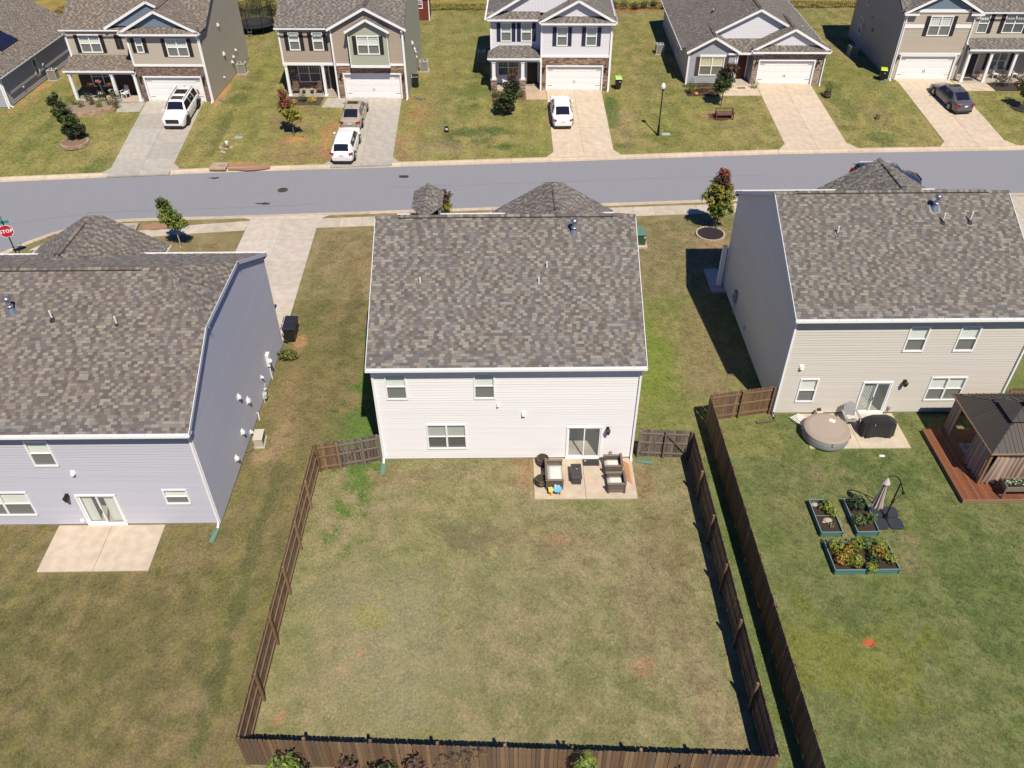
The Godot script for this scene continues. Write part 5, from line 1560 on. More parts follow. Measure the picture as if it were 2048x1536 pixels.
func curb(called: String, line: Array, d: float, y_top: float, x_from: float, x_to: float) -> void:
	# stones about 3 m long, from the gutter to the back of the kerb
	var root := Node3D.new()
	root.name = called
	add_child(root, true)
	structure(root)
	for i in line.size() - 1:
		var a: Vector2 = line[i]
		var b: Vector2 = line[i + 1]
		if maxf(a.x, b.x) < x_from or minf(a.x, b.x) > x_to:
			continue
		var l := (b - a).length()
		var cnt := maxi(1, int(round(l / 3.1)))
		for k in cnt:
			var p := a.lerp(b, float(k) / cnt)
			var q := a.lerp(b, float(k + 1) / cnt)
			if p.x < x_from - 3 or q.x > x_to + 3:
				continue
			var t := (q - p).normalized()
			var n2 := Vector2(-t.y, t.x) * signf(d)
			var st := Mesher.new()
			var col := vary(Color(0.52, 0.43, 0.325), 0.07, 0.02)
			p += t * 0.006
			q -= t * 0.006
			var prof := [Vector2(-0.03, -0.2), Vector2(-0.03, -0.108), Vector2(0.3, -0.085), Vector2(0.42, 0.0), Vector2(0.5, y_top), Vector2(0.62, y_top), Vector2(0.63, -0.2)]
			for j in prof.size() - 1:
				var e0: Vector2 = prof[j]
				var e1: Vector2 = prof[j + 1]
				var A := Vector3(p.x + n2.x * e0.x, e0.y, p.y + n2.y * e0.x)
				var B := Vector3(q.x + n2.x * e0.x, e0.y, q.y + n2.y * e0.x)
				var C := Vector3(q.x + n2.x * e1.x, e1.y, q.y + n2.y * e1.x)
				var D := Vector3(p.x + n2.x * e1.x, e1.y, p.y + n2.y * e1.x)
				if d < 0:
					st.quad(A, B, C, D, col)
				else:
					st.quad(B, A, D, C, col)
			put(root, "curb_stone", st, "concrete")

# concrete laid in slabs between four corners: nu across by nv along
func slabs(called: String, c: Array, nu: int, nv: int, y: float, col: Color, tone := 0.06, follow := false, gap := 0.012) -> Node3D:
	var root := Node3D.new()
	root.name = called
	add_child(root, true)
	structure(root)
	for i in nu:
		for j in nv:
			var p := []
			for q in [Vector2(i, j), Vector2(i + 1, j), Vector2(i + 1, j + 1), Vector2(i, j + 1)]:
				var u: float = q.x / nu
				var v: float = q.y / nv
				var a: Vector2 = c[0].lerp(c[1], u).lerp(c[3].lerp(c[2], u), v)
				p.append(a)
			var mid: Vector2 = (p[0] + p[1] + p[2] + p[3]) / 4
			var st := Mesher.new()
			var top := []
			var cc := vary(col, tone, 0.015)
			for k in 4:
				var e: Vector2 = p[k] + (mid - p[k]).normalized() * gap
				top.append(Vector3(e.x, y + (gy(e.x, e.y) if follow else 0.0), e.y))
			if follow:
				for n4 in 4:
					var r4 := []
					for q4 in [[0, 3, n4 / 4.0], [1, 2, n4 / 4.0], [1, 2, (n4 + 1) / 4.0], [0, 3, (n4 + 1) / 4.0]]:
						var w4: Vector3 = top[q4[0]].lerp(top[q4[1]], q4[2])
						r4.append(Vector3(w4.x, gy(w4.x, w4.z) + y + 0.02, w4.z))
					if (r4[1] - r4[0]).cross(r4[2] - r4[0]).y < 0:
						r4.reverse()
					st.prism(r4, Vector3.DOWN * 0.12, cc)
				put(root, "slab", st, "concrete")
				continue
			if (top[1] - top[0]).cross(top[2] - top[0]).y < 0:
				top.reverse()
			st.prism(top, Vector3.DOWN * 0.12, cc)
			put(root, "slab", st, "concrete")
	return root

func land() -> void:
	# a sheet to the horizon
	var base := Mesher.new()
	var y := -0.15
	base.quad(Vector3(-2500, y, 2500), Vector3(2500, y, 2500), Vector3(2500, y, -2500), Vector3(-2500, y, -2500), Color(0.14, 0.128, 0.05))
	structure(put(self, "ground", base, "soil"))
	near_image = turf(NEAR, 1700, 1020, true)
	far_image = turf(FAR, 1500, 774, false)
	turf_material("near_turf", near_image)
	turf_material("far_turf", far_image)
	# the asphalt
	var road := PackedVector2Array()
	for p in FAR_CURB:
		road.append(Vector2(p.x, p.y - 0.02))
	for i in range(NEAR_CURB.size() - 1, -1, -1):
		road.append(NEAR_CURB[i])
	for p in [Vector2(-31.2, 600), Vector2(-39, 600), Vector2(-39, -18), Vector2(-41, -22), Vector2(-46, -23.6), Vector2(-600, 6)]:
		road.append(p)
	structure(flat("street", road, -0.115, "asphalt", Rect2(), Color(0.33, 0.34, 0.375)))
	# lawns
	var ln := PackedVector2Array()
	var back := offset_line(NEAR_CURB, 0.6)
	for p in back:
		if p.x < 46.5:
			ln.append(p)
	ln.append(Vector2(46.9, -27.1)); ln.append(Vector2(46.9, 19.9)); ln.append(Vector2(-30.5, 19.9))
	structure(flat("lawn", ln, 0.0, "near_turf", NEAR))
	var st := []
	var a := []
	a.resize(Mesh.ARRAY_MAX)
	var v := PackedVector3Array(); var n := PackedVector3Array(); var uv := PackedVector2Array(); var ix := PackedInt32Array()
	var xs := []
	var x := FAR.position.x
	while x <= FAR.end.x:
		xs.append(x); x += 2.0
	var rows := 5
	for xx in xs:
		var z0 := along(FAR_CURB, xx) - 0.58
		var zz := [z0, z0 - 5.6, z0 - 11.12, z0 - 25.0, FAR.position.y]
		for z in zz:
			v.append(Vector3(xx, gy(xx, z) + 0.005, z)); n.append(Vector3(0, 1, 0.1 if z > z0 - 11.0 else 0.0).normalized())
			uv.append(Vector2((xx - FAR.position.x) / FAR.size.x, (z - FAR.position.y) / FAR.size.y))
	for i in xs.size() - 1:
		for j in rows - 1:
			var k := i * rows + j
			ix.append(k); ix.append(k + 1); ix.append(k + rows + 1); ix.append(k); ix.append(k + rows + 1); ix.append(k + rows)
	a[Mesh.ARRAY_VERTEX] = v; a[Mesh.ARRAY_NORMAL] = n; a[Mesh.ARRAY_TEX_UV] = uv; a[Mesh.ARRAY_INDEX] = ix
	var m := ArrayMesh.new()
	m.add_surface_from_arrays(Mesh.PRIMITIVE_TRIANGLES, a)
	m.surface_set_material(0, M.far_turf)
	var o := MeshInstance3D.new()
	o.name = "far_lawn"
	o.mesh = m
	add_child(o, true)
	structure(o)
	# land beyond the pictured lawns
	var beyond := Mesher.new()
	beyond.quad(Vector3(-2500, 1.18, FAR.position.y + 0.2), Vector3(2500, 1.18, FAR.position.y + 0.2), Vector3(2500, 1.18, -2500), Vector3(-2500, 1.18, -2500), Color(0.17, 0.15, 0.045))
	structure(put(self, "meadow_ground", beyond, "soil"))
	var more := Mesher.new()
	for q in [[-30.5, 46.9, 19.8, 2500.0], [46.8, 2500.0, -26.8, 2500.0]]:
		more.quad(Vector3(q[0], -0.01, q[3]), Vector3(q[1], -0.01, q[3]), Vector3(q[1], -0.01, q[2]), Vector3(q[0], -0.01, q[2]), Color(0.13, 0.122, 0.046))
	structure(put(self, "terrain", more, "soil"))
	curb("curb", NEAR_CURB, 1.0, 0.015, -40, 60)
	curb("curb", FAR_CURB, -1.0, 0.02, -60, 75)
	# pavement on the near side
	var warm := Color(0.50, 0.435, 0.35)
	var V := func(px: float, pz: float) -> Vector2: return Vector2(px, pz)
	slabs("sidewalk", [V.call(-20.3, -21.7), V.call(-17.4, -22.28), V.call(-15.8, -23.75), V.call(-21.3, -22.6)], 3, 1, 0.012, warm)
	slabs("sidewalk", [V.call(-17.4, -22.28), V.call(-12.3, -22.84), V.call(-12.3, -24.22), V.call(-15.8, -23.75)], 4, 1, 0.012, warm)
	slabs("sidewalk", [V.call(-7.35, -23.12), V.call(5.0, -23.85), V.call(5.0, -25.2), V.call(-7.4, -24.5)], 8, 1, 0.012, warm)
	slabs("sidewalk", [V.call(10.6, -24.2), V.call(24.6, -25.05), V.call(24.6, -26.4), V.call(10.6, -25.6)], 9, 1, 0.012, warm)
	slabs("sidewalk", [V.call(30.0, -25.35), V.call(40.4, -25.6), V.call(40.4, -26.95), V.call(30.0, -26.7)], 7, 1, 0.012, warm)
	slabs("curb_ramp", [V.call(-26.4, -20.3), V.call(-20.3, -21.7), V.call(-21.3, -22.6), V.call(-24.6, -22.9)], 2, 1, 0.012, warm)
	var tp := Mesher.new()
	tp.prism([Vector3(-24.1, 0.03, -22.7), Vector3(-24.0, 0.03, -21.6), Vector3(-22.5, 0.03, -22.2), Vector3(-22.3, 0.03, -23.4)].duplicate(), Vector3.DOWN * 0.05, Color(0.68, 0.47, 0.16))
	for i in 9:
		for j in 6:
			var p := Vector3(-24.1, 0.03, -22.7).lerp(Vector3(-22.3, 0.03, -23.4), (i + 0.5) / 9.0).lerp(Vector3(-24.0, 0.03, -21.6).lerp(Vector3(-22.5, 0.03, -22.2), (i + 0.5) / 9.0), (j + 0.5) / 6.0)
			tp.lathe(p, [Vector2(0.05, 0), Vector2(0.035, 0.02), Vector2(0, 0.022)], 6, Color(0.68, 0.47, 0.16))
	o = put(self, "tactile_paving", tp, "concrete")
	tag(o, "yellow tactile paving plate on the corner ramp beside the stop sign", "paving plate")
	# near driveways
	slabs("driveway", [V.call(-12.15, -9.9), V.call(-6.95, -9.9), V.call(-7.35, -24.4), V.call(-12.3, -24.4)], 2, 5, 0.014, Color(0.51, 0.455, 0.385), 0.05)
	slabs("driveway_apron", [V.call(-12.35, -24.42), V.call(-7.3, -24.42), V.call(-6.7, -25.05), V.call(-13.1, -24.75)], 2, 1, 0.016, Color(0.53, 0.47, 0.40), 0.05)
	slabs("driveway", [V.call(5.1, -14.6), V.call(10.5, -14.6), V.call(10.5, -25.5), V.call(5.1, -25.4)], 2, 4, 0.014, Color(0.5, 0.44, 0.36), 0.05)
	slabs("driveway", [V.call(24.8, -17.0), V.call(29.8, -17.0), V.call(29.9, -26.7), V.call(24.7, -26.6)], 2, 4, 0.014, Color(0.5, 0.44, 0.36), 0.05)
	slabs("driveway", [V.call(40.3, -8.0), V.call(45.4, -8.0), V.call(45.6, -27.1), V.call(40.5, -27.1)], 2, 6, 0.014, Color(0.5, 0.44, 0.36), 0.05)
	# patios
	slabs("patio", [V.call(7.33, 0.02), V.call(12.13, 0.02), V.call(12.13, 2.7), V.call(7.33, 2.68)], 2, 1, 0.05, Color(0.52, 0.435, 0.335), 0.02)
	slabs("patio", [V.call(-14.15, 4.02), V.call(-9.36, 4.02), V.call(-9.28, 6.58), V.call(-14.05, 6.6)], 2, 1, 0.05, Color(0.54, 0.46, 0.37), 0.02)
	slabs("patio", [V.call(21.05, -3.08), V.call(26.02, -3.08), V.call(26.05, -0.5), V.call(21.05, -0.52)], 2, 1, 0.05, Color(0.53, 0.45, 0.35), 0.02)
	# driveways across the street
	var grey := Color(0.40, 0.375, 0.33)
	slabs("driveway", [V.call(-25.9, -44.05), V.call(-20.8, -44.15), V.call(-20.5, -31.9), V.call(-25.3, -31.55)], 2, 5, 0.02, grey, 0.1, true)
	slabs("driveway", [V.call(-8.2, -44.47), V.call(-3.25, -44.5), V.call(-3.1, -33.25), V.call(-8.0, -32.95)], 2, 5, 0.02, grey, 0.07, true)
	var cream := Color(0.55, 0.455, 0.345)
	slabs("driveway", [V.call(9.75, -46.1), V.call(14.75, -46.2), V.call(14.9, -34.6), V.call(9.95, -34.3)], 2, 5, 0.02, cream, 0.04, true)
	slabs("driveway", [V.call(29.1, -47.2), V.call(34.1, -47.3), V.call(34.4, -35.65), V.call(29.2, -35.5)], 2, 5, 0.02, cream, 0.04, true)
	slabs("driveway", [V.call(42.3, -48.2), V.call(47.3, -48.3), V.call(47.7, -35.9), V.call(42.6, -35.85)], 2, 5, 0.02, cream, 0.04, true)
	# flared aprons and front paths
	for q in [[-25.9, -19.8, -31.2, grey], [-8.6, -2.5, -32.9, grey], [9.3, 15.5, -34.05, cream], [28.5, 35.1, -35.3, cream], [41.9, 48.4, -35.65, cream]]:
		slabs("driveway_apron", [V.call(q[0] + 0.6, along(FAR_CURB, q[0]) - 1.3), V.call(q[1] - 0.6, along(FAR_CURB, q[1]) - 1.3), V.call(q[1], along(FAR_CURB, q[1]) - 0.5), V.call(q[0], along(FAR_CURB, q[0]) - 0.5)], 2, 1, 0.026, q[3], 0.04, true)
	slabs("front_path", [V.call(-28.3, -43.75), V.call(-25.95, -43.8), V.call(-25.9, -42.0), V.call(-27.9, -41.9)], 1, 1, 0.02, grey, 0.05, true)
	slabs("front_path", [V.call(-9.9, -44.55), V.call(-8.25, -44.6), V.call(-8.2, -42.75), V.call(-10.2, -42.8)], 1, 1, 0.02, grey, 0.05, true)
	slabs("front_path", [V.call(7.85, -46.3), V.call(9.7, -46.2), V.call(9.75, -44.15), V.call(7.9, -44.2)], 1, 1, 0.02, Color(0.5, 0.38, 0.26), 0.04, true)
	slabs("front_path", [V.call(26.9, -47.2), V.call(29.05, -47.2), V.call(29.1, -44.9), V.call(25.4, -44.9)], 1, 1, 0.02, cream, 0.04, true)
	slabs("front_path", [V.call(47.4, -47.6), V.call(50.2, -47.6), V.call(50.6, -45.6), V.call(47.4, -45.6)], 1, 1, 0.02, cream, 0.04, true)
	# worn tar on the street
	for q in [[-11.0, -29.25, 0.34], [-11.95, -27.1, 0.0], [-2.0, -31.4, 0.2], [-16.8, -31.4, 0.15], [34.4, -33.0, 0.2], [22.1, -30.2, 0.22]]:
		if q[2] == 0.34:
			var mh := Mesher.new()
			mh.lathe(Vector3(q[0], -0.118, q[1]), [Vector2(0.4, 0), Vector2(0.4, 0.012), Vector2(0.33, 0.014), Vector2(0.0, 0.016)], 20, Color(0.09, 0.075, 0.06))
			for j in 5:
				mh.box(Vector3(q[0], -0.103, q[1] - 0.24 + j * 0.12), Vector3(0.42, 0.008, 0.04), Color(0.07, 0.055, 0.045))
			o = put(self, "manhole_cover", mh, "dark_metal")
			tag(o, "round iron manhole cover in the street", "manhole cover")
		else:
			var ts := Mesher.new()
			var pts := []
			for k in 12:
				var rr := rf(0.25, 0.75)
				pts.append(Vector3(q[0] + cos(TAU * k / 12) * rr, -0.109, q[1] - sin(TAU * k / 12) * rr * 0.35))
			ts.fan(pts, Color(0.05, 0.05, 0.055))
			structure(put(self, "road_stain", ts, "asphalt"))
	for q in [[Vector2(-38, -21.5), Vector2(-24.5, -25.8)], [Vector2(-24.5, -25.8), Vector2(-8, -26.9)], [Vector2(-3, -29.5), Vector2(26, -31.2)]]:
		var cr := Mesher.new()
		var p0: Vector2 = q[0]
		var k := 0.0
		var prev := p0
		while k < 1.0:
			k += 0.03
			var nx: Vector2 = p0.lerp(q[1], k) + Vector2(rf(-0.05, 0.05), rf(-0.08, 0.08))
			var sd := (nx - prev).orthogonal().normalized() * 0.012
			cr.quad(Vector3(prev.x - sd.x, -0.110, prev.y - sd.y), Vector3(nx.x - sd.x, -0.110, nx.y - sd.y), Vector3(nx.x + sd.x, -0.110, nx.y + sd.y), Vector3(prev.x + sd.x, -0.110, prev.y + sd.y), Color(0.12, 0.12, 0.13))
			prev = nx
		structure(put(self, "road_crack", cr, "asphalt"))

# short grass standing on the lawns, one tuft copied
func grass() -> void:
	var blades := Mesher.new()
	for i in 7:
		var a := TAU * i / 7.0 + rf(-0.4, 0.4)
		var d := Vector3(cos(a), 0, sin(a))
		var at := d * rf(0.0, 0.05)
		var tip := at + d * rf(0.03, 0.075) + Vector3.UP * rf(0.035, 0.07)
		var sd := Vector3(-d.z, 0, d.x) * rf(0.008, 0.014)
		blades.tri(at - sd, at + sd, tip, Color.WHITE)
	var bm := blades.mesh()
	bm.surface_set_material(0, M.grass)
	var blocked := [Rect2(-0.05, -15.0, 12.25, 15.05), Rect2(-21.2, -15.4, 14.4, 19.4), Rect2(19.75, -17, 11.6, 13.9), Rect2(7.2, 0, 5.0, 2.8), Rect2(-14.25, 3.9, 5.0, 2.8), Rect2(20.95, -3.2, 5.2, 2.8), Rect2(26.9, -1.7, 12, 4.9), Rect2(-13.3, -26, 6.6, 16.2), Rect2(19.85, 3.05, 1.05, 2.0), Rect2(21.45, 2.95, 1.05, 2.1), Rect2(19.85, 5.5, 2.8, 1.65), Rect2(5.0, -26, 5.6, 12), Rect2(24.6, -27, 5.4, 12), Rect2(40.2, -28, 5.5, 22), Rect2(-22, -25, 9.8, 4)]
	var far_blocked := [Rect2(-33, -57, 13.2, 13.2), Rect2(-13.7, -57, 11.3, 13), Rect2(4.5, -59, 11, 13.2), Rect2(22.4, -65.5, 13, 18.5), Rect2(41.5, -62, 14, 14), Rect2(-50, -58, 12.6, 15.6), Rect2(-26.0, -45, 5.5, 15), Rect2(-8.3, -45, 5.3, 14), Rect2(9.6, -47, 5.4, 14), Rect2(28.9, -48, 5.6, 14), Rect2(42.2, -49, 5.6, 14)]
	for part in 2:
		var buf := PackedFloat32Array()
		var cnt := 0
		var want := 170000 if part == 0 else 120000
		for k in want:
			var x := rf(-26, 33) if part == 0 else rf(-46, 58)
			var z := rf(-25.2, 18.0) if part == 0 else rf(-74, -31)
			if part == 0:
				if z < along([Vector2(-32, -14)] + NEAR_CURB.slice(4), x) + 0.62:
					continue
			elif z > along(FAR_CURB, x) - 0.65:
				continue
			var hit := false
			for r in (blocked if part == 0 else far_blocked):
				if r.has_point(Vector2(x, z)):
					hit = true
					break
			if hit:
				continue
			if part == 0 and z < -20.0 and z > -26.0 and absf(z - (-24.2 - 0.05 * (x - 3))) < 1.0 + 0.1 and x > -16:
				continue
			var c := turf_color(x, z)
			var f := rf(0.8, 1.45)
			var s := rf(0.7, 1.3) * (1.0 if part == 0 else 1.25)
			if part == 1 and z < -71.5:
				s *= 3.0
			var an := rf(0, TAU)
			var b := Basis(Vector3.UP, an).scaled(Vector3(s, s * rf(0.6, 1.2), s))
			buf.append_array([b.x.x, b.y.x, b.z.x, x, b.x.y, b.y.y, b.z.y, gy(x, z) + 0.002, b.x.z, b.y.z, b.z.z, z, c.r * f, c.g * f, c.b * f, 1.0])
			cnt += 1
		var mm := MultiMesh.new()
		mm.transform_format = MultiMesh.TRANSFORM_3D
		mm.use_colors = true
		mm.mesh = bm
		mm.instance_count = cnt
		mm.buffer = buf
		var o := MultiMeshInstance3D.new()
		o.name = "grass"
		o.multimesh = mm
		add_child(o, true)
		stuff(o)
		tag(o, "short mown grass on the near lawns" if part == 0 else "grass on the lawns across the street", "grass")
# ---------------------------------------------------------------- fences
var picket_meshes := []

func picket(h: float) -> ArrayMesh:
	var st := Mesher.new()
	var w := 0.069
	var d := 0.009
	var prof := [Vector2(-w, 0), Vector2(w, 0), Vector2(w, h - 0.03), Vector2(w - 0.03, h), Vector2(-w + 0.03, h), Vector2(-w, h - 0.03)]
	var pts := []
	for p in prof:
		pts.append(Vector3(p.x, p.y, d))
	st.prism(pts, Vector3(0, 0, -2 * d), Color.WHITE)
	return st.mesh()

# bays of pickets between a and b; pickets on the side of `out`, posts and rails on the other
func fence(label: String, category: String, group: String, a: Vector2, b: Vector2, bays: int, out: float, wood := "board", h := 1.78, brace := [], first_post := true, last_post := true) -> Node3D:
	var o := thing("wooden_fence" if category == "fence" else "wooden_gate", label, category, Vector3(a.x, 0, a.y), 0.0, group)
	var l := (b - a).length()
	var t3 := Vector3(b.x - a.x, 0, b.y - a.y).normalized()
	var n3 := t3.cross(Vector3.UP) * out
	var bs := Basis(t3, Vector3.UP, t3.cross(Vector3.UP))
	o.basis = bs
	var kinds := 8 if wood == "board" else 4
	var n := int(l / 0.1475)
	var step := l / n
	for i in n:
		var p := piece(o, "picket", picket_meshes[rng.randi() % 3], "%s%d" % [wood, rng.randi() % kinds], Transform3D(Basis(Vector3.UP, rf(-0.02, 0.02)) * Basis(Vector3.BACK, rf(-0.008, 0.008)), Vector3((i + 0.5) * step, 0.03 + rf(-0.012, 0.012), out * 0.03)))
		p.scale.y = h / 1.8
	for k in bays + 1:
		if (k == 0 and not first_post) or (k == bays and not last_post):
			continue
		var st := Mesher.new()
		var top := h + 0.03 if wood == "board" else h + 0.02
		st.box(Vector3(0, top / 2 - 0.1, 0), Vector3(0.095, top + 0.2, 0.095), Color.WHITE)
		st.box(Vector3(0, top - 0.005, 0), Vector3(0.09, 0.02, 0.09), Color(2.2, 2.1, 2.0))
		var ps := put(o, "post", st, "%s%d" % [wood, rng.randi() % kinds])
		ps.position = Vector3(l * k / bays, 0, -out * 0.072)
	for k in bays:
		for y in [0.28, 0.95, h - 0.2]:
			var st := Mesher.new()
			st.box(Vector3(l / bays / 2, y, -out * 0.0), Vector3(l / bays - 0.01, 0.088, 0.038), Color.WHITE)
			var rl := put(o, "rail", st, "board%d" % (1 + 2 * (rng.randi() % 2)) if wood == "board" else "grey_board2")
			rl.position = Vector3(l * k / bays, 0, -out * 0.002)
		if k < brace.size() and brace[k] != 0:
			var st := Mesher.new()
			var x0 := 0.1 if brace[k] > 0 else l / bays - 0.1
			var x1 := l / bays - 0.1 if brace[k] > 0 else 0.1
			st.bar(Vector3(x0, 0.3, 0), Vector3(x1, h - 0.2, 0), 0.038, 0.085, Color.WHITE, Vector3(0, 1, 0))
			var br := put(o, "brace", st, "grey_board0")
			br.position = Vector3(l * k / bays, 0, -out * 0.045)
	return o

func fences() -> void:
	for k in 3:
		picket_meshes.append(picket(1.8 + 0.012 * k))
	var A := Vector2(-2.995, 0.748)
	var B := Vector2(-3.066, 14.903)
	var C := Vector2(14.99, 15.68)
	var D := Vector2(14.94, 0.09)
	fence("long brown fence along the left edge of the bare yard, rails on its inside", "fence", "fences round the middle yard", A, B, 6, 1.0)
	fence("long brown fence on the right edge of the bare yard casting a dark shadow strip", "fence", "fences round the middle yard", D, C, 6, -1.0)
	fence("brown picket fence across the bottom of the picture with weeds before it", "fence", "fences round the middle yard", B, C, 8, 1.0, "board", 1.78, [], false, false)
	var G := Vector2(-1.98, 0.55)
	fence("short new orange-brown fence panel at the left corner of the yard", "fence", "", A, G, 1, -1.0, "board", 1.72, [], false)
	fence("weathered single gate with one diagonal brace left of the white house", "gate", "", G, Vector2(-0.86, 0.28), 1, -1.0, "grey_board", 1.72, [1], false)
	fence("weathered short fence panel touching the white house on its left", "fence", "", Vector2(-0.86, 0.28), Vector2(-0.06, 0.06), 1, -1.0, "grey_board", 1.72, [], false)
	fence("weathered double gate with two diagonal braces right of the white house", "gate", "", Vector2(12.45, -0.12), Vector2(14.9, 0.05), 2, -1.0, "grey_board", 1.74, [1, -1])
	# the neighbour's fence
	fence("long olive-brown plank fence between the two yards on the right", "fence", "fences round the right yard", Vector2(16.27, -2.58), Vector2(16.45, 17.3), 8, 1.0)
	fence("light new fence panels joining the beige house corner", "fence", "fences round the right yard", Vector2(16.3, -2.58), Vector2(19.62, -3.2), 2, -1.0, "board", 1.78, [], false)
	fence("fence panels behind the gazebo at the right edge", "fence", "fences round the right yard", Vector2(31.45, -2.9), Vector2(38, -2.6), 3, -1.0)

# ---------------------------------------------------------------- things in the middle yard
func boards_box(o: Node3D, called: String, a: Vector3, b: Vector3, n: int, wood: String) -> void:  # a low wall of stacked boards
	for k in n:
		var st := Mesher.new()
		var y0 := lerpf(a.y, b.y, float(k) / n)
		var y1 := lerpf(a.y, b.y, float(k + 1) / n) - 0.008
		st.lo_hi(Vector3(a.x, y0, a.z), Vector3(b.x, y1, b.z), Color.WHITE)
		put(o, called, st, "%s%d" % [wood, rng.randi() % 4])

func sofa(label: String, at: Vector3, turn: float, w: float, d: float, cushions: int, group: String) -> Node3D:
	# the back stands along -z, arms at both ends; w along x
	var o := thing("outdoor_sofa" if w > 1.0 else "outdoor_armchair", label, "sofa" if w > 1.0 else "armchair", at, turn, group)
	var t := 0.065
	for s in [-1, 1]:
		boards_box(o, "arm_board", Vector3(s * w / 2 - (t if s > 0 else 0.0), 0.1, -d / 2), Vector3(s * w / 2 + (0.0 if s > 0 else t), 0.6, d / 2), 3, "grey_board")
		var cap := Mesher.new()
		cap.box(Vector3(s * (w / 2 - t / 2), 0.622, 0), Vector3(t + 0.05, 0.035, d + 0.04), Color.WHITE)
		put(o, "arm_rest", cap, "grey_board2")
		for z in [-d / 2 + 0.05, d / 2 - 0.05]:
			var lg := Mesher.new()
			lg.box(Vector3(s * (w / 2 - 0.045), 0.3, z), Vector3(0.1, 0.6, 0.1), Color.WHITE)
			put(o, "leg", lg, "grey_board1")
	boards_box(o, "back_board", Vector3(-w / 2 + t, 0.1, -d / 2), Vector3(w / 2 - t, 0.7, -d / 2 + t), 4, "grey_board")
	var bc := Mesher.new()
	bc.box(Vector3(0, 0.722, -d / 2 + t / 2), Vector3(w, 0.035, t + 0.04), Color.WHITE)
	put(o, "back_cap", bc, "grey_board0")
	var ap := Mesher.new()
	ap.box(Vector3(0, 0.22, d / 2 - 0.03), Vector3(w - 2 * t, 0.16, 0.04), Color.WHITE)
	put(o, "apron", ap, "grey_board1")
	for k in cushions:
		var st := Mesher.new()
		var cw := (w - 2 * t - 0.02) / cushions
		var cx := -w / 2 + t + 0.01 + cw * (k + 0.5)
		pillow(st, Vector3(cx, 0.31, 0.03), Vector3(cw - 0.015, 0.15, d - t - 0.06), Color(0.74, 0.73, 0.70))
		put(o, "cushion", st, "cloth")
	return o

func pillow(st: Mesher, at: Vector3, s: Vector3, col: Color) -> void:
	var rows := []
	var n := 8
	for i in n + 1:
		var row := []
		for j in n + 1:
			var u := i / float(n) * 2 - 1
			var v := j / float(n) * 2 - 1
			var hh := s.y * pow(1.0 - pow(absf(u), 6), 0.5) * pow(1.0 - pow(absf(v), 6), 0.5)
			row.append(at + Vector3(v * s.x / 2, hh, u * s.z / 2))
		rows.append(row)
	rows.reverse()
	var flipped := []
	for row in rows:
		flipped.append(row)
	flipped.reverse()
	st.grid(flipped, col)

func barrel(label: String, at: Vector3, s: float, group: String, plant := false) -> Node3D:
	var o := thing("barrel_planter", label, "planter", at, 0.0, group)
	var n := 14
	for k in n:
		var st := Mesher.new()
		var a0 := TAU * k / n + 0.02
		var a1 := TAU * (k + 1) / n - 0.02
		var q := []
		for y in [[0.0, 0.26], [0.22, 0.31], [0.42, 0.29]]:
			q.append([Vector3(cos(a0) * y[1], y[0], -sin(a0) * y[1]) * s, Vector3(cos(a1) * y[1], y[0], -sin(a1) * y[1]) * s, Vector3(cos(a1) * (y[1] - 0.03), y[0], -sin(a1) * (y[1] - 0.03)) * s, Vector3(cos(a0) * (y[1] - 0.03), y[0], -sin(a0) * (y[1] - 0.03)) * s])
		for j in 2:
			st.quad(q[j][0], q[j][1], q[j + 1][1], q[j + 1][0], Color.WHITE)
			st.quad(q[j][2], q[j][3], q[j + 1][3], q[j + 1][2], Color.WHITE)
		st.quad(q[2][0], q[2][1], q[2][2], q[2][3], Color.WHITE)
		put(o, "stave", st, "grey_board%d" % (rng.randi() % 4))
	for y in [0.08, 0.33]:
		var hp := Mesher.new()
		hp.lathe(Vector3(0, y * s, 0), [Vector2(0.285 * s + y * 0.03, 0), Vector2(0.315 * s, 0.02), Vector2(0.30 * s, 0.05 * s)], 20, Color(0.03, 0.028, 0.027))
		put(o, "hoop", hp, "dark_metal")
	var so := Mesher.new()
	so.lathe(Vector3(0, 0.35 * s, 0), [Vector2(0.27 * s, 0), Vector2(0.12 * s, 0.03), Vector2(0, 0.035)], 16, Color(0.07, 0.055, 0.035))
	put(o, "soil", so, "soil")
	if plant:
		var lf := Mesher.new()
		leaf_blob(lf, Vector3(0, 0.75 * s, 0), Vector3(0.32, 0.5, 0.32) * s, 260, 0.06, [Color(0.05, 0.085, 0.02), Color(0.09, 0.12, 0.03)])
		put(o, "foliage", lf, "leaves")
	else:
		var tw := Mesher.new()
		for k in 14:
			var a := rf(0, TAU)
			var r0 := rf(0.02, 0.2) * s
			tw.tube([Vector3(cos(a) * r0, 0.36 * s, sin(a) * r0), Vector3(cos(a + 0.5) * (r0 + 0.05), 0.36 * s + rf(0.03, 0.12), sin(a + 0.5) * (r0 + 0.05))], [0.006, 0.003], 4, Color(0.12, 0.10, 0.05))
		put(o, "dry_stems", tw, "matte")
	return o

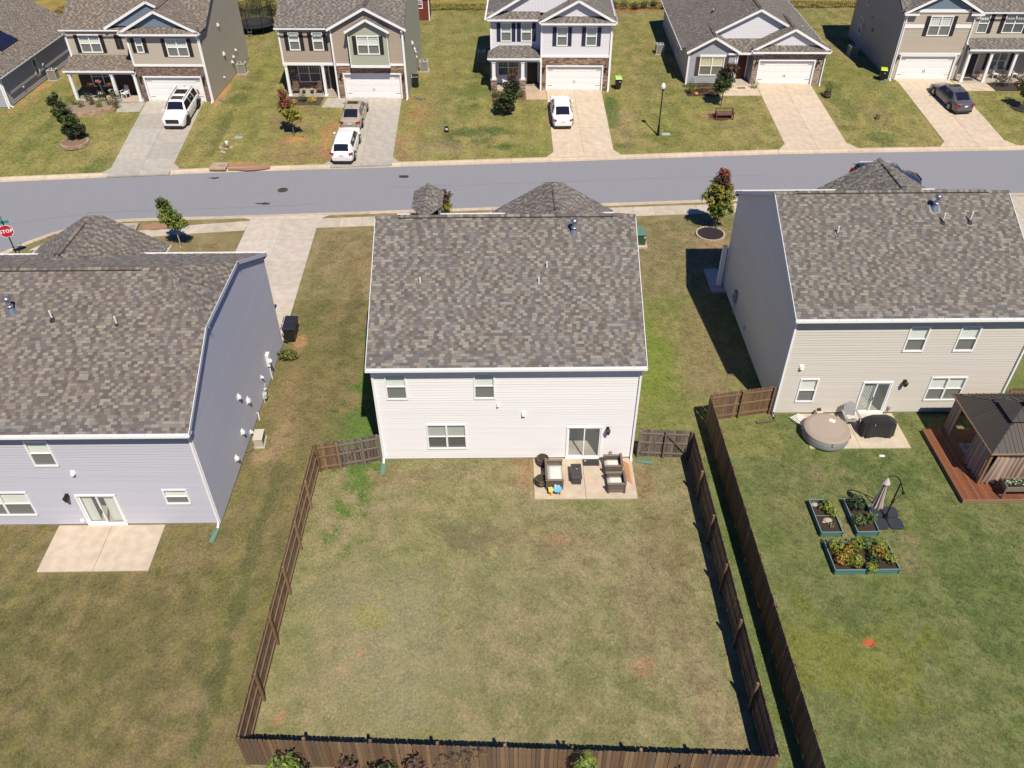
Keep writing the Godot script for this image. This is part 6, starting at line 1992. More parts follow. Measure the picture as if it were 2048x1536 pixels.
func middle_yard() -> void:
	sofa("weathered grey wooden outdoor sofa with long white cushion on the left of the patio", Vector3(8.28, 0.05, 1.42), PI / 2, 1.36, 0.82, 1, "patio seating of the white house")
	sofa("upper weathered wooden armchair with white cushion, nearer the house wall", Vector3(11.12, 0.05, 0.83), -PI / 2, 0.78, 0.84, 1, "patio seating of the white house")
	sofa("lower weathered wooden armchair with white cushion, nearer the lawn", Vector3(11.15, 0.05, 1.98), -PI / 2, 0.78, 0.84, 1, "patio seating of the white house")
	var o := thing("fire_table", "dark rectangular fire table in the middle of the patio", "table", Vector3(9.34, 0.05, 1.36))
	var st := Mesher.new()
	st.box(Vector3(0, 0.22, 0), Vector3(0.42, 0.42, 0.86), Color(0.05, 0.046, 0.045))
	put(o, "base", st, "plastic")
	st = Mesher.new()
	for q in [[-0.215, 0.0, 0.07, 0.96], [0.215, 0.0, 0.07, 0.96], [0.0, -0.445, 0.36, 0.07], [0.0, 0.445, 0.36, 0.07]]:
		st.box(Vector3(q[0], 0.455, q[1]), Vector3(q[2], 0.05, q[3]), Color(0.06, 0.057, 0.056))
	put(o, "rim", st, "plastic")
	for k in 4:
		st = Mesher.new()
		st.box(Vector3(0, 0.448, -0.33 + k * 0.215), Vector3(0.355, 0.04, 0.205), vary(Color(0.055, 0.052, 0.05), 0.2))
		put(o, "top_plank", st, "plastic")
	st = Mesher.new()
	st.lathe(Vector3(0.02, 0.47, -0.22), [Vector2(0.09, 0), Vector2(0.09, 0.02), Vector2(0.06, 0.025)], 14, Color(0.2, 0.2, 0.2))
	put(o, "burner_ring", st, "metal")
	barrel("dry half-barrel planter against the wall at the patio corner", Vector3(7.78, 0.04, 0.38), 1.0, "barrel planters behind the sofa")
	barrel("dry half-barrel planter beside the sofa, nearer the lawn", Vector3(7.66, 0.04, 1.72), 0.95, "barrel planters behind the sofa")
	# doormat
	o = thing("doormat", "black rubber doormat before the sliding door of the white house", "doormat", Vector3(10.13, 0.052, 0.34))
	st = Mesher.new()
	st.box(Vector3(0, 0.006, 0), Vector3(0.8, 0.012, 0.44), Color(0.03, 0.03, 0.032))
	put(o, "backing", st, "rubber")
	st = Mesher.new()
	for q in [[0, -0.21, 0.8, 0.02], [0, 0.21, 0.8, 0.02], [-0.39, 0, 0.02, 0.4], [0.39, 0, 0.02, 0.4]]:
		st.box(Vector3(q[0], 0.014, q[1]), Vector3(q[2], 0.012, q[3]), Color(0.045, 0.045, 0.047))
	st.box(Vector3(-0.27, 0.014, -0.1), Vector3(0.09, 0.012, 0.05), Color(0.5, 0.5, 0.5), Basis(Vector3.UP, 0.4))
	put(o, "border", st, "rubber")
	# folding lattice leaning by the wall, with slats lying on the slab
	o = thing("lattice_panel", "orange wooden trellis panel lying folded beside the armchairs", "trellis", Vector3(11.72, 0.06, 0.9), 0.0)
	for k in 2:
		st = Mesher.new()
		st.bar(Vector3(-0.12 + 0.0 * k, 0.02, -0.85), Vector3(-0.06 - 0.1 * k, 0.45 - 0.2 * k, 0.25 + 0.4 * k), 0.05, 0.03, Color(0.55, 0.25, 0.10))
		put(o, "rail", st, "matte")
	for k in 9:
		st = Mesher.new()
		var z := -0.6 + k * 0.15
		st.bar(Vector3(-0.05, 0.1 + 0.02 * (k % 3), z), Vector3(0.27, 0.02, z + 0.28), 0.035, 0.018, vary(Color(0.60, 0.28, 0.12), 0.1))
		put(o, "slat", st, "matte")
	# sand and water toy table
	o = thing("toy_table", "small blue and yellow plastic toy table on the patio", "toy", Vector3(8.32, 0.05, 2.33), 0.1)
	st = Mesher.new()
	st.lathe(Vector3(0.08, 0.22, 0), [Vector2(0.0, 0.02), Vector2(0.2, 0.0), Vector2(0.23, 0.07), Vector2(0.21, 0.08), Vector2(0.19, 0.03), Vector2(0.0, 0.03)], 16, Color(0.14, 0.42, 0.72))
	put(o, "basin", st, "plastic")
	st = Mesher.new()
	st.taper(Vector3(-0.24, 0.2, 0), Vector2(0.17, 0.26), Vector2(0.2, 0.3), 0.1, Color(0.75, 0.55, 0.09))
	put(o, "tray", st, "plastic")
	st = Mesher.new()
	st.tube([Vector3(-0.02, 0.28, -0.05), Vector3(-0.05, 0.5, -0.06), Vector3(0.02, 0.52, -0.05)], [0.025], 8, Color(0.78, 0.78, 0.62))
	st.tube([Vector3(0.08, 0.28, -0.1), Vector3(0.16, 0.44, -0.06)], [0.03], 8, Color(0.78, 0.78, 0.7))
	put(o, "spout", st, "plastic")
	for q in [Vector2(-0.2, -0.1), Vector2(-0.2, 0.12), Vector2(0.2, -0.12), Vector2(0.2, 0.12)]:
		st = Mesher.new()
		st.taper(Vector3(q.x * 1.1, 0, q.y * 1.1), Vector2(0.09, 0.09), Vector2(0.06, 0.06), 0.22, Color(0.75, 0.42, 0.05))
		put(o, "leg", st, "plastic")
	# generator box and cart by the blue-grey house
	o = thing("utility_cabinet", "small beige cabinet on the ground beside the blue-grey wall", "cabinet", Vector3(-6.3, 0, -1.3), 0.08)
	st = Mesher.new()
	st.box(Vector3(0, 0.28, 0), Vector3(0.42, 0.5, 0.75), Color(0.42, 0.39, 0.34))
	put(o, "case", st, "plastic")
	st = Mesher.new()
	st.box(Vector3(0, 0.545, 0), Vector3(0.47, 0.035, 0.8), Color(0.50, 0.46, 0.40))
	put(o, "lid", st, "plastic")
	for k in 4:
		st = Mesher.new()
		st.box(Vector3(0.214, 0.2 + k * 0.08, 0), Vector3(0.012, 0.03, 0.5), Color(0.05, 0.05, 0.05))
		put(o, "louver", st, "plastic")
	st = Mesher.new()
	st.box(Vector3(0, 0.02, 0), Vector3(0.55, 0.06, 0.9), Color(0.4, 0.38, 0.34))
	put(o, "pad", st, "concrete")
	cart("black wheeled trash cart beside the front corner of the blue-grey house", Vector3(-6.42, 0, -9.85), PI / 2, Color(0.016, 0.017, 0.02), Color(0.02, 0.022, 0.028), "trash carts")
	cart("second black trash cart behind the first, in the corner shade", Vector3(-6.45, 0, -10.55), PI / 2, Color(0.016, 0.017, 0.02), Color(0.02, 0.022, 0.028), "trash carts")
	# transformer
	o = thing("transformer_box", "green pad-mounted transformer box beside the white house", "transformer", Vector3(14.95, 0, -20.55), 0.0)
	st = Mesher.new()
	st.box(Vector3(-0.1, 0.06, 0), Vector3(1.5, 0.14, 1.3), Color(0.5, 0.4, 0.3))
	put(o, "pad", st, "concrete")
	st = Mesher.new()
	st.box(Vector3(-0.1, 0.5, -0.1), Vector3(1.25, 0.78, 0.95), Color(0.035, 0.075, 0.05))
	put(o, "case", st, "plastic")
	st = Mesher.new()
	st.hexa([Vector3(-0.76, 0.88, 0.42), Vector3(0.56, 0.88, 0.42), Vector3(0.56, 0.88, -0.62), Vector3(-0.76, 0.88, -0.62), Vector3(-0.76, 0.92, 0.42), Vector3(0.56, 0.92, 0.42), Vector3(0.56, 1.02, -0.62), Vector3(-0.76, 1.02, -0.62)], Color(0.10, 0.19, 0.13))
	put(o, "lid", st, "plastic")
	st = Mesher.new()
	st.box(Vector3(0.45, 0.72, 0.385), Vector3(0.1, 0.1, 0.012), Color(0.7, 0.7, 0.68))
	put(o, "label_plate", st, "paint")

func cart(label: String, at: Vector3, turn: float, body: Color, lid: Color, group: String) -> Node3D:
	var o := thing("trash_cart", label, "trash cart", at, turn, group)
	var st := Mesher.new()
	st.taper(Vector3(0, 0.12, 0), Vector2(0.44, 0.5), Vector2(0.58, 0.68), 0.86, body)
	st.box(Vector3(0, 0.97, 0), Vector3(0.62, 0.05, 0.72), body)
	st.box(Vector3(0, 0.55, 0.3), Vector3(0.3, 0.06, 0.04), body)
	put(o, "bin", st, "plastic")
	st = Mesher.new()
	st.hexa([Vector3(-0.31, 1.0, 0.4), Vector3(0.31, 1.0, 0.4), Vector3(0.31, 1.0, -0.38), Vector3(-0.31, 1.0, -0.38), Vector3(-0.27, 1.06, 0.34), Vector3(0.27, 1.06, 0.34), Vector3(0.27, 1.09, -0.34), Vector3(-0.27, 1.09, -0.34)], lid)
	put(o, "lid", st, "plastic")
	st = Mesher.new()
	st.tube([Vector3(-0.25, 1.0, -0.44), Vector3(0.25, 1.0, -0.44)], [0.02], 8, body)
	put(o, "handle", st, "plastic")
	if lid.g > 0.2:
		st = Mesher.new()
		st.box(Vector3(0.1, 0.78, 0.315), Vector3(0.13, 0.1, 0.008), Color(0.7, 0.7, 0.7), Basis(Vector3.RIGHT, 0.06))
		put(o, "decal", st, "paint")
	for x in [-0.25, 0.25]:
		st = Mesher.new()
		st.lathe(Vector3(x, 0.13, -0.27), [Vector2(0, -0.03), Vector2(0.13, -0.03), Vector2(0.13, 0.03), Vector2(0, 0.03)], 14, Color(0.015, 0.015, 0.015), Basis(Vector3(0, 1, 0), Vector3(1, 0, 0), Vector3(0, 0, -1)))
		put(o, "wheel", st, "rubber")
	return o

# ---------------------------------------------------------------- the right yard
func right_yard() -> void:
	# inflatable tub
	var o := thing("hot_tub", "round grey inflatable hot tub with a stained beige cover", "hot tub", Vector3(22.0, 0.0, -1.35), 0.4)
	var st := Mesher.new()
	st.lathe(Vector3.ZERO, [Vector2(0.98, 0.02), Vector2(1.10, 0.08), Vector2(1.14, 0.2), Vector2(1.12, 0.32), Vector2(1.14, 0.44), Vector2(1.11, 0.56), Vector2(1.04, 0.64)], 40, Color(0.25, 0.265, 0.28))
	put(o, "wall", st, "plastic")
	st = Mesher.new()
	st.lathe(Vector3.ZERO, [Vector2(1.125, 0.55), Vector2(1.135, 0.6), Vector2(1.10, 0.66), Vector2(0.98, 0.70), Vector2(0.86, 0.715), Vector2(0.84, 0.70), Vector2(0.6, 0.73), Vector2(0.3, 0.745), Vector2(0.0, 0.75)], 40, Color(0.40, 0.335, 0.28))
	put(o, "cover", st, "cloth")
	st = Mesher.new()
	for k in 72:
		var a := TAU * k / 72.0
		st.bar(Vector3(cos(a) * 0.88, 0.718, sin(a) * 0.88), Vector3(cos(a + 0.02) * 1.06, 0.686, sin(a + 0.02) * 1.06), 0.014, 0.008, Color(0.33, 0.275, 0.23))
	put(o, "seam", st, "cloth")
	st = Mesher.new()
	st.box(Vector3(0.5, 0.742, -0.25), Vector3(0.24, 0.008, 0.3), Color(0.62, 0.62, 0.62), Basis(Vector3.UP, 0.5))
	put(o, "care_label", st, "paint")
	for a in [0.9, 2.0, 3.6, 5.2]:
		st = Mesher.new()
		st.box(Vector3(cos(a) * 1.14, 0.52, sin(a) * 1.14), Vector3(0.05, 0.16, 0.07), Color(0.02, 0.02, 0.02), Basis(Vector3.UP, -a))
		st.box(Vector3(cos(a) * 1.165, 0.53, sin(a) * 1.165), Vector3(0.03, 0.04, 0.06), Color(0.75, 0.75, 0.75), Basis(Vector3.UP, -a))
		put(o, "buckle", st, "plastic")
	# adirondack chair
	o = thing("adirondack_chair", "grey slatted adirondack chair beside the sliding door", "chair", Vector3(23.55, 0.05, -2.42), 0.0)
	var gr := Color(0.27, 0.275, 0.285)
	for k in 6:
		st = Mesher.new()
		var x := -0.25 + k * 0.1
		var hgt := 0.78 - absf(k - 2.5) * 0.045
		st.bar(Vector3(x * 0.85, 0.26, -0.12), Vector3(x * 1.12, 0.26 + hgt, -0.12 - hgt * 0.42), 0.085, 0.022, gr, Vector3(0, 0.3, 1))
		put(o, "back_slat", st, "plastic")
	for k in 5:
		st = Mesher.new()
		st.box(Vector3(0, 0.29 + k * 0.022, -0.06 + k * 0.1), Vector3(0.52, 0.022, 0.09), gr, Basis(Vector3.RIGHT, -0.2))
		put(o, "seat_slat", st, "plastic")
	for s in [-1, 1]:
		st = Mesher.new()
		st.bar(Vector3(s * 0.34, 0.56, -0.32), Vector3(s * 0.36, 0.57, 0.42), 0.13, 0.025, gr)
		put(o, "armrest", st, "plastic")
		st = Mesher.new()
		st.bar(Vector3(s * 0.33, 0, 0.34), Vector3(s * 0.33, 0.56, 0.34), 0.09, 0.03, gr, Vector3(0, 0, 1))
		put(o, "leg", st, "plastic")
		st = Mesher.new()
		st.bar(Vector3(s * 0.27, 0.36, 0.4), Vector3(s * 0.27, 0.02, -0.5), 0.03, 0.1, gr)
		put(o, "leg", st, "plastic")
	# towel on the chair
	st = Mesher.new()
	var rows := []
	for i in 7:
		var row := []
		for j in 7:
			row.append(Vector3(-0.2 + j * 0.065, 0.42 + 0.02 * sin(i * 1.7 + j) + i * 0.004, -0.08 + i * 0.05))
		rows.append(row)
	st.grid(rows, Color(0.66, 0.62, 0.52))
	var tw := put(self, "towel", st, "cloth")
	tw.position = Vector3(23.55, 0.05, -2.4)
	tag(tw, "crumpled cream towel on the adirondack chair seat", "towel")
	# covered grill
	o = thing("covered_grill", "barbecue grill under a wrinkled black cover on the patio", "grill", Vector3(24.62, 0.05, -1.55), 0.0)
	st = Mesher.new()
	rows = []
	var outline := [[0.0, 1.0], [0.12, 1.01], [0.35, 1.0], [0.62, 0.97], [0.8, 0.92], [0.93, 0.9], [1.0, 0.72], [1.06, 0.52], [1.08, 0.36]]
	for i in outline.size():
		var row := []
		var tt: float = outline.size() - 1 - i
		var y: float = [0.08, 0.3, 0.55, 0.72, 0.86, 0.95, 1.05, 1.1, 1.12][i]
		var hw: float = [0.82, 0.83, 0.82, 0.82, 0.80, 0.66, 0.46, 0.42, 0.36][i]
		var hd: float = [0.38, 0.37, 0.36, 0.36, 0.34, 0.31, 0.26, 0.18, 0.0][i]
		var m := 56
		for j in m + 1:
			var a := TAU * j / m
			var cx := signf(cos(a)) * pow(absf(cos(a)), 0.45)
			var cz := signf(sin(a)) * pow(absf(sin(a)), 0.45)
			var fold := 0.0 if i > 5 else (0.035 * sin(a * 9 + i * 0.35) + 0.02 * sin(a * 17 + i)) * (6 - i) / 6.0
			row.append(Vector3(cx * (hw + fold), y + (0.02 * sin(a * 7) if i == 0 else 0.0), -cz * (hd + fold)))
		rows.append(row)
	st.grid(rows, Color(0.012, 0.012, 0.013))
	put(o, "cover", st, "cloth")
	st = Mesher.new()
	st.tube([Vector3(-0.35, 0.92, 0.34), Vector3(-0.33, 0.85, 0.36)], [0.012], 6, Color(0.7, 0.7, 0.7))
	put(o, "strap_toggle", st, "plastic")
	for x in [-0.6, 0.6]:
		st = Mesher.new()
		st.lathe(Vector3(x, 0.08, 0.32), [Vector2(0, -0.03), Vector2(0.08, -0.03), Vector2(0.08, 0.03), Vector2(0, 0.03)], 12, Color(0.03, 0.03, 0.03), Basis(Vector3(0, 1, 0), Vector3(1, 0, 0), Vector3(0, 0, -1)))
		put(o, "wheel", st, "rubber")
	# stacked white patio things behind the tub
	o = thing("folded_lounger", "white strapped lounger folded behind the hot tub", "lounger", Vector3(21.05, 0.0, -2.5), 0.5)
	for k in 9:
		st = Mesher.new()
		st.bar(Vector3(-0.28, 0.16 + 0.01 * k, -0.35 + k * 0.09), Vector3(0.28, 0.16 + 0.01 * k, -0.35 + k * 0.09), 0.032, 0.012, WHITE)
		put(o, "strap", st, "plastic")
	for s in [-1, 1]:
		st = Mesher.new()
		st.tube([Vector3(s * 0.29, 0.02, -0.4), Vector3(s * 0.29, 0.15, -0.4), Vector3(s * 0.29, 0.25, 0.42), Vector3(s * 0.29, 0.02, 0.42)], [0.018], 6, WHITE)
		put(o, "frame", st, "plastic")
	o = thing("toy_truck", "cream plastic ride-on toy against the beige wall behind the tub", "toy", Vector3(22.1, 0.0, -2.86), 0.1)
	st = Mesher.new()
	st.taper(Vector3(0, 0.12, 0), Vector2(0.36, 0.3), Vector2(0.3, 0.24), 0.3, Color(0.62, 0.52, 0.33))
	put(o, "body", st, "plastic")
	st = Mesher.new()
	st.taper(Vector3(0, 0.42, -0.05), Vector2(0.22, 0.12), Vector2(0.16, 0.1), 0.14, Color(0.05, 0.05, 0.05))
	put(o, "seat_back", st, "plastic")
	for s in [-1, 1]:
		st = Mesher.new()
		st.lathe(Vector3(s * 0.17, 0.1, 0.08), [Vector2(0, -0.03), Vector2(0.1, -0.03), Vector2(0.1, 0.03), Vector2(0, 0.03)], 12, Color(0.03, 0.03, 0.03), Basis(Vector3(0, 1, 0), Vector3(1, 0, 0), Vector3(0, 0, -1)))
		put(o, "wheel", st, "rubber")
	# hose from the outlet, brown drain pipe, white rag
	st = Mesher.new()
	st.tube([Vector3(25.75, 0.45, -3.02), Vector3(25.6, 0.25, -2.85), Vector3(25.45, 0.08, -2.75), Vector3(25.0, 0.075, -2.72), Vector3(24.4, 0.075, -2.62), Vector3(24.1, 0.075, -2.3), Vector3(24.05, 0.075, -1.9)], [0.014], 6, Color(0.09, 0.07, 0.05))
	tag(put(self, "power_cord", st, "rubber"), "thin dark cord from the wall outlet along the patio edge", "cord")
	st = Mesher.new()
	st.tube([Vector3(19.85, 0.25, -3.0), Vector3(19.86, 0.1, -2.85), Vector3(19.8, 0.07, -2.62), Vector3(19.55, 0.065, -2.52), Vector3(18.85, 0.06, -2.42)], [0.055], 10, Color(0.085, 0.065, 0.05))
	tag(put(self, "drain_hose", st, "plastic"), "brown corrugated drain hose at the corner of the beige house", "drain hose")
	st = Mesher.new()
	for k in 3:
		st.lathe(Vector3(k * 0.07, 0.0, rf(-0.05, 0.05)), [Vector2(0.08, 0), Vector2(0.06, 0.05), Vector2(0, 0.07)], 8, Color(0.72, 0.72, 0.76))
	var rag := put(self, "dog_toy", st, "cloth")
	rag.position = Vector3(24.35, 0.0, 0.0)
	tag(rag, "small white thing lying on the grass below the grill", "toy")
	# deck: two rows of boards, a front board and joists
	o = thing("deck", "reddish stained wooden deck under the gazebo", "deck", Vector3(26.98, 0, 3.15))
	var n := 34
	for k in n:
		st = Mesher.new()
		var x := 0.03 + k * 0.142
		st.lo_hi(Vector3(x, 0.215, -4.78), Vector3(x + 0.134, 0.25, -0.03), Color.WHITE)
		put(o, "plank", st, "deck%d" % (rng.randi() % 5))
	st = Mesher.new()
	st.lo_hi(Vector3(0.0, 0.02, -0.03), Vector3(4.86, 0.246, 0.01), Color.WHITE)
	put(o, "rim_board", st, "board7")
	st = Mesher.new()
	st.lo_hi(Vector3(-0.012, 0.02, -4.8), Vector3(0.026, 0.246, -0.035), Color.WHITE)
	put(o, "rim_board", st, "board2")
	st = Mesher.new()
	st.lo_hi(Vector3(0.026, 0.02, -4.8), Vector3(4.86, 0.19, -4.76), Color.WHITE)
	put(o, "joist", st, "board5")
	for k in 6:
		st = Mesher.new()
		st.lo_hi(Vector3(0.05, 0.08, -4.6 + k * 0.9), Vector3(4.84, 0.212, -4.56 + k * 0.9), Color.WHITE)
		put(o, "joist", st, "board5")
	# gazebo
	o = thing("gazebo", "gazebo with brown ribbed metal roof and drawn tan curtains", "gazebo", Vector3(29.95, 0.25, 0.22))
	var hw := 1.95
	var hd := 1.98
	var eh := 2.12
	var wood := Color(0.36, 0.22, 0.11)
	for sx in [-1, 1]:
		for sz in [-1, 1]:
			st = Mesher.new()
			st.box(Vector3(sx * (hw - 0.1), eh / 2, sz * (hd - 0.1)), Vector3(0.12, eh, 0.12), wood)
			put(o, "post", st, "wood")
	for q in [[Vector3(-hw, eh - 0.08, hd - 0.1), Vector3(hw, eh - 0.08, hd - 0.1)], [Vector3(-hw, eh - 0.08, -hd + 0.1), Vector3(hw, eh - 0.08, -hd + 0.1)], [Vector3(-hw + 0.1, eh - 0.08, -hd), Vector3(-hw + 0.1, eh - 0.08, hd)], [Vector3(hw - 0.1, eh - 0.08, -hd), Vector3(hw - 0.1, eh - 0.08, hd)]]:
		st = Mesher.new()
		st.bar(q[0], q[1], 0.09, 0.14, wood)
		put(o, "beam", st, "wood")
	var brown := Color(0.062, 0.054, 0.048)
	var e := 0.1
	var cw := 0.72
	var lower := [Vector3(-hw - e, eh, hd + e), Vector3(hw + e, eh, hd + e), Vector3(hw + e, eh, -hd - e), Vector3(-hw - e, eh, -hd - e)]
	var upper := [Vector3(-cw, eh + 0.72, cw), Vector3(cw, eh + 0.72, cw), Vector3(cw, eh + 0.72, -cw), Vector3(-cw, eh + 0.72, -cw)]
	var cap0 := [Vector3(-cw - 0.16, eh + 0.82, cw + 0.16), Vector3(cw + 0.16, eh + 0.82, cw + 0.16), Vector3(cw + 0.16, eh + 0.82, -cw - 0.16), Vector3(-cw - 0.16, eh + 0.82, -cw - 0.16)]
	for k in 4:
		var j := (k + 1) % 4
		for layer in 2:
			var a0: Vector3 = lower[k] if layer == 0 else cap0[k]
			var b0: Vector3 = lower[j] if layer == 0 else cap0[j]
			var b1: Vector3 = upper[j] if layer == 0 else Vector3(0, eh + 1.2, 0)
			var a1: Vector3 = upper[k] if layer == 0 else Vector3(0, eh + 1.2, 0)
			var cnt := 11 if layer == 0 else 5
			for i in cnt:  # ribbed sheets
				st = Mesher.new()
				var u0 := float(i) / cnt
				var u1 := float(i + 1) / cnt
				var nn := (b0 - a0).cross(a1 - a0).normalized()
				var len0 := (b0 - a0).length()
				# sheets run up the slope, cut at the hips
				var tdir := (b0 - a0).normalized()
				var s0 := len0 * u0
				var s1 := len0 * u1
				var i0 := (a1 - a0).dot(tdir)
				var rise := (a1 - a0) - tdir * i0
				var f0 := minf(1.0, minf(s0 / i0, (len0 - s0) / i0))
				var f1 := minf(1.0, minf(s1 / i0, (len0 - s1) / i0))
				var P := [a0 + tdir * s0, a0 + tdir * s1, a0 + tdir * s1 + rise * f1, a0 + tdir * s0 + rise * f0]
				var cc := vary(brown, 0.06)
				if f0 < 0.01:
					st.tri(P[0], P[1], P[2], cc)
				elif f1 < 0.01:
					st.tri(P[0], P[1], P[3], cc)
				else:
					st.quad(P[0], P[1], P[2], P[3], cc)
				if i > 0:
					st.bar(P[0] + nn * 0.012, P[3] + nn * 0.012, 0.035, 0.03, cc * 1.25, nn)
				if layer == 0 and f0 > 0.3 and f1 > 0.3:
					st.bar((P[0] + P[1]) / 2 + nn * 0.008, (P[2] + P[3]) / 2 + nn * 0.008, 0.03, 0.02, cc * 1.2, nn)
				put(o, "roof_panel", st, "dark_metal")
		st = Mesher.new()
		st.bar(lower[k], upper[k], 0.06, 0.03, brown * 0.8)
		put(o, "hip_cap", st, "dark_metal")
		st = Mesher.new()
		st.bar(lower[k] + Vector3.DOWN * 0.04, lower[j] + Vector3.DOWN * 0.04, 0.03, 0.09, Color(0.33, 0.20, 0.13))
		put(o, "eave_trim", st, "paint")
		st = Mesher.new()
		st.quad(upper[k], upper[j], cap0[j], cap0[k], Color(0.01, 0.01, 0.01))
		put(o, "roof_gap", st, "matte")
	# curtains hang in folds
	var spans := [[Vector3(-hw + 0.12, 0, -hd + 0.1), Vector3(-hw + 0.12, 0, -hd + 0.75), 1.0], [Vector3(-hw + 0.12, 0, 0.35), Vector3(-hw + 0.12, 0, hd - 0.2), 1.0], [Vector3(-hw + 0.2, 0, hd - 0.1), Vector3(hw - 0.2, 0, hd - 0.1), 1.0], [Vector3(hw - 0.12, 0, hd - 0.2), Vector3(hw - 0.12, 0, -hd + 0.2), 1.0], [Vector3(hw - 0.2, 0, -hd + 0.1), Vector3(0.4, 0, -hd + 0.1), 1.0]]
	for q in spans:
		st = Mesher.new()
		var rr := []
		var l: float = (q[1] - q[0]).length()
		var nj := int(l / 0.025)
		var dirn: Vector3 = (q[1] - q[0]).normalized()
		var sidev := dirn.cross(Vector3.UP)
		for i in 9:
			var row := []
			var y := 0.06 + (eh - 0.2) * i / 8.0
			var amp := lerpf(0.075, 0.03, i / 8.0)
			var flare := lerpf(1.0, 0.9, i / 8.0)
			for j in nj + 1:
				var s := j * 0.025
				row.append(q[0] + dirn * (l / 2 + (s - l / 2) * flare) + Vector3.UP * y + sidev * (amp * sin(s * 24.0 + sin(s * 5.0) * 1.6) + 0.05 * sin(s * 3.0 + y)))
			rr.append(row)
		st.grid(rr, Color(0.48, 0.36, 0.285))
		put(o, "curtain", st, "cloth")
	M.cloth.cull_mode = BaseMaterial3D.CULL_DISABLED
	# rug
	o = thing("rug", "pale blue-grey patterned rug inside the gazebo", "rug", Vector3(29.9, 0.252, 0.7))
	st = Mesher.new()
	st.box(Vector3(0, 0.006, 0), Vector3(3.2, 0.012, 2.6), Color(0.24, 0.26, 0.31))
	put(o, "pile", st, "cloth")
	st = Mesher.new()
	for i in 9:
		for j in 7:
			st.box(Vector3(-1.44 + i * 0.36, 0.013, -1.14 + j * 0.38), Vector3(0.2, 0.006, 0.2), Color(0.42, 0.43, 0.46), Basis(Vector3.UP, PI / 4))
	put(o, "motif", st, "cloth")
	st = Mesher.new()
	st.box(Vector3(29.3, 0.45, 0.5), Vector3(0.7, 0.35, 0.7), Color(0.02, 0.02, 0.022))
	tag(put(self, "ottoman", st, "cloth"), "dark ottoman standing on the rug inside the gazebo", "ottoman")
	# raised wooden trough on legs
	o = thing("planter_trough", "pale wooden trough planter on legs at the deck edge", "planter", Vector3(29.75, 0.25, 2.75))
	for k in 3:
		for s in [-1, 1]:
			st = Mesher.new()
			st.lo_hi(Vector3(-0.95, 0.45 + k * 0.09, s * 0.3 - 0.02), Vector3(0.95, 0.532 + k * 0.09, s * 0.3 + 0.02), Color(1.8, 1.9, 2.0))
			put(o, "board", st, "grey_board2")
	for s in [-1, 1]:
		st = Mesher.new()
		st.lo_hi(Vector3(s * 0.95 - 0.02, 0.45, -0.28), Vector3(s * 0.95 + 0.02, 0.72, 0.28), Color(1.8, 1.9, 2.0))
		put(o, "end_board", st, "grey_board2")
		for z in [-0.28, 0.28]:
			st = Mesher.new()
			st.bar(Vector3(s * 0.97, 0.0, z * 1.15), Vector3(s * 0.97, 0.74, z), 0.06, 0.08, Color(1.6, 1.6, 1.6))
			put(o, "leg", st, "grey_board0")
	st = Mesher.new()
	st.box(Vector3(0, 0.62, 0), Vector3(1.86, 0.06, 0.54), Color(0.05, 0.035, 0.025))
	put(o, "soil", st, "soil")
	st = Mesher.new()
	for k in 7:
		leaf_blob(st, Vector3(-0.8 + k * 0.27, 0.78, rf(-0.1, 0.1)), Vector3(0.17, 0.15, 0.2), 70, 0.06, [Color(0.05, 0.10, 0.025), Color(0.10, 0.16, 0.04), Color(0.55, 0.57, 0.5)])
	put(o, "plants", st, "leaves")
	# corrugated raised beds
	bed("raised garden bed with two stones, nearest the fence", Vector3(20.38, 0, 4.05), 0.95, 1.92, Color(0.055, 0.15, 0.155), [[0.18, -0.45, 0.3, 0.5, 0, 190], [0.3, -0.1, 0.22, 0.4, 0, 110], [0.1, 0.5, 0.14, 0.12, 3, 40]], [[-0.28, -0.72, 0.17], [0.02, 0.22, 0.2], [-0.16, 0.3, 0.08]])
	bed("raised garden bed with dark tomato plants beside the umbrella", Vector3(21.98, 0, 4.02), 0.95, 1.95, Color(0.06, 0.15, 0.155), [[-0.05, -0.55, 0.42, 0.6, 1, 300], [-0.22, 0.45, 0.33, 0.5, 2, 210], [0.3, 0.3, 0.24, 0.5, 2, 160]], [])
	bed("wide raised garden bed full of yellow-green pepper plants", Vector3(21.25, 0, 6.3), 2.72, 1.5, Color(0.06, 0.16, 0.155), [[-1.0, -0.45, 0.36, 0.55, 0, 260], [-0.55, -0.2, 0.32, 0.5, 4, 220], [-0.95, 0.25, 0.34, 0.5, 4, 220], [-0.42, 0.4, 0.34, 0.55, 0, 240], [-0.1, -0.45, 0.32, 0.6, 0, 230], [0.35, -0.5, 0.34, 0.55, 2, 220], [0.85, -0.4, 0.36, 0.55, 0, 240], [0.62, -0.05, 0.3, 0.5, 4, 180], [1.15, 0.3, 0.24, 0.4, 0, 150], [0.16, 0.72, 0.26, 0.4, 0, 170], [0.45, 0.2, 0.28, 0.35, 1, 140], [1.0, 0.1, 0.26, 0.4, 0, 140]], [])
	# cantilever umbrella, furled
	o = thing("cantilever_umbrella", "closed beige cantilever umbrella on a black four-block base", "umbrella", Vector3(23.15, 0, 4.0), 0.0)
	for q in [Vector2(-0.34, -0.34), Vector2(0.34, -0.34), Vector2(-0.34, 0.34), Vector2(0.34, 0.34)]:
		st = Mesher.new()
		var pts := []
		for k in 24:
			var a := TAU * k / 24
			pts.append(Vector3(q.x + signf(cos(a)) * pow(absf(cos(a)), 0.5) * 0.32, 0.09, q.y - signf(sin(a)) * pow(absf(sin(a)), 0.5) * 0.32))
		st.prism(pts, Vector3.DOWN * 0.08, Color(0.035, 0.038, 0.045))
		put(o, "base_block", st, "plastic")
	var blk := Color(0.018, 0.018, 0.02)
	st = Mesher.new()
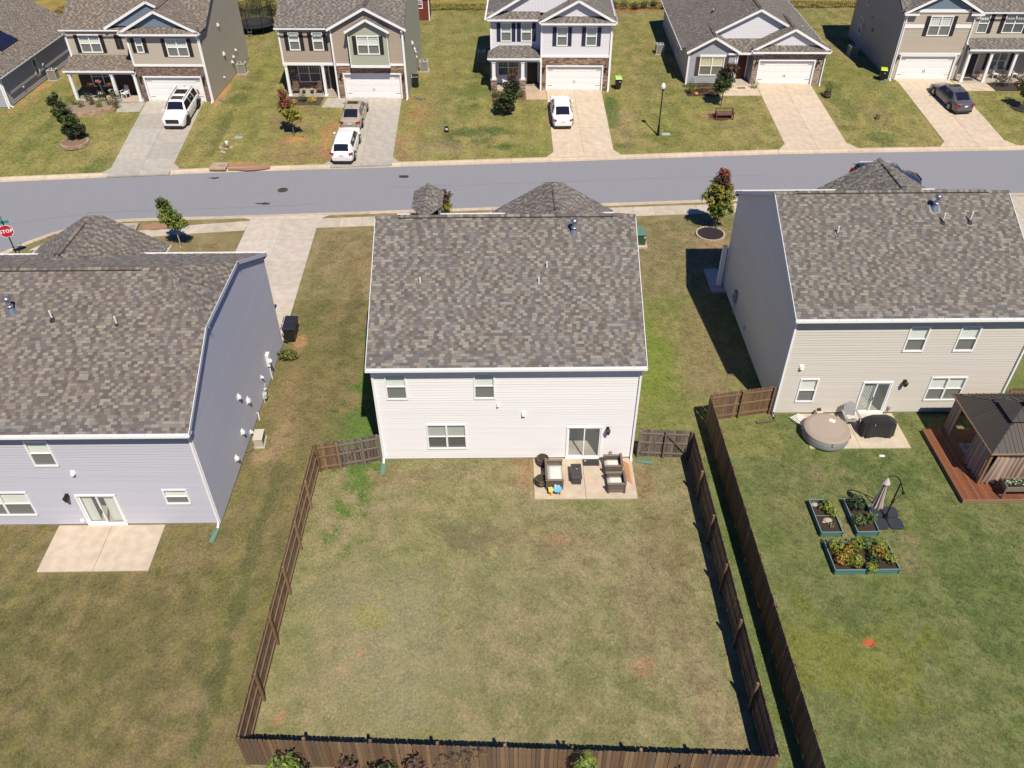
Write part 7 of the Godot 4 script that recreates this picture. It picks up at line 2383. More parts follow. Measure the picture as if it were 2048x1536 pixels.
	st.tube([Vector3(0, 0.08, 0), Vector3(0.1, 2.15, -0.1)], [0.035], 12, blk)
	st.lathe(Vector3(0, 0.08, 0), [Vector2(0.1, 0), Vector2(0.06, 0.2)], 10, blk)
	put(o, "pole", st, "dark_metal")
	st = Mesher.new()
	var arc := []
	for k in 9:
		var t := k / 8.0
		arc.append(Vector3(lerpf(0.42, -0.55, t), 1.55 + 1.15 * sin(t * PI * 0.62), lerpf(-0.12, -0.08, t)))
	st.tube(arc, [0.028], 8, blk)
	put(o, "arm", st, "dark_metal")
	st = Mesher.new()
	st.tube([Vector3(0.42, 1.55, -0.12), Vector3(0.04, 1.1, -0.05)], [0.016], 6, blk)
	st.box(Vector3(0.04, 1.1, -0.03), Vector3(0.09, 0.16, 0.09), blk)
	st.box(Vector3(0.42, 1.55, -0.12), Vector3(0.09, 0.09, 0.09), blk)
	put(o, "crank", st, "dark_metal")
	st = Mesher.new()
	var cr := []
	for i in 10:
		var t := i / 9.0
		var row := []
		for j in 41:
			var a := TAU * j / 40.0
			var r0 := lerpf(0.27, 0.045, pow(t, 0.8)) * (0.7 + 0.3 * cos(a * 8.0))
			row.append(Vector3(-0.55 + cos(a) * r0, 0.78 + t * 1.72, -0.08 - sin(a) * r0))
		cr.append(row)
	st.grid(cr, Color(0.55, 0.44, 0.40))
	put(o, "canopy", st, "cloth")
	st = Mesher.new()
	st.lathe(Vector3(-0.55, 2.38, -0.08), [Vector2(0.17, -0.12), Vector2(0.10, 0.04), Vector2(0.03, 0.16), Vector2(0.0, 0.2)], 14, Color(0.60, 0.52, 0.50))
	put(o, "canopy_cap", st, "cloth")

func bed(label: String, at: Vector3, w: float, d: float, col: Color, plants: Array, stones: Array) -> void:
	var o := thing("raised_bed", label, "garden bed", at, rf(-0.01, 0.01), "corrugated raised garden beds")
	var hh := 0.3
	for q in [[Vector3(-w / 2, 0, d / 2), Vector3(1, 0, 0), w], [Vector3(w / 2, 0, d / 2), Vector3(0, 0, -1), d], [Vector3(w / 2, 0, -d / 2), Vector3(-1, 0, 0), w], [Vector3(-w / 2, 0, -d / 2), Vector3(0, 0, 1), d]]:
		var st := Mesher.new()
		var rows := []
		var u: Vector3 = q[1]
		var nn := u.cross(Vector3.UP)
		for i in 22:
			var y := hh * i / 21.0
			var off := 0.014 * sin(y / 0.1 * TAU)
			rows.append([q[0] + Vector3.UP * y + nn * off, q[0] + u * q[2] + Vector3.UP * y + nn * off])
		st.grid(rows, col)
		put(o, "panel", st, "dark_metal")
		st = Mesher.new()
		st.bar(q[0] + Vector3.UP * (hh + 0.008), q[0] + u * q[2] + Vector3.UP * (hh + 0.008), 0.03, 0.02, Color(0.25, 0.34, 0.35))
		put(o, "rim", st, "dark_metal")
		st = Mesher.new()
		st.tube([q[0], q[0] + Vector3.UP * (hh + 0.01)], [0.03], 8, col)
		put(o, "corner", st, "dark_metal")
	var so := Mesher.new()
	var rows2 := []
	for i in 12:
		var row := []
		for j in 12:
			row.append(Vector3(-w / 2 + 0.02 + (w - 0.04) * j / 11.0, 0.2 + rf(-0.015, 0.025), -d / 2 + 0.02 + (d - 0.04) * i / 11.0))
		rows2.append(row)
	rows2.reverse()
	rows2.reverse()
	var fl := rows2.duplicate()
	fl.reverse()
	so.grid(fl, Color(0.055, 0.036, 0.026))
	put(o, "soil", so, "soil")
	var wire := Mesher.new()
	wire.tube([Vector3(-w / 2 if w < 2 else 0.0, hh, 0.0 if w < 2 else -d / 2), Vector3(w / 2 if w < 2 else 0.0, hh, 0.0 if w < 2 else d / 2)], [0.008], 6, Color(0.3, 0.3, 0.3))
	put(o, "brace_wire", wire, "metal")
	var cols := [[Color(0.19, 0.24, 0.03), Color(0.26, 0.28, 0.035), Color(0.12, 0.17, 0.03)], [Color(0.025, 0.06, 0.02), Color(0.045, 0.09, 0.03), Color(0.03, 0.05, 0.02)], [Color(0.07, 0.12, 0.03), Color(0.11, 0.16, 0.05), Color(0.05, 0.09, 0.025)], [Color(0.12, 0.14, 0.04), Color(0.2, 0.18, 0.08)], [Color(0.28, 0.26, 0.03), Color(0.36, 0.22, 0.03), Color(0.17, 0.19, 0.03), Color(0.30, 0.08, 0.03)]]
	for p in plants:
		var st := Mesher.new()
		leaf_blob(st, Vector3(p[0], 0.22 + p[3] * 0.5, p[1]), Vector3(p[2], p[3] * 0.55, p[2]), p[5], 0.065, cols[p[4]], 0.55)
		for k in 5:
			st.tube([Vector3(p[0], 0.18, p[1]), Vector3(p[0] + rf(-0.15, 0.15), 0.25 + p[3] * 0.6, p[1] + rf(-0.15, 0.15)) ], [0.008, 0.004], 4, Color(0.10, 0.13, 0.04))
		put(o, "plant", st, "leaves")
	for s in stones:
		var st := Mesher.new()
		st.lathe(Vector3(s[0], 0.2, s[1]), [Vector2(s[2] * 0.9, 0), Vector2(s[2], s[2] * 0.3), Vector2(s[2] * 0.6, s[2] * 0.65), Vector2(0, s[2] * 0.75)], 7, Color(0.45, 0.40, 0.32), Basis(Vector3.UP, rf(0, 3)).scaled(Vector3(1.2, 1, 0.7)))
		put(o, "stone", st, "masonry")
# ---------------------------------------------------------------- plants
func leaf_blob(st: Mesher, at: Vector3, r: Vector3, n: int, size: float, cols: Array, hollow := 0.35) -> void:
	for i in n:
		var d := Vector3(rng.randfn(), rng.randfn(), rng.randfn()).normalized()
		var k := lerpf(hollow, 1.0, pow(rng.randf(), 0.45)) * (1.0 + 0.18 * sin(d.x * 5 + at.x * 3) * cos(d.z * 4 + d.y * 3))
		var p := at + Vector3(d.x * r.x, d.y * r.y, d.z * r.z) * k
		var nn := (d + Vector3(rf(-0.7, 0.7), rf(-0.3, 0.9), rf(-0.7, 0.7))).normalized()
		var dir := nn.cross(Vector3(rng.randfn(), rng.randfn(), rng.randfn())).normalized()
		var s := size * rf(0.65, 1.35)
		st.leaf(p, s, s * 0.48, dir, nn, vary(cols[rng.randi() % cols.size()], 0.28, 0.1))

func tree(label: String, at: Vector3, h: float, clear: float, blobs: Array, cols: Array, leaf_n: int, size: float, lean := Vector3.ZERO, bark := Color(0.13, 0.105, 0.08)) -> Node3D:
	var o := thing("young_tree", label, "tree", at, 0.0, "young street trees")
	var st := Mesher.new()
	var top := Vector3(lean.x, h * 0.93, lean.z)
	var spine := []
	var rad := []
	for k in 8:
		var t := k / 7.0
		spine.append(Vector3(lean.x * t * t + 0.03 * sin(t * 7), h * 0.93 * t, lean.z * t * t + 0.03 * cos(t * 6) - 0.03))
		rad.append(lerpf(0.055, 0.008, t))
	st.tube(spine, rad, 8, bark)
	st.lathe(Vector3(0, -0.02, 0), [Vector2(0.1, 0), Vector2(0.06, 0.12)], 8, bark)
	put(o, "trunk", st, "matte")
	st = Mesher.new()
	var total := 0.0
	for b in blobs:
		total += b[1].x * b[1].y * b[1].z
	for b in blobs:
		var c: Vector3 = b[0]
		var y0 := maxf(clear, c.y * 0.72 - 0.2)
		var t0 := clampf(y0 / (h * 0.93), 0, 1)
		var root := Vector3(lean.x * t0 * t0, y0, lean.z * t0 * t0)
		for k in 4:
			var e: Vector3 = c + Vector3(rf(-1, 1) * b[1].x, rf(-0.6, 1) * b[1].y, rf(-1, 1) * b[1].z) * 0.85
			st.tube([root, root.lerp(e, 0.5) + Vector3(0, 0.06, 0), e], [0.022, 0.014, 0.004], 5, bark)
	put(o, "limb", st, "matte")
	st = Mesher.new()
	for b in blobs:
		var n := int(leaf_n * 1.6 * pow(b[1].x * b[1].y * b[1].z / total, 0.8))
		var cs: Array = cols[b[2]]
		# leaves sit in clumps with gaps between
		var clumps := maxi(4, n / 26)
		for c in clumps:
			var d := Vector3(rng.randfn(), rng.randfn(), rng.randfn()).normalized() * pow(rng.randf(), 0.4)
			var cp: Vector3 = b[0] + Vector3(d.x * b[1].x, d.y * b[1].y, d.z * b[1].z)
			leaf_blob(st, cp, Vector3(0.22, 0.18, 0.22) * rf(0.7, 1.4), 26, size * 1.25, [vary(cs[rng.randi() % cs.size()], 0.18), cs[rng.randi() % cs.size()]], 0.1)
	put(o, "crown", st, "leaves")
	return o

func shrub(called: String, label: String, at: Vector3, r: Vector3, n: int, size: float, cols: Array, group := "", category := "shrub") -> Node3D:
	var o := thing(called, label, category, at, 0.0, group)
	var st := Mesher.new()
	for k in 6:
		var a := TAU * k / 6 + rf(0, 1)
		st.tube([Vector3(cos(a) * 0.04, 0, sin(a) * 0.04), Vector3(cos(a) * r.x * 0.6, r.y * 1.1, sin(a) * r.z * 0.6)], [0.014, 0.005], 5, Color(0.10, 0.08, 0.05))
	put(o, "stem", st, "matte")
	st = Mesher.new()
	leaf_blob(st, Vector3(0, r.y * 0.95, 0), r, n, size, cols, 0.3)
	put(o, "foliage", st, "leaves")
	return o

func stone_ring(label: String, at: Vector3, r: float, n: int, courses: int, cols: Array, mulch: Color, sz := Vector3(0.3, 0.14, 0.2)) -> void:
	var o := thing("tree_ring", label, "edging", at)
	for c in courses:
		for k in n:
			var a := TAU * (k + 0.5 * c) / n
			var st := Mesher.new()
			st.taper(Vector3(0, 0, 0), Vector2(sz.x, sz.z), Vector2(sz.x * 0.92, sz.z * 0.85), sz.y - 0.008, vary(cols[rng.randi() % cols.size()], 0.12))
			var m := put(o, "stone", st, "masonry")
			m.position = Vector3(cos(a) * (r - 0.02 * c), sz.y * c - 0.02, sin(a) * (r - 0.02 * c))
			m.rotation.y = -a + PI / 2 + rf(-0.06, 0.06)
	var st := Mesher.new()
	st.lathe(Vector3.ZERO, [Vector2(r, sz.y * courses * 0.55), Vector2(r * 0.5, sz.y * courses * 0.75), Vector2(0, sz.y * courses * 0.85)], 20, mulch)
	put(o, "mulch", st, "soil")

func plants() -> void:
	var green := [Color(0.055, 0.085, 0.02), Color(0.085, 0.115, 0.03), Color(0.04, 0.06, 0.018)]
	var lime := [Color(0.14, 0.20, 0.03), Color(0.20, 0.25, 0.04), Color(0.09, 0.13, 0.025)]
	var gold := [Color(0.30, 0.26, 0.03), Color(0.22, 0.21, 0.03), Color(0.14, 0.15, 0.03)]
	var red := [Color(0.20, 0.055, 0.035), Color(0.13, 0.04, 0.03), Color(0.28, 0.09, 0.04)]
	var brown := [Color(0.10, 0.065, 0.04), Color(0.07, 0.06, 0.03), Color(0.12, 0.05, 0.04)]
	var dark := [Color(0.028, 0.042, 0.014), Color(0.045, 0.06, 0.02), Color(0.02, 0.03, 0.012)]
	var pal := [green, lime, gold, red, brown, dark]
	tree("small bright green street tree left of the near driveway", Vector3(-16.13, 0, -20.63), 3.75, 1.1, [[Vector3(0.12, 1.75, 0), Vector3(0.75, 0.42, 0.6), 1], [Vector3(-0.1, 2.3, 0), Vector3(0.72, 0.45, 0.55), 1], [Vector3(-0.3, 2.95, 0), Vector3(0.5, 0.4, 0.42), 1], [Vector3(-0.42, 3.4, 0), Vector3(0.3, 0.28, 0.3), 0]], pal, 1500, 0.075, Vector3(-0.38, 0, 0), Color(0.3, 0.27, 0.23))
	tree("yellow-green street tree with red top in a stone ring", Vector3(20.74, 0, -22.5), 4.6, 1.0, [[Vector3(0.0, 1.75, 0), Vector3(0.95, 0.6, 0.85), 1], [Vector3(-0.2, 2.5, 0), Vector3(1.05, 0.6, 0.9), 2], [Vector3(-0.12, 3.15, 0), Vector3(0.85, 0.5, 0.75), 2], [Vector3(-0.1, 3.75, 0), Vector3(0.55, 0.4, 0.5), 4], [Vector3(-0.1, 4.15, 0), Vector3(0.5, 0.4, 0.45), 3]], pal, 2600, 0.085)
	tree("street tree with dark orange-tinged leaves beside the front of the white house", Vector3(1.72, 0, -24.4), 2.5, 0.5, [[Vector3(0, 1.0, 0), Vector3(0.48, 0.5, 0.45), 2], [Vector3(0.05, 1.7, 0), Vector3(0.36, 0.45, 0.35), 4]], pal, 750, 0.075)
	tree("tall dark green tree in the ring before the beige house", on(-29.85, -37.3), 4.25, 0.5, [[Vector3(0.25, 1.0, 0), Vector3(0.85, 0.65, 0.7), 5], [Vector3(-0.05, 1.75, 0), Vector3(0.8, 0.55, 0.7), 0], [Vector3(-0.35, 2.5, 0), Vector3(0.65, 0.55, 0.55), 0], [Vector3(-0.5, 3.2, 0), Vector3(0.55, 0.45, 0.5), 5], [Vector3(-0.45, 3.75, 0), Vector3(0.32, 0.3, 0.3), 0]], pal, 2600, 0.085, Vector3(-0.4, 0, 0))
	tree("slender autumn tree, red above and yellow below, on the clay lawn", on(-11.76, -38.0), 4.2, 1.1, [[Vector3(0.15, 1.6, 0), Vector3(0.8, 0.35, 0.6), 2], [Vector3(-0.1, 2.2, 0), Vector3(0.75, 0.45, 0.6), 2], [Vector3(-0.25, 2.9, 0), Vector3(0.5, 0.42, 0.42), 3], [Vector3(-0.3, 3.6, 0), Vector3(0.32, 0.42, 0.3), 3]], pal, 1300, 0.075, Vector3(-0.25, 0, 0))
	tree("dark green tree with thin brown top before the white far house", on(6.35, -41.6), 4.4, 0.5, [[Vector3(-0.45, 1.0, 0), Vector3(0.95, 0.7, 0.8), 5], [Vector3(0, 1.8, 0), Vector3(0.9, 0.6, 0.8), 0], [Vector3(0.2, 2.55, 0), Vector3(0.65, 0.5, 0.55), 5], [Vector3(0.3, 3.4, 0), Vector3(0.45, 0.55, 0.4), 4]], pal, 2400, 0.085, Vector3(0.3, 0, 0))
	tree("green tree standing behind the red bench", on(25.1, -43.0), 4.1, 1.0, [[Vector3(-0.2, 1.7, 0), Vector3(0.7, 0.5, 0.6), 0], [Vector3(0.05, 2.3, 0), Vector3(0.75, 0.5, 0.6), 0], [Vector3(-0.1, 2.85, 0), Vector3(0.6, 0.45, 0.5), 5], [Vector3(0.4, 3.3, 0), Vector3(0.6, 0.45, 0.45), 4]], pal, 1900, 0.08)
	tree("small tree at the right edge before the tan house", on(51.6, -42.5), 3.0, 0.9, [[Vector3(0, 1.6, 0), Vector3(0.8, 0.6, 0.7), 0], [Vector3(0, 2.3, 0), Vector3(0.6, 0.5, 0.5), 4]], pal, 900, 0.085)
	stone_ring("pale block ring round the yellow-green street tree", Vector3(20.2, 0, -21.75), 0.95, 26, 1, [Color(0.55, 0.45, 0.36), Color(0.48, 0.38, 0.3)], Color(0.03, 0.022, 0.02), Vector3(0.22, 0.16, 0.13))
	stone_ring("low ring of tan wall blocks round the dark green tree", on(-29.55, -36.6), 1.05, 22, 2, [Color(0.40, 0.28, 0.20), Color(0.33, 0.22, 0.16), Color(0.46, 0.33, 0.24)], Color(0.30, 0.2, 0.12), Vector3(0.3, 0.13, 0.18))
	stone_ring("dark mulch ring round the small tree at the right edge", on(51.6, -42.5), 0.9, 20, 1, [Color(0.08, 0.07, 0.065)], Color(0.04, 0.03, 0.028), Vector3(0.25, 0.1, 0.15))
	stone_ring("ring of red mulch at the foot of the bench tree", on(24.7, -41.4), 0.95, 20, 1, [Color(0.2, 0.07, 0.045), Color(0.16, 0.06, 0.04)], Color(0.17, 0.055, 0.035), Vector3(0.28, 0.06, 0.15))
	shrub("leafy_bush", "low yellow-green bush at the corner of the blue-grey house", Vector3(-6.25, 0, -8.1), Vector3(0.6, 0.3, 0.36), 330, 0.09, [Color(0.10, 0.12, 0.02), Color(0.17, 0.17, 0.03), Color(0.05, 0.06, 0.015)])
	shrub("weed", "small bright green weed on the olive lawn strip", Vector3(-2.9, 0, -3.6), Vector3(0.2, 0.1, 0.16), 40, 0.07, lime, "", "weed")
	# weeds behind the back fence
	var wk := [["bright leafy weed at the left of the bottom fence", -1.1, 16.35, 0.75, 0.75, 420, 1], ["low green weed patch right of the bright leafy weed", 0.3, 16.4, 0.6, 0.4, 260, 0], ["dry seed-headed weed against the bottom fence", 0.85, 16.15, 0.4, 0.6, 160, 4], ["dark and green tangled weed before the bottom fence", 2.0, 16.3, 0.7, 0.55, 380, 6], ["feathery brown grass clump at the bottom fence", 3.1, 16.2, 0.45, 0.65, 170, 4], ["tall green fern-like weed in the middle of the bottom fence", 8.6, 16.25, 0.35, 0.75, 230, 1], ["dark purple-leaved weed right of the fern-like weed", 9.9, 16.35, 0.5, 0.4, 200, 7], ["small dark weed near the middle of the bottom fence", 6.6, 16.4, 0.35, 0.4, 120, 6], ["thin brown stalks before the bottom fence", 12.0, 16.3, 0.22, 0.5, 60, 4], ["small green weed left of the fern-like weed", 7.6, 16.45, 0.25, 0.35, 90, 1]]
	var more := pal + [[Color(0.03, 0.04, 0.015), Color(0.10, 0.15, 0.03), Color(0.02, 0.018, 0.015)], [Color(0.06, 0.02, 0.04), Color(0.03, 0.02, 0.025), Color(0.07, 0.08, 0.03)]]
	for w in wk:
		shrub("weed", w[0], Vector3(w[1], 0, w[2] - 0.2), Vector3(w[3], w[4] * 2.0, w[3] * 0.55), w[5] * 2, 0.085, more[w[6]], "weeds behind the bottom fence", "weed")
	var arcs := Mesher.new()
	for k in 4:
		var x := 3.6 + k * 0.35
		var pts := []
		for j in 8:
			var t := j / 7.0
			pts.append(Vector3(x + t * 0.75, 0.1 + 2.7 * sin(t * PI * 0.6), 16.2 - 0.08 * k))
		arcs.tube(pts, [0.014, 0.005], 5, Color(0.16, 0.12, 0.06))
		for j in range(2, 8):
			leaf_blob(arcs, pts[j], Vector3(0.1, 0.06, 0.08), 14, 0.035, [Color(0.16, 0.13, 0.06), Color(0.035, 0.02, 0.03), Color(0.20, 0.16, 0.08)], 0.1)
	tag(put(self, "arching_weed", arcs, "leaves"), "arching stalks of dry weed bending over the bottom fence", "weed", "weeds behind the bottom fence")
	# foundation planting
	var bx := -32.2
	for k in 6:
		var f := shrub("box_bush", "%s low green bush in the walled bed of the beige house" % ["first", "second", "third", "fourth", "fifth", "sixth"][k], on(-31.9 + k * 0.78, -43.0 + (0.45 if k % 2 else 0.0)), Vector3(0.36, 0.27, 0.34), 150, 0.06, lime if k % 3 != 2 else green, "bushes in the walled bed")
		f.position.y += 0.3
	for k in 3:
		var f := shrub("porch_bush", ["dark round bush at the left porch column of the beige house", "dark round bush in the middle before the beige porch", "pale bush at the second porch column of the beige house"][k], on(-30.9 + k * 1.2, -43.75), Vector3(0.55, 0.42, 0.4), 220, 0.07, dark if k < 2 else [Color(0.14, 0.14, 0.07), Color(0.18, 0.16, 0.09)], "bushes against the beige porch")
		f.position.y += 0.3
	var purple := shrub("heather", "low purple-grey plant at the left end of the walled bed", on(-32.0, -41.7), Vector3(0.55, 0.3, 0.4), 180, 0.05, [Color(0.14, 0.09, 0.11), Color(0.09, 0.07, 0.07)])
	purple.position.y += 0.25
	var o := thing("retaining_wall", "curved low wall of tan blocks before the beige porch", "garden wall", on(0, -100), 0.0)
	o.position = Vector3.ZERO
	for c in 3:
		for k in 20:
			var t := (k + 0.5 * (c % 2)) / 19.5
			var x := lerpf(-32.5, -28.2, t)
			var z := -41.35 + 0.35 * sin(t * PI * 0.9) - 0.9 * t * t - c * 0.04
			var st := Mesher.new()
			st.taper(Vector3.ZERO, Vector2(0.23, 0.2), Vector2(0.215, 0.17), 0.125, vary([Color(0.40, 0.27, 0.19), Color(0.34, 0.22, 0.16), Color(0.46, 0.33, 0.24)][rng.randi() % 3], 0.12))
			var m := put(o, "stone", st, "masonry")
			m.position = Vector3(x, gy(x, z) - 0.05 + c * 0.13, z)
			m.rotation.y = 0.35 * t + rf(-0.05, 0.05)
	var so := Mesher.new()
	so.prism([Vector3(-32.5, 1.24, -41.6), Vector3(-30.5, 1.24, -41.4), Vector3(-28.5, 1.24, -42.1), Vector3(-28.5, 1.4, -43.75), Vector3(-32.3, 1.4, -43.75)], Vector3.DOWN * 0.35, Color(0.38, 0.29, 0.2))
	put(o, "mulch", so, "soil")
	# beds of the second and third houses
	for q in [[[-13.6, -44.9], [-10.2, -44.9], [-10.4, -43.2], [-13.2, -43.3], Color(0.10, 0.075, 0.06)], [[4.9, -46.0], [7.8, -46.0], [7.85, -44.2], [4.85, -44.05], Color(0.22, 0.12, 0.08)], [[22.3, -47.2], [25.8, -47.2], [25.3, -44.9], [22.4, -44.8], Color(0.10, 0.055, 0.04)], [[50.4, -47.4], [57, -47.4], [57, -45.5], [50.7, -45.6], Color(0.06, 0.045, 0.04)]]:
		var md := Mesher.new()
		var pts := []
		for k in 4:
			pts.append(on(q[k][0], q[k][1], 0.05))
		pts.reverse()
		md.prism(pts, Vector3.DOWN * 0.12, q[4])
		structure(put(self, "mulch_bed", md, "soil"))
	shrub("green_bush", "round dark green bush in the bed of the taupe house", on(-12.0, -43.9), Vector3(0.42, 0.36, 0.4), 220, 0.06, green)
	shrub("chrysanthemum", "large round yellow chrysanthemum in the bed of the taupe house", on(-11.1, -43.75), Vector3(0.42, 0.33, 0.38), 420, 0.045, [Color(0.62, 0.42, 0.02), Color(0.70, 0.52, 0.04), Color(0.3, 0.28, 0.05)], "", "flower")
	shrub("chrysanthemum", "smaller yellow chrysanthemum left of the dark green bush", on(-12.65, -43.45), Vector3(0.24, 0.24, 0.22), 220, 0.045, [Color(0.62, 0.42, 0.02), Color(0.66, 0.44, 0.03), Color(0.45, 0.3, 0.04)], "", "flower")
	shrub("round_shrub", "round green shrub right of the tree before the white far house", on(7.25, -44.6), Vector3(0.48, 0.42, 0.42), 260, 0.06, green)
	shrub("round_shrub", "round green shrub left of the tree before the white far house", on(5.2, -44.7), Vector3(0.5, 0.42, 0.42), 260, 0.06, green)
	shrub("arborvitae", "narrow pointed green evergreen at the corner of the grey house", on(22.75, -45.2), Vector3(0.32, 0.8, 0.32), 420, 0.05, [Color(0.09, 0.15, 0.025), Color(0.06, 0.10, 0.02)], "", "evergreen")
	shrub("reddish_shrub", "wide reddish brown shrub under the window of the grey house", on(24.0, -45.7), Vector3(0.75, 0.5, 0.5), 360, 0.06, [Color(0.10, 0.05, 0.04), Color(0.06, 0.06, 0.03), Color(0.14, 0.07, 0.05)])
	shrub("dark_shrub", "dark shrub right of the reddish shrub before the grey house", on(25.5, -45.9), Vector3(0.55, 0.65, 0.5), 320, 0.06, dark)
	shrub("mixed_shrub", "speckled shrub at the door of the grey house", on(26.6, -46.3), Vector3(0.4, 0.9, 0.4), 200, 0.06, [Color(0.16, 0.07, 0.05), Color(0.22, 0.2, 0.16), Color(0.07, 0.08, 0.03)])
	shrub("potted_flowers", "flowers in a pot at the garage corner of the grey house", on(28.75, -46.3), Vector3(0.4, 0.45, 0.36), 220, 0.05, [Color(0.16, 0.2, 0.06), Color(0.55, 0.48, 0.3), Color(0.08, 0.1, 0.03)], "", "flower")
	for k in 3:
		shrub("foundation_shrub", ["first dark olive shrub before the tan porch", "second dark olive shrub before the tan porch", "olive shrub at the right edge before the tan porch"][k], on(51.6 + k * 1.9, -46.6), Vector3(0.85, 0.55, 0.6), 420, 0.07, [Color(0.06, 0.055, 0.025), Color(0.09, 0.08, 0.035), Color(0.045, 0.04, 0.02)], "shrubs before the tan porch")
	shrub("garden_plant", "small flowering plant in the stone patch by the kerb", on(-16.95, -36.0), Vector3(0.25, 0.18, 0.22), 80, 0.05, [Color(0.14, 0.13, 0.05), Color(0.3, 0.15, 0.06)])
	# pumpkins and flowers at the grey house
	for q in [[23.25, -45.05, 0.17, "pumpkin at the foot of the pointed evergreen", Color(0.65, 0.25, 0.05)], [24.6, -45.0, 0.2, "orange pumpkin before the reddish shrub", Color(0.66, 0.28, 0.05)], [24.9, -44.95, 0.15, "small pale pumpkin right of the orange one", Color(0.62, 0.45, 0.24)], [53.0, -46.05, 0.26, "orange pumpkin between the shrubs of the tan house", Color(0.66, 0.33, 0.06)]]:
		var pk := Mesher.new()
		var rows := []
		for i in 9:
			var a := PI * i / 8.0
			var row := []
			for j in 33:
				var b := TAU * j / 32.0
				var r: float = q[2] * sin(a) * (0.9 + 0.1 * absf(cos(b * 4)))
				row.append(Vector3(cos(b) * r, q[2] * 0.75 * (1.0 - cos(a)) , -sin(b) * r))
			rows.append(row)
		pk.grid(rows, q[4])
		var pn := thing("pumpkin", q[3], "pumpkin", on(q[0], q[1], 0.02), 0.0, "pumpkins")
		put(pn, "fruit", pk, "plastic")
		pk = Mesher.new()
		pk.tube([Vector3(0, q[2] * 1.45, 0), Vector3(0.03, q[2] * 1.8, 0)], [0.03, 0.02], 6, Color(0.15, 0.13, 0.05))
		put(pn, "stalk", pk, "matte")
	# meadow edge behind the houses
	for k in 7:
		shrub("mulched_shrub", "%s shrub on the red mulch bed at the top" % ["first", "second", "third", "fourth", "fifth", "sixth", "seventh"][k], on(17.4 + k * 1.15, -71.2 - (k % 3) * 0.5), Vector3(0.45, 0.45, 0.4), 150, 0.09, dark if k % 2 else green, "shrubs on the mulch bed")
	for k in 5:
		shrub("meadow_bush", "%s dark bush in the tall meadow behind the trampoline" % ["first", "second", "third", "fourth", "fifth"][k], on([-24.2, -22.3, -20.2, -18.2, -16.8][k], [-69.5, -70.5, -69.8, -68.0, -66.5][k]), Vector3(0.8, 1.0, 0.7), 320, 0.12, [Color(0.08, 0.10, 0.02), Color(0.15, 0.14, 0.03), Color(0.05, 0.06, 0.015)], "bushes at the meadow edge")
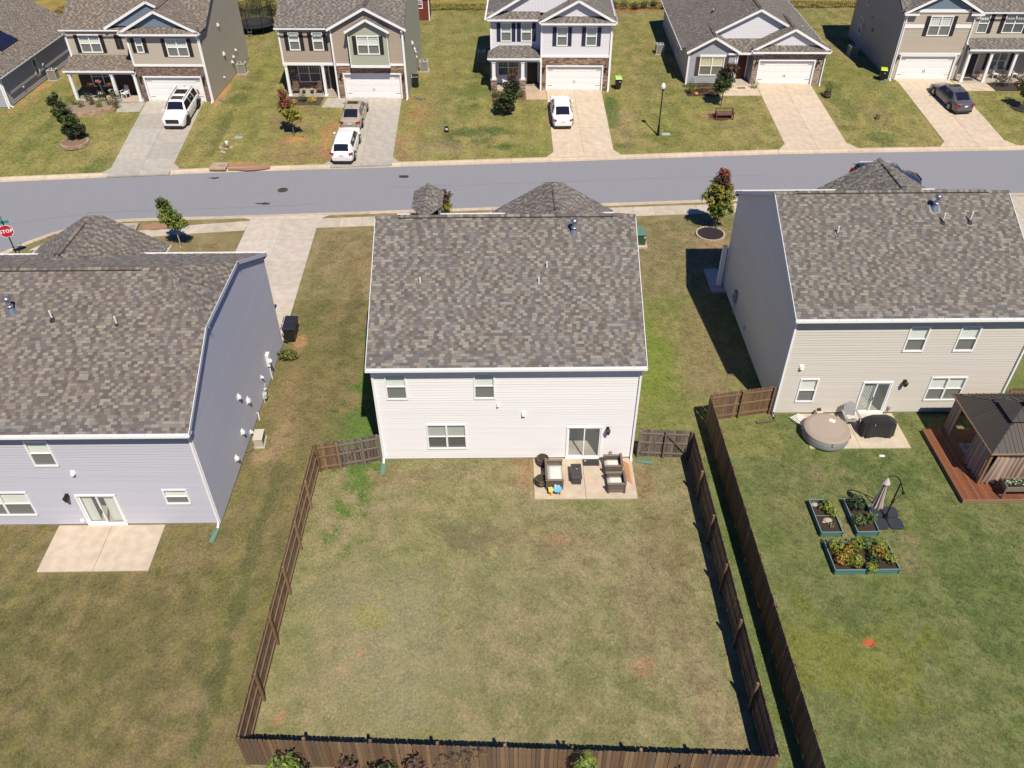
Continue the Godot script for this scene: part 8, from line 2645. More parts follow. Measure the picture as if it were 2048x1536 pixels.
# ---------------------------------------------------------------- cars: the front points along -z, the origin lies on the ground under the middle
func car(label: String, at: Vector3, turn: float, tilt: float, p: Dictionary) -> Node3D:
	var o := thing(p.name, label, "car", at, turn, "")
	o.basis = Basis(Vector3.UP, turn) * Basis(Vector3.RIGHT, tilt)
	var L: float = p.len
	var W: float = p.wid / 2
	var col: Color = p.col
	# lower body: stations from nose to tail: t, top, half-width factor, lift of the lower edge
	var rows := []
	for s in p.body:
		var z: float = (s[0] - 0.5) * L
		var top: float = s[1]
		var w: float = W * s[2]
		var low: float = s[3]
		var mid := lerpf(low, top, 0.55)
		var half := [Vector2(0, top + 0.025), Vector2(w * 0.45, top + 0.018), Vector2(w * 0.8, top - 0.012), Vector2(w * 0.93, top - 0.055), Vector2(w * 0.985, top - 0.13), Vector2(w, mid), Vector2(w * 0.99, lerpf(low, mid, 0.45)), Vector2(w * 0.95, low + 0.03), Vector2(w * 0.86, low), Vector2(0, low)]
		var row := []
		for k in range(half.size() - 1, -1, -1):
			row.append(Vector3(half[k].x, half[k].y, z))
		for k in range(1, half.size()):
			row.append(Vector3(-half[k].x, half[k].y, z))
		rows.append(row)
	rows.reverse()
	var st := Mesher.new()
	st.grid(rows, col)
	for e in [0, rows.size() - 1]:
		var f: Array = rows[e].duplicate()
		if e == 0:
			f.reverse()
		st.fan(f, col)
	put(o, "body", st, "car_paint")
	# greenhouse
	var g: Dictionary = p.cabin
	var sec := func(z: float, top: float, belt: float, wr: float, wb: float) -> Array:
		var half := [Vector2(0, top), Vector2(wr * 0.5, top - 0.006), Vector2(wr * 0.85, top - 0.025), Vector2(wr, top - 0.07), Vector2(lerpf(wr, wb, 0.5) + 0.012, lerpf(top, belt, 0.5)), Vector2(wb, belt - 0.03)]
		var row := []
		for k in range(half.size() - 1, -1, -1):
			row.append(Vector3(half[k].x, half[k].y, z))
		for k in range(1, half.size()):
			row.append(Vector3(-half[k].x, half[k].y, z))
		return row
	var zf: float = (g.f0 - 0.5) * L
	var zf1: float = (g.f1 - 0.5) * L
	var zr1: float = (g.r1 - 0.5) * L
	var zr: float = (g.r0 - 0.5) * L
	var belt: float = g.belt
	var top: float = g.top
	var wb: float = W * 0.93
	var wr: float = W * 0.70
	var cab := [sec.call(zr, belt + 0.02, belt, W * 0.72, wb * 0.94), sec.call(lerpf(zr, zr1, 0.55), lerpf(belt, top, 0.62), belt, lerpf(W * 0.74, wr, 0.6), wb * 0.97), sec.call(zr1, top - 0.02, belt, wr * 0.97, wb), sec.call(lerpf(zr1, zf1, 0.5), top + 0.015, belt, wr, wb), sec.call(zf1, top - 0.025, belt, wr * 0.98, wb), sec.call(lerpf(zf1, zf, 0.5), lerpf(top, belt, 0.46), belt, lerpf(wr, W * 0.8, 0.5), wb), sec.call(zf, belt + 0.015, belt, W * 0.82, wb)]
	st = Mesher.new()
	st.grid(cab, p.get("roof", col))
	put(o, "cabin", st, "car_paint")
	var glass := Color(0.012, 0.014, 0.018)
	# windscreen and rear window follow the cabin's slope, in strips
	for e in [0, 1]:
		st = Mesher.new()
		var zb := zf if e == 0 else zr
		var zt := zf1 if e == 0 else zr1
		var s := -1.0 if e == 0 else 1.0
		var rr := []
		for i in 4:
			var t := lerpf(0.14, 0.93, i / 3.0)
			var z := lerpf(zb, zt, t)
			var tt := 0.54 if e == 0 else 0.62
			var y := 0.0
			if e == 0:
				y = lerpf(belt + 0.015, lerpf(top, belt, 0.46), t * 2.0) if t < 0.5 else lerpf(lerpf(top, belt, 0.46), top - 0.025, t * 2.0 - 1.0)
			else:
				y = lerpf(belt + 0.02, lerpf(belt, top, 0.62), t / 0.55) if t < 0.55 else lerpf(lerpf(belt, top, 0.62), top - 0.02, (t - 0.55) / 0.45)
			var hw := lerpf(W * (0.74 if e == 0 else 0.64), wr * 0.86, t)
			var row := []
			for j in 7:
				var u := j / 6.0 * 2 - 1
				row.append(Vector3(u * hw, y + 0.012 - 0.03 * pow(absf(u), 3), z + s * 0.012))
			if e == 0:
				row.reverse()
			rr.append(row)
		if e == 0:
			for row in rr:
				row.reverse()
		else:
			for row in rr:
				pass
		st.grid(rr, glass)
		put(o, "windscreen" if e == 0 else "rear_window", st, "dark_glass")
	for s in [-1, 1]:
		var cuts: Array = p.doors
		for k in cuts.size() - 1:
			var za: float = lerpf(zf1 - 0.12, zr1 + g.get("tail", 0.1), cuts[k]) + 0.035
			var zb: float = lerpf(zf1 - 0.12, zr1 + g.get("tail", 0.1), cuts[k + 1]) - 0.035
			var y0 := belt + 0.03
			var y1 := top - 0.1
			var x0 := wb + 0.004
			var x1 := lerpf(wr, wb, 0.1) + 0.016
			var xm := lerpf(wr, wb, 0.52) + 0.022
			var za0 := za - (0.42 if k == 0 else 0.0)
			var zb0 := zb + (0.34 if k == cuts.size() - 2 and g.get("fast", true) else 0.0)
			st = Mesher.new()
			var A := Vector3(s * x0, y0, zb0)
			var B := Vector3(s * x0, y0, za0)
			var C := Vector3(s * x1, y1, za)
			var D := Vector3(s * x1, y1, zb)
			var m0 := Vector3(s * xm, (y0 + y1) / 2, (zb0 + zb) / 2)
			var m1 := Vector3(s * xm, (y0 + y1) / 2, (za0 + za) / 2)
			if s > 0:
				st.quad(A, B, m1, m0, glass)
				st.quad(m0, m1, C, D, glass)
			else:
				st.quad(B, A, m0, m1, glass)
				st.quad(m1, m0, D, C, glass)
			put(o, "side_window", st, "dark_glass")
		# door seams, handle, mirror
		st = Mesher.new()
		for q in [0.0, 0.47, 0.93]:
			var z := lerpf(zf1 - 0.35, zr1 + 0.1, q)
			st.box(Vector3(s * W * 0.985, lerpf(0.3, belt, 0.55), z), Vector3(0.035, belt - 0.42, 0.014), Color(0.01, 0.01, 0.01))
		put(o, "door_seam", st, "plastic")
		st = Mesher.new()
		st.taper(Vector3(s * (W + 0.08), belt - 0.02, zf1 - 0.42), Vector2(0.2, 0.11), Vector2(0.16, 0.07), 0.13, col)
		put(o, "mirror", st, "car_paint")
		for z in [lerpf(zf1, zr1, 0.42), lerpf(zf1, zr1, 0.88)]:
			st = Mesher.new()
			st.box(Vector3(s * (W * 0.99), belt - 0.14, z), Vector3(0.04, 0.025, 0.17), col * 0.8)
			put(o, "door_handle", st, "car_paint")
	# wheels under dark arches
	var wr0: float = p.wheel
	for s in [-1, 1]:
		for z in [-p.base / 2 + p.shift, p.base / 2 + p.shift]:
			var turn_in := Basis(Vector3(0, 1, 0), Vector3(1, 0, 0), Vector3(0, 0, -1))
			st = Mesher.new()
			st.lathe(Vector3(s * (W - 0.1), wr0 + 0.02, z), [Vector2(0, -0.115), Vector2(wr0 + 0.06, -0.115), Vector2(wr0 + 0.06, 0.108), Vector2(0, 0.108)], 24, Color(0.01, 0.01, 0.01), turn_in)
			put(o, "wheel_arch", st, "rubber")
			st = Mesher.new()
			st.lathe(Vector3(s * (W - 0.105), wr0, z), [Vector2(wr0 * 0.64, -0.12), Vector2(wr0 * 0.95, -0.12), Vector2(wr0, -0.08), Vector2(wr0, 0.08), Vector2(wr0 * 0.95, 0.122), Vector2(wr0 * 0.66, 0.125), Vector2(wr0 * 0.62, 0.06), Vector2(0.0, 0.05)] if s > 0 else [Vector2(0.0, -0.05), Vector2(wr0 * 0.62, -0.06), Vector2(wr0 * 0.66, -0.125), Vector2(wr0 * 0.95, -0.122), Vector2(wr0, -0.08), Vector2(wr0, 0.08), Vector2(wr0 * 0.95, 0.12), Vector2(wr0 * 0.64, 0.12)], 24, Color(0.018, 0.018, 0.019), turn_in)
			var wheel := put(o, "wheel", st, "rubber")
			st = Mesher.new()
			for k in 10:
				var a := TAU * (k / 2 + (0.12 if k % 2 else -0.12)) / 5.0
				st.bar(Vector3(s * (W + 0.012), wr0, z), Vector3(s * (W + 0.008), wr0 + sin(a) * wr0 * 0.62, z + cos(a) * wr0 * 0.62), 0.04, 0.03, p.rim)
			st.lathe(Vector3(s * (W + 0.005), wr0, z), [Vector2(wr0 * 0.58, -0.01), Vector2(wr0 * 0.655, -0.01), Vector2(wr0 * 0.655, 0.014), Vector2(wr0 * 0.58, 0.012)], 24, p.rim, turn_in)
			put(wheel, "rim", st, "metal")
	# lamps, plate, bumpers
	var zt: float = 0.5 * L
	for s in [-1, 1]:
		st = Mesher.new()
		var tl: Array = p.tail  # x, y, w, h, recess
		st.box(Vector3(s * tl[0], tl[1], zt - tl[4]), Vector3(tl[2], tl[3], 0.2), Color(0.30, 0.012, 0.018), Basis(Vector3.UP, s * 0.42) * Basis(Vector3.RIGHT, -0.2))
		put(o, "taillight", st, "dark_glass" if p.get("dark_tail", false) else "plastic")
		st = Mesher.new()
		var hl: Array = p.head
		st.box(Vector3(s * hl[0], hl[1], -zt + hl[4] + 0.02), Vector3(hl[2] * 0.8, hl[3], 0.1), Color(0.55, 0.57, 0.6), Basis(Vector3.UP, -s * 0.5) * Basis(Vector3.RIGHT, 0.25))
		put(o, "headlight", st, "dark_glass")
	st = Mesher.new()
	st.box(Vector3(0, p.plate, zt + 0.012), Vector3(0.31, 0.15, 0.012), Color(0.72, 0.73, 0.75))
	put(o, "licence_plate", st, "paint")
	st = Mesher.new()
	st.box(Vector3(0, p.low + 0.06, zt - 0.05), Vector3(W * 1.55, 0.16, 0.14), Color(0.02, 0.02, 0.021))
	st.box(Vector3(0, p.low + 0.06, -zt + 0.06), Vector3(W * 1.5, 0.15, 0.14), Color(0.02, 0.02, 0.021))
	put(o, "bumper_insert", st, "plastic")
	st = Mesher.new()
	st.box(Vector3(0, p.grille[0], -zt + p.grille[3]), Vector3(p.grille[1], p.grille[2], 0.06), Color(0.012, 0.012, 0.013))
	for k in 4:
		st.box(Vector3(0, p.grille[0] - p.grille[2] * 0.38 + k * p.grille[2] * 0.25, -zt + p.grille[3] - 0.034), Vector3(p.grille[1] * 0.94, 0.016, 0.02), Color(0.05, 0.05, 0.05))
	put(o, "grille", st, "plastic")
	for q in p.get("sunroof", []):
		st = Mesher.new()
		var z: float = lerpf(zf1, zr1, q[0])
		st.box(Vector3(0, top + 0.012, z), Vector3(W * 1.0, 0.016, q[1]), glass)
		put(o, "sunroof", st, "dark_glass")
	if p.get("rails", false):
		for s in [-1, 1]:
			st = Mesher.new()
			st.tube([Vector3(s * wr * 0.93, top - 0.03, zf1 + 0.15), Vector3(s * wr * 0.93, top + 0.05, zf1 + 0.35), Vector3(s * wr * 0.93, top + 0.05, zr1 - 0.3), Vector3(s * wr * 0.93, top - 0.03, zr1 - 0.1)], [0.018], 6, p.get("rail_col", Color(0.02, 0.02, 0.02)))
			put(o, "roof_rail", st, "metal")
	st = Mesher.new()
	st.taper(Vector3(0, top + 0.0, zr1 - 0.22), Vector2(0.05, 0.13), Vector2(0.02, 0.03), 0.07, Color(0.03, 0.03, 0.03))
	put(o, "antenna_fin", st, "plastic")
	return o

const SEDAN := [[0.0, 0.56, 0.66, 0.28], [0.012, 0.64, 0.80, 0.24], [0.04, 0.70, 0.9, 0.2], [0.12, 0.80, 0.97, 0.19], [0.25, 0.90, 0.99, 0.19], [0.4, 0.95, 1.0, 0.19], [0.62, 0.97, 1.0, 0.19], [0.78, 1.0, 0.99, 0.19], [0.9, 1.02, 0.95, 0.21], [0.965, 1.0, 0.88, 0.26], [0.99, 0.86, 0.80, 0.29], [1.0, 0.62, 0.74, 0.33]]
const TALL := [[0.0, 0.66, 0.72, 0.36], [0.012, 0.84, 0.84, 0.3], [0.035, 0.98, 0.93, 0.27], [0.12, 1.05, 0.98, 0.25], [0.24, 1.10, 1.0, 0.25], [0.45, 1.12, 1.0, 0.25], [0.7, 1.13, 1.0, 0.25], [0.88, 1.14, 0.98, 0.27], [0.965, 1.12, 0.93, 0.33], [0.99, 0.98, 0.87, 0.38], [1.0, 0.7, 0.82, 0.42]]

func cars() -> void:
	var sed := {"name": "parked_car", "len": 4.85, "wid": 1.84, "body": SEDAN, "cabin": {"f0": 0.26, "f1": 0.42, "r1": 0.70, "r0": 0.885, "belt": 0.95, "top": 1.46}, "doors": [0.0, 0.45, 1.0], "wheel": 0.33, "base": 2.8, "shift": 0.0, "rim": Color(0.5, 0.5, 0.52), "tail": [0.68, 0.86, 0.36, 0.15, 0.13], "head": [0.66, 0.68, 0.36, 0.13, 0.22], "plate": 0.78, "low": 0.22, "grille": [0.5, 0.9, 0.2, 0.02]}
	var suv := {"name": "parked_car", "len": 4.98, "wid": 1.97, "body": TALL, "cabin": {"f0": 0.25, "f1": 0.36, "r1": 0.93, "r0": 0.985, "belt": 1.10, "top": 1.75, "tail": -0.15, "fast": false}, "doors": [0.0, 0.36, 0.68, 1.0], "wheel": 0.38, "base": 2.9, "shift": 0.02, "rim": Color(0.06, 0.06, 0.06), "tail": [0.82, 1.0, 0.16, 0.4, 0.1], "head": [0.78, 0.78, 0.22, 0.34, 0.2], "plate": 0.9, "low": 0.28, "grille": [0.78, 1.1, 0.34, 0.02]}
	# the origin of each lies between its wheels; tilt follows the driveway
	var s := atan(1.2 / 11.2)
	var q := suv.duplicate()
	q.col = Color(0.74, 0.745, 0.76)
	q.sunroof = [[0.2, 0.55], [0.58, 0.8]]
	q.rails = true
	car("white three-row SUV with black grille and two roof windows, nose to the street", on(-21.9, -41.3, 0.02), PI - 0.03, -s, q)
	q = sed.duplicate()
	q.col = Color(0.33, 0.285, 0.225)
	q.sunroof = [[0.3, 0.5]]
	car("champagne tan sedan with red taillights, nose to the garage", on(-6.95, -40.85, 0.02), -0.035, s, q)
	q = suv.duplicate()
	q.len = 4.55; q.wid = 1.86; q.base = 2.72; q.wheel = 0.35
	q.cabin = {"f0": 0.25, "f1": 0.40, "r1": 0.86, "r0": 0.975, "belt": 1.08, "top": 1.62, "tail": -0.1, "fast": false}
	q.col = Color(0.76, 0.765, 0.78)
	q.rim = Color(0.45, 0.45, 0.46)
	q.tail = [0.74, 1.0, 0.32, 0.16, 0.12]
	q.doors = [0.0, 0.47, 0.95]
	q.dark_tail = true
	car("white compact crossover parked behind the tan sedan, rear to the street", on(-6.95, -35.5, 0.02), -0.02, s, q)
	q = sed.duplicate()
	q.col = Color(0.78, 0.785, 0.80)
	q.tail = [0.68, 0.86, 0.34, 0.12, 0.12]
	q.dark_tail = true
	car("white sedan on the cream driveway of the white far house", on(10.85, -41.25, 0.02), 0.02, s, q)
	q = sed.duplicate()
	q.col = Color(0.075, 0.08, 0.095)
	q.sunroof = [[0.22, 0.45]]
	q.rim = Color(0.55, 0.53, 0.48)
	car("dark grey sedan parked at an angle before the tan house", on(45.6, -43.6, 0.02), 0.12, s, q)
	q = suv.duplicate()
	q.col = Color(0.018, 0.024, 0.05)
	q.rails = true
	q.rail_col = Color(0.4, 0.4, 0.42)
	car("dark blue SUV parked in the street behind the beige house roof", Vector3(34.75, -0.115, -28.95), -PI / 2 - 0.02, 0.0, q)
# ---------------------------------------------------------------- street furniture and odds and ends
func ac_unit(label: String, at: Vector3, turn := 0.0) -> void:
	var o := thing("air_conditioner", label, "air conditioner", at, turn, "outdoor air conditioning units")
	var st := Mesher.new()
	st.box(Vector3(0, 0.03, 0), Vector3(0.95, 0.08, 0.95), Color(0.42, 0.40, 0.37))
	put(o, "pad", st, "concrete")
	st = Mesher.new()
	st.box(Vector3(0, 0.5, 0), Vector3(0.68, 0.82, 0.68), Color(0.10, 0.10, 0.095))
	for c in [Vector2(-0.36, -0.36), Vector2(0.36, -0.36), Vector2(-0.36, 0.36), Vector2(0.36, 0.36)]:
		st.box(Vector3(c.x, 0.5, c.y), Vector3(0.07, 0.88, 0.07), Color(0.34, 0.33, 0.30))
	put(o, "case", st, "plastic")
	st = Mesher.new()
	for k in 11:
		for s in [-1, 1]:
			st.box(Vector3(0, 0.14 + k * 0.072, s * 0.352), Vector3(0.66, 0.03, 0.02), Color(0.36, 0.35, 0.31))
			st.box(Vector3(s * 0.352, 0.14 + k * 0.072, 0), Vector3(0.02, 0.03, 0.66), Color(0.36, 0.35, 0.31))
	put(o, "grille", st, "plastic")
	st = Mesher.new()
	st.box(Vector3(0, 0.945, 0), Vector3(0.8, 0.05, 0.8), Color(0.42, 0.43, 0.42))
	put(o, "top", st, "plastic")
	st = Mesher.new()
	for r in [0.1, 0.18, 0.26, 0.33]:
		st.lathe(Vector3(0, 0.972, 0), [Vector2(r - 0.012, 0), Vector2(r - 0.012, 0.02), Vector2(r + 0.012, 0.02), Vector2(r + 0.012, 0)], 18, Color(0.20, 0.20, 0.21))
	put(o, "fan_guard", st, "metal")

func misc() -> void:
	var st := Mesher.new()
	# lamp post
	var lp := on(18.86, -37.97)
	var o := thing("street_lamp", "tall black lamp post with white globe on the far lawn", "street lamp", lp)
	st.lathe(Vector3.ZERO, [Vector2(0.16, 0), Vector2(0.16, 0.1), Vector2(0.11, 0.18), Vector2(0.10, 0.7), Vector2(0.075, 0.8), Vector2(0.06, 1.0), Vector2(0.045, 3.7), Vector2(0.07, 3.74), Vector2(0.045, 3.8)], 14, Color(0.015, 0.015, 0.016))
	put(o, "pole", st, "dark_metal")
	st = Mesher.new()
	st.lathe(Vector3(0, 3.78, 0), [Vector2(0.05, 0), Vector2(0.14, 0.08), Vector2(0.15, 0.16)], 14, Color(0.02, 0.02, 0.022))
	put(o, "collar", st, "dark_metal")
	st = Mesher.new()
	st.lathe(Vector3(0, 3.93, 0), [Vector2(0.14, 0.0), Vector2(0.19, 0.14), Vector2(0.18, 0.28), Vector2(0.1, 0.4), Vector2(0.03, 0.46), Vector2(0.0, 0.5)], 18, Color(0.72, 0.74, 0.76))
	put(o, "globe", st, "plastic")
	st = Mesher.new()
	st.box(Vector3(0.03, 1.6, 0.045), Vector3(0.05, 0.08, 0.02), Color(0.6, 0.25, 0.05))
	put(o, "number_tag", st, "paint")
	# stop sign
	o = thing("stop_sign", "red octagonal STOP sign with street name blades at the left corner", "sign", Vector3(-26.65, 0, -19.38), 0.0)
	st = Mesher.new()
	st.tube([Vector3.ZERO, Vector3(0.02, 2.75, 0.0)], [0.04], 10, Color(0.015, 0.016, 0.016))
	put(o, "post", st, "dark_metal")
	var face := Basis(Vector3.UP, 0.42)
	for layer in [[0.46, Color(0.76, 0.76, 0.78), 0.045], [0.425, Color(0.42, 0.015, 0.035), 0.052]]:
		st = Mesher.new()
		var pts := []
		for k in 8:
			var a := TAU * (k + 0.5) / 8
			pts.append(face * Vector3(cos(a) * layer[0], sin(a) * layer[0], layer[2]) + Vector3(0.0, 2.02, 0))
		st.prism(pts, face * Vector3(0, 0, -0.008), layer[1])
		put(o, "border" if layer[0] > 0.45 else "plate", st, "paint")
	var tm := TextMesh.new()
	var sf := SystemFont.new()
	sf.font_names = PackedStringArray(["Droid Sans"])
	sf.font_weight = 700
	tm.font = sf
	tm.text = "STOP"
	tm.font_size = 64
	tm.pixel_size = 0.0052
	tm.depth = 0.006
	var tx := MeshInstance3D.new()
	tx.name = "lettering"
	tx.mesh = tm
	var wm := StandardMaterial3D.new()
	wm.albedo_color = lin(Color(0.78, 0.78, 0.8))
	wm.resource_name = "sign_white"
	tm.material = wm
	tx.transform = Transform3D(face, face * Vector3(0, 0, 0.058) + Vector3(0, 2.02, 0))
	o.add_child(tx, true)
	st = Mesher.new()
	st.box(Vector3(-0.1, 2.62, 0), Vector3(0.9, 0.2, 0.012), Color(0.02, 0.23, 0.24), Basis(Vector3.UP, 0.42))
	put(o, "name_blade", st, "paint")
	st = Mesher.new()
	st.box(Vector3(0.0, 2.84, 0), Vector3(0.9, 0.2, 0.012), Color(0.02, 0.23, 0.24), Basis(Vector3.UP, -1.1))
	put(o, "name_blade", st, "paint")
	# hydrant
	o = thing("fire_hydrant", "red domed fire hydrant at the left edge by the corner roof", "fire hydrant", Vector3(-26.6, 0, -18.3))
	var hr := Color(0.50, 0.05, 0.045)
	st = Mesher.new()
	st.lathe(Vector3.ZERO, [Vector2(0.17, 0), Vector2(0.17, 0.06), Vector2(0.11, 0.08), Vector2(0.11, 0.5), Vector2(0.15, 0.52), Vector2(0.15, 0.57)], 16, hr)
	put(o, "barrel", st, "paint")
	st = Mesher.new()
	st.lathe(Vector3(0, 0.57, 0), [Vector2(0.14, 0), Vector2(0.12, 0.09), Vector2(0.06, 0.14), Vector2(0.04, 0.15), Vector2(0.04, 0.2), Vector2(0, 0.2)], 16, hr * 1.2)
	put(o, "bonnet", st, "paint")
	st = Mesher.new()
	st.tube([Vector3(-0.19, 0.4, 0), Vector3(0.19, 0.4, 0)], [0.06], 10, hr)
	st.tube([Vector3(0, 0.38, 0), Vector3(0, 0.38, 0.2)], [0.075], 10, hr)
	put(o, "outlet", st, "paint")
	# storm inlets
	for q in [[-20.6, -23.15, 0.1, "concrete storm drain slab behind the near kerb by the corner", 1.0], [-16.8, -33.0, 0.0, "concrete storm drain slab sunk in orange clay by the far kerb", -1.0]]:
		o = thing("storm_drain", q[3], "storm drain", on(q[0], q[1]), q[2], "storm drain slabs")
		st = Mesher.new()
		st.box(Vector3(0, 0.11, 0), Vector3(1.3, 0.14, 1.15), Color(0.40, 0.34, 0.28) if q[4] > 0 else Color(0.42, 0.31, 0.22))
		put(o, "slab", st, "concrete")
		st = Mesher.new()
		st.box(Vector3(0, -0.05, 0), Vector3(1.1, 0.2, 0.95), Color(0.03, 0.026, 0.023))
		put(o, "throat", st, "concrete")
		st = Mesher.new()
		st.lathe(Vector3(0.25, 0.18, 0), [Vector2(0.28, 0), Vector2(0.28, 0.008), Vector2(0, 0.01)], 18, Color(0.28, 0.24, 0.2))
		put(o, "lid", st, "concrete")
	for q in [[-18.6, -23.5, 1.3, 0.55], [-14.6, -33.05, 1.9, 0.6]]:
		st = Mesher.new()
		var pts := []
		for k in 16:
			var rr := rf(0.85, 1.05)
			pts.append(on(q[0] + cos(TAU * k / 16) * q[2] * rr, q[1] - sin(TAU * k / 16) * q[3] * rr, 0.012))
		st.fan(pts, Color(0.46, 0.27, 0.16))
		structure(put(self, "clay_ground", st, "soil"))
	# trash carts with lime lids
	var lime := Color(0.38, 0.62, 0.14)
	cart("black trash cart with lime lid beside the white far house garage", on(16.3, -46.35), 0.0, Color(0.016, 0.017, 0.02), lime, "trash carts")
	cart("black trash cart with yellow-green lid leaning in shade by the tan house", on(41.05, -48.1), -0.3, Color(0.016, 0.017, 0.02), Color(0.46, 0.60, 0.02), "trash carts")
	cart("black trash cart against the side of the taupe house", on(-2.2, -47.2), 0.1, Color(0.016, 0.017, 0.02), Color(0.02, 0.021, 0.024), "trash carts")
	# air conditioners
	ac_unit("grey air conditioner beside the beige house wall", on(-19.1, -51.2))
	ac_unit("grey air conditioner beside the taupe house wall", on(-1.75, -51.5))
	ac_unit("white-topped air conditioner in shade left of the white far house", on(3.7, -54.3))
	ac_unit("air conditioner left of the grey single-storey house", on(21.5, -56.0))
	ac_unit("air conditioner in deep shade beside the tan house", on(40.5, -55.0))
	ac_unit("grey air conditioner beside the house with solar panels", on(-36.5, -49.8))
	# bench
	o = thing("garden_bench", "weathered red bench under the green tree", "bench", on(24.95, -40.75), 0.0)
	var rd := Color(0.20, 0.09, 0.085)
	for k in 4:
		st = Mesher.new()
		st.box(Vector3(0, 0.44, 0.22 - k * 0.125), Vector3(1.5, 0.035, 0.11), vary(rd * 1.15, 0.1))
		put(o, "seat_slat", st, "wood")
	for y in [0.52, 0.86]:
		st = Mesher.new()
		st.box(Vector3(0, y, -0.25), Vector3(1.5, 0.06, 0.05), rd)
		put(o, "back_rail", st, "wood")
	for k in 8:
		st = Mesher.new()
		var x := -0.66 + k * 0.19
		st.bar(Vector3(x, 0.54, -0.25), Vector3(x + (0.16 if k < 4 else 0.0), 0.84, -0.25), 0.03, 0.03, rd)
		put(o, "back_slat", st, "wood")
	for s in [-1, 1]:
		for z in [-0.25, 0.24]:
			st = Mesher.new()
			st.box(Vector3(s * 0.73, 0.3 if z > 0 else 0.44, z), Vector3(0.07, 0.64 if z > 0 else 0.9, 0.07), rd)
			put(o, "leg", st, "wood")
		st = Mesher.new()
		st.box(Vector3(s * 0.73, 0.63, 0.0), Vector3(0.09, 0.035, 0.58), rd)
		put(o, "armrest", st, "wood")
	# hose on the lawn
	st = Mesher.new()
	var hs := [Vector2(21.9, -52.0), Vector2(22.0, -48.5), Vector2(22.2, -46.2), Vector2(22.4, -44.5), Vector2(22.7, -43.0), Vector2(23.2, -41.8), Vector2(23.5, -41.1), Vector2(23.35, -40.7), Vector2(23.05, -40.9), Vector2(23.2, -41.25), Vector2(23.6, -41.2), Vector2(23.95, -40.9)]
	var hp := []
	for i in hs.size():
		hp.append(on(hs[i].x, hs[i].y, 0.03))
	st.tube(hp, [0.022], 6, Color(0.36, 0.40, 0.16))
	tag(put(self, "garden_hose", st, "rubber"), "pale green hose curling over the grey house's lawn", "hose")
	# half barrel by the driveway
	barrel("half-barrel with a dark shrub at the right of the cream driveway", on(34.95, -44.6), 1.1, "", true)
	# trampoline
	o = thing("trampoline", "round black trampoline with safety net behind the beige house", "trampoline", on(-20.75, -64.3))
	var blk := Color(0.014, 0.014, 0.015)
	st = Mesher.new()
	st.lathe(Vector3(0, 0.78, 0), [Vector2(1.95, 0.0), Vector2(2.02, 0.06), Vector2(1.75, 0.08), Vector2(1.6, 0.05)], 36, Color(0.022, 0.023, 0.028))
	put(o, "pad_ring", st, "rubber")
	st = Mesher.new()
	st.lathe(Vector3(0, 0.8, 0), [Vector2(1.75, 0.03), Vector2(0, -0.02)], 36, Color(0.016, 0.017, 0.02))
	put(o, "mat", st, "cloth")
	for k in 8:
		var a := TAU * k / 8 + 0.2
		st = Mesher.new()
		st.tube([Vector3(cos(a) * 1.95, 0, sin(a) * 1.95), Vector3(cos(a) * 1.97, 2.6, sin(a) * 1.97), Vector3(cos(a) * 1.8, 2.75, sin(a) * 1.8)], [0.03], 8, blk)
		put(o, "net_pole", st, "dark_metal")
	st = Mesher.new()
	st.lathe(Vector3(0, 0.85, 0), [Vector2(1.83, 0), Vector2(1.83, 1.85)], 36, Color.WHITE)
	put(o, "safety_net", st, "net")
	st = Mesher.new()
	for k in 36:
		var a := TAU * k / 36
		var b := TAU * (k + 1) / 36
		st.tube([Vector3(cos(a) * 1.84, 2.7, sin(a) * 1.84), Vector3(cos(b) * 1.84, 2.7, sin(b) * 1.84)], [0.025], 6, blk, false)
	put(o, "top_hoop", st, "dark_metal")
	st = Mesher.new()
	for x in [-0.2, 0.2]:
		st.tube([Vector3(x - 0.25, 0, 2.25), Vector3(x - 0.25, 0.85, 2.0)], [0.02], 6, Color(0.1, 0.1, 0.1))
	for y in [0.25, 0.5]:
		st.tube([Vector3(-0.45, y, 2.2 - y * 0.3), Vector3(-0.05, y, 2.2 - y * 0.3)], [0.02], 6, Color(0.3, 0.3, 0.3))
	put(o, "ladder", st, "dark_metal")
	# shed
	o = thing("garden_shed", "red-brown wooden shed with a white window at the top edge", "shed", on(-3.25, -69.0), 0.0)
	var sr := Color(0.25, 0.055, 0.03)
	for k in 9:
		st = Mesher.new()
		st.box(Vector3(-0.76 + k * 0.19, 1.15, 1.3), Vector3(0.185, 2.3, 0.03), vary(sr, 0.08))
		put(o, "board", st, "wood")
	st = Mesher.new()
	st.lo_hi(Vector3(-0.86, 0.0, -1.3), Vector3(0.86, 2.3, 1.28), sr)
	put(o, "wall", st, "wood")
	st = Mesher.new()
	for x in [-0.86, 0.86]:
		st.box(Vector3(x, 1.15, 1.32), Vector3(0.1, 2.3, 0.05), WHITE)
	st.box(Vector3(0, 2.28, 1.325), Vector3(1.62, 0.1, 0.05), WHITE)
	put(o, "corner_board", st, "paint")
	window(o, Vector3(-0.42, 1.25, 1.32), Vector3(1, 0, 0), 0.62, 0.85, 1, "dark", true)
	st = Mesher.new()
	st.hexa([Vector3(-0.98, 2.28, 1.45), Vector3(0.98, 2.28, 1.45), Vector3(0.98, 2.28, -1.45), Vector3(-0.98, 2.28, -1.45), Vector3(-0.02, 2.95, 1.45), Vector3(0.02, 2.95, 1.45), Vector3(0.02, 2.95, -1.45), Vector3(-0.02, 2.95, -1.45)], Color(0.12, 0.11, 0.10))
	put(o, "roof", st, "shingle")
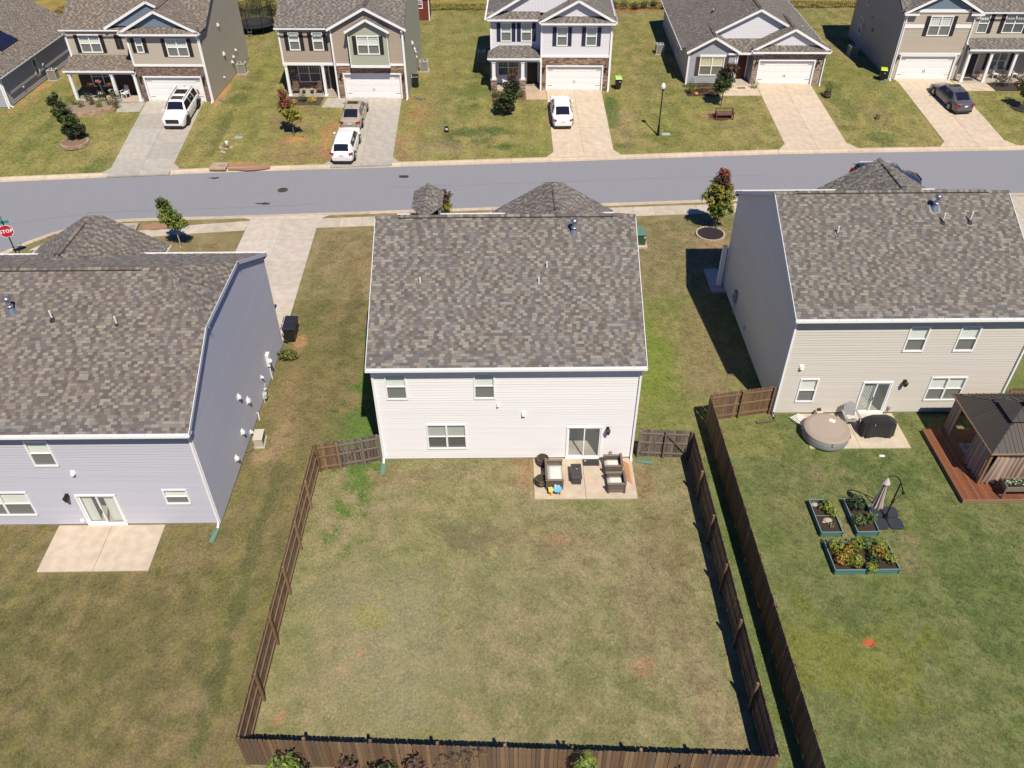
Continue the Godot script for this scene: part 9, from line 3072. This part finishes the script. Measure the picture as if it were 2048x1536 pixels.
	# utility boxes in the grass
	for q in [[-16.3, -37.65, 0.7, 0.42, "pale green utility lid in the clay lawn", Color(0.25, 0.34, 0.30)], [19.55, -38.1, 0.75, 0.42, "pale green utility lid at the foot of the lamp post", Color(0.30, 0.38, 0.34)], [38.2, -40.55, 0.3, 0.25, "small brown utility post on the lawn before the tan house", Color(0.14, 0.10, 0.06)]]:
		o = thing("utility_box", q[4], "utility box", on(q[0], q[1]), rf(-0.1, 0.1), "utility lids in the lawns")
		var hh := 0.05 if q[2] > 0.5 else 0.42
		st = Mesher.new()
		st.taper(Vector3.ZERO, Vector2(q[2], q[3]), Vector2(q[2] * 0.95, q[3] * 0.93), hh, q[5])
		put(o, "case", st, "plastic")
		st = Mesher.new()
		st.taper(Vector3(0, hh, 0), Vector2(q[2] * 0.9, q[3] * 0.86), Vector2(q[2] * 0.85, q[3] * 0.8), 0.03, q[5] * 1.1)
		put(o, "lid", st, "plastic")
	st = Mesher.new()
	st.tube([on(38.4, -39.3), on(38.55, -39.4, 0.75)], [0.022], 6, Color(0.10, 0.07, 0.05))
	tag(put(self, "marker_stake", st, "wood"), "thin brown stake in the lawn before the tan house", "stake")
	o = thing("meter_lid", "black water meter box on the lawn left of the white far house", "utility box", on(1.05, -38.6), 0.1)
	st = Mesher.new()
	st.taper(Vector3.ZERO, Vector2(0.36, 0.4), Vector2(0.32, 0.36), 0.42, Color(0.018, 0.018, 0.02))
	put(o, "case", st, "plastic")
	st = Mesher.new()
	st.box(Vector3(0, 0.3, 0.19), Vector3(0.2, 0.14, 0.02), Color(0.6, 0.6, 0.6), Basis(Vector3.RIGHT, -0.05))
	put(o, "label_plate", st, "paint")
	# stones with a pipe by the kerb
	for k in 9:
		st = Mesher.new()
		var s := rf(0.08, 0.17)
		st.lathe(Vector3.ZERO, [Vector2(s * 0.9, 0), Vector2(s, s * 0.35), Vector2(s * 0.6, s * 0.7), Vector2(0, s * 0.8)], 7, vary(Color(0.42, 0.34, 0.26), 0.2), Basis(Vector3.UP, rf(0, 3)))
		var rk := put(self, "garden_stone", st, "masonry")
		rk.position = on(-16.95 + rf(-0.5, 0.5), -35.7 + rf(-0.45, 0.45))
		tag(rk, ["tan", "pale", "flat", "small", "round", "brownish", "angular", "low", "larger"][k] + " stone in the little rock patch by the far kerb", "stone", "stones in the rock patch")
	st = Mesher.new()
	st.tube([Vector3.ZERO, Vector3(0, 0.35, 0)], [0.1], 12, WHITE)
	st.lathe(Vector3(0, 0.35, 0), [Vector2(0.12, 0), Vector2(0.12, 0.06), Vector2(0, 0.07)], 12, WHITE)
	var cl := put(self, "cleanout_pipe", st, "paint")
	cl.position = on(-16.95, -36.3)
	tag(cl, "white capped pipe standing in the little rock patch", "pipe")
	# splash guards of far downspouts
	for q in [[-19.4, -44.15, 0.9, "splash block at the corner of the beige house"], [-2.0, -44.55, 1.0, "splash block at the corner of the taupe house"], [41.2, -47.9, -0.8, "splash block at the corner of the tan house"]]:
		splash_block(on(q[0], q[1]), q[2], q[3])
	# porch furniture of the beige house
	o = thing("bistro_table", "round glass-topped table on the beige porch", "table", Vector3(-29.05, 1.27, -44.85))
	st = Mesher.new()
	st.lathe(Vector3(0, 0.7, 0), [Vector2(0.0, 0), Vector2(0.36, 0), Vector2(0.38, 0.015), Vector2(0.36, 0.03), Vector2(0, 0.03)], 20, Color(0.35, 0.4, 0.42))
	put(o, "top", st, "plastic")
	for k in 3:
		st = Mesher.new()
		var a := TAU * k / 3
		st.tube([Vector3(cos(a) * 0.3, 0, sin(a) * 0.3), Vector3(cos(a) * 0.1, 0.7, sin(a) * 0.1)], [0.015], 6, blk)
		put(o, "leg", st, "dark_metal")
	porch_chair("black chair with white cushion left on the beige porch", Vector3(-30.2, 1.27, -45.0), 0.3, Color(0.02, 0.02, 0.022), Color(0.7, 0.7, 0.72), "porch chairs of the beige house")
	porch_chair("white chair right of the table on the beige porch", Vector3(-28.0, 1.27, -44.85), -0.4, Color(0.6, 0.6, 0.62), Color(0.7, 0.7, 0.7), "porch chairs of the beige house")
	o = thing("flower_stand", "tall tilted flower stand with pink bloom on the beige porch", "flower stand", Vector3(-29.55, 1.27, -44.15))
	st = Mesher.new()
	st.tube([Vector3(0.1, 0, 0.1), Vector3(-0.25, 1.55, -0.2)], [0.07, 0.055], 8, Color(0.05, 0.06, 0.035))
	put(o, "stand", st, "matte")
	st = Mesher.new()
	leaf_blob(st, Vector3(-0.3, 1.68, -0.2), Vector3(0.3, 0.14, 0.2), 90, 0.06, [Color(0.62, 0.18, 0.20), Color(0.65, 0.4, 0.42)])
	put(o, "bloom", st, "leaves")
	for q in [[-30.55, -44.25, "left hanging basket of orange flowers on the beige porch"], [-28.85, -44.25, "right hanging basket of orange flowers on the beige porch"]]:
		o = thing("hanging_basket", q[2], "hanging basket", Vector3(q[0], 2.65, q[1]), 0.0, "hanging baskets")
		st = Mesher.new()
		st.lathe(Vector3.ZERO, [Vector2(0.02, -0.18), Vector2(0.16, -0.05), Vector2(0.2, 0.05)], 12, Color(0.10, 0.06, 0.04))
		put(o, "pot", st, "matte")
		st = Mesher.new()
		leaf_blob(st, Vector3(0, 0.06, 0), Vector3(0.3, 0.14, 0.28), 130, 0.05, [Color(0.40, 0.15, 0.04), Color(0.26, 0.10, 0.03), Color(0.1, 0.1, 0.03)])
		put(o, "flowers", st, "leaves")
		st = Mesher.new()
		for a in [0.0, 2.1, 4.2]:
			st.tube([Vector3(cos(a) * 0.19, 0.05, sin(a) * 0.19), Vector3(0, 1.0, 0)], [0.006], 4, blk)
		put(o, "chain", st, "dark_metal")
	# porch of the taupe house
	porch_chair("brown rocking chair left on the taupe porch", Vector3(-12.85, 1.27, -45.55), 0.1, Color(0.13, 0.085, 0.065), Color(0.14, 0.09, 0.07), "porch chairs of the taupe house")
	porch_chair("brown rocking chair right on the taupe porch", Vector3(-10.7, 1.27, -45.6), -0.1, Color(0.13, 0.085, 0.065), Color(0.14, 0.09, 0.07), "porch chairs of the taupe house")
	for q in [[-12.15, "left dark urn with white flowers on the taupe porch"], [-11.4, "right dark urn with white flowers on the taupe porch"]]:
		o = thing("flower_urn", q[1], "flower pot", Vector3(q[0], 1.26, -45.4), 0.0, "urns of white flowers")
		st = Mesher.new()
		st.lathe(Vector3.ZERO, [Vector2(0.1, 0), Vector2(0.09, 0.06), Vector2(0.17, 0.34), Vector2(0.18, 0.4)], 12, Color(0.05, 0.025, 0.022))
		put(o, "pot", st, "plastic")
		st = Mesher.new()
		leaf_blob(st, Vector3(0, 0.46, 0), Vector3(0.22, 0.13, 0.2), 130, 0.045, [Color(0.68, 0.66, 0.58), Color(0.6, 0.58, 0.5), Color(0.2, 0.22, 0.12)])
		put(o, "flowers", st, "leaves")
	# porch of the white house and others
	porch_chair("white rocking chair on the porch of the white far house", Vector3(6.1, 1.24, -46.9), 0.4, Color(0.66, 0.66, 0.68), Color(0.68, 0.68, 0.7), "")
	st = Mesher.new()
	st.box(Vector3.ZERO, Vector3(0.75, 0.02, 0.45), Color(0.05, 0.035, 0.03))
	for k in 5:
		st.box(Vector3(0, 0.012, -0.15 + k * 0.075), Vector3(0.55, 0.01, 0.035), Color(0.28, 0.2, 0.16))
	var mt := put(self, "doormat", st, "cloth")
	mt.position = on(27.6, -46.45, 0.035)
	tag(mt, "brown framed doormat on the path of the grey house", "doormat")
	st = Mesher.new()
	st.box(Vector3.ZERO, Vector3(0.9, 0.02, 0.6), Color(0.05, 0.05, 0.055))
	mt = put(self, "doormat", st, "cloth")
	mt.position = Vector3(49.0, 1.275, -48.0)
	tag(mt, "dark doormat at the white-framed door of the tan house", "doormat")
	porch_chair("first white chair on the tan porch", Vector3(51.6, 1.26, -48.3), 0.0, Color(0.62, 0.61, 0.6), Color(0.65, 0.64, 0.62), "chairs on the tan porch")
	porch_chair("second white chair on the tan porch", Vector3(53.4, 1.26, -48.3), 0.0, Color(0.62, 0.61, 0.6), Color(0.65, 0.64, 0.62), "chairs on the tan porch")
	shrub("potted_flowers", "red flowers in a pale pot beside the tan house door", Vector3(49.9, 1.26, -48.2), Vector3(0.26, 0.42, 0.24), 170, 0.05, [Color(0.38, 0.08, 0.04), Color(0.26, 0.07, 0.04), Color(0.1, 0.1, 0.04)], "", "flower")
	shrub("potted_flowers", "dry brown plant between the white chairs of the tan porch", Vector3(52.5, 1.26, -48.1), Vector3(0.4, 0.4, 0.3), 180, 0.05, [Color(0.12, 0.08, 0.06), Color(0.2, 0.14, 0.1)], "", "flower")

func porch_chair(label: String, at: Vector3, turn: float, frame: Color, seat: Color, group: String) -> void:
	var o := thing("porch_chair", label, "chair", at, turn, group)
	for k in 5:
		var st := Mesher.new()
		st.bar(Vector3(-0.2 + k * 0.1, 0.42, -0.22), Vector3(-0.2 + k * 0.1, 1.02, -0.36), 0.075, 0.02, frame, Vector3(0, 0, 1))
		put(o, "back_slat", st, "paint")
	var st := Mesher.new()
	st.box(Vector3(0, 0.42, 0.0), Vector3(0.52, 0.06, 0.5), seat)
	put(o, "seat", st, "paint")
	for s in [-1, 1]:
		st = Mesher.new()
		st.box(Vector3(s * 0.28, 0.64, 0.0), Vector3(0.08, 0.03, 0.55), frame)
		put(o, "armrest", st, "paint")
		for z in [-0.22, 0.22]:
			st = Mesher.new()
			st.box(Vector3(s * 0.27, 0.32, z), Vector3(0.05, 0.64, 0.05), frame)
			put(o, "leg", st, "paint")
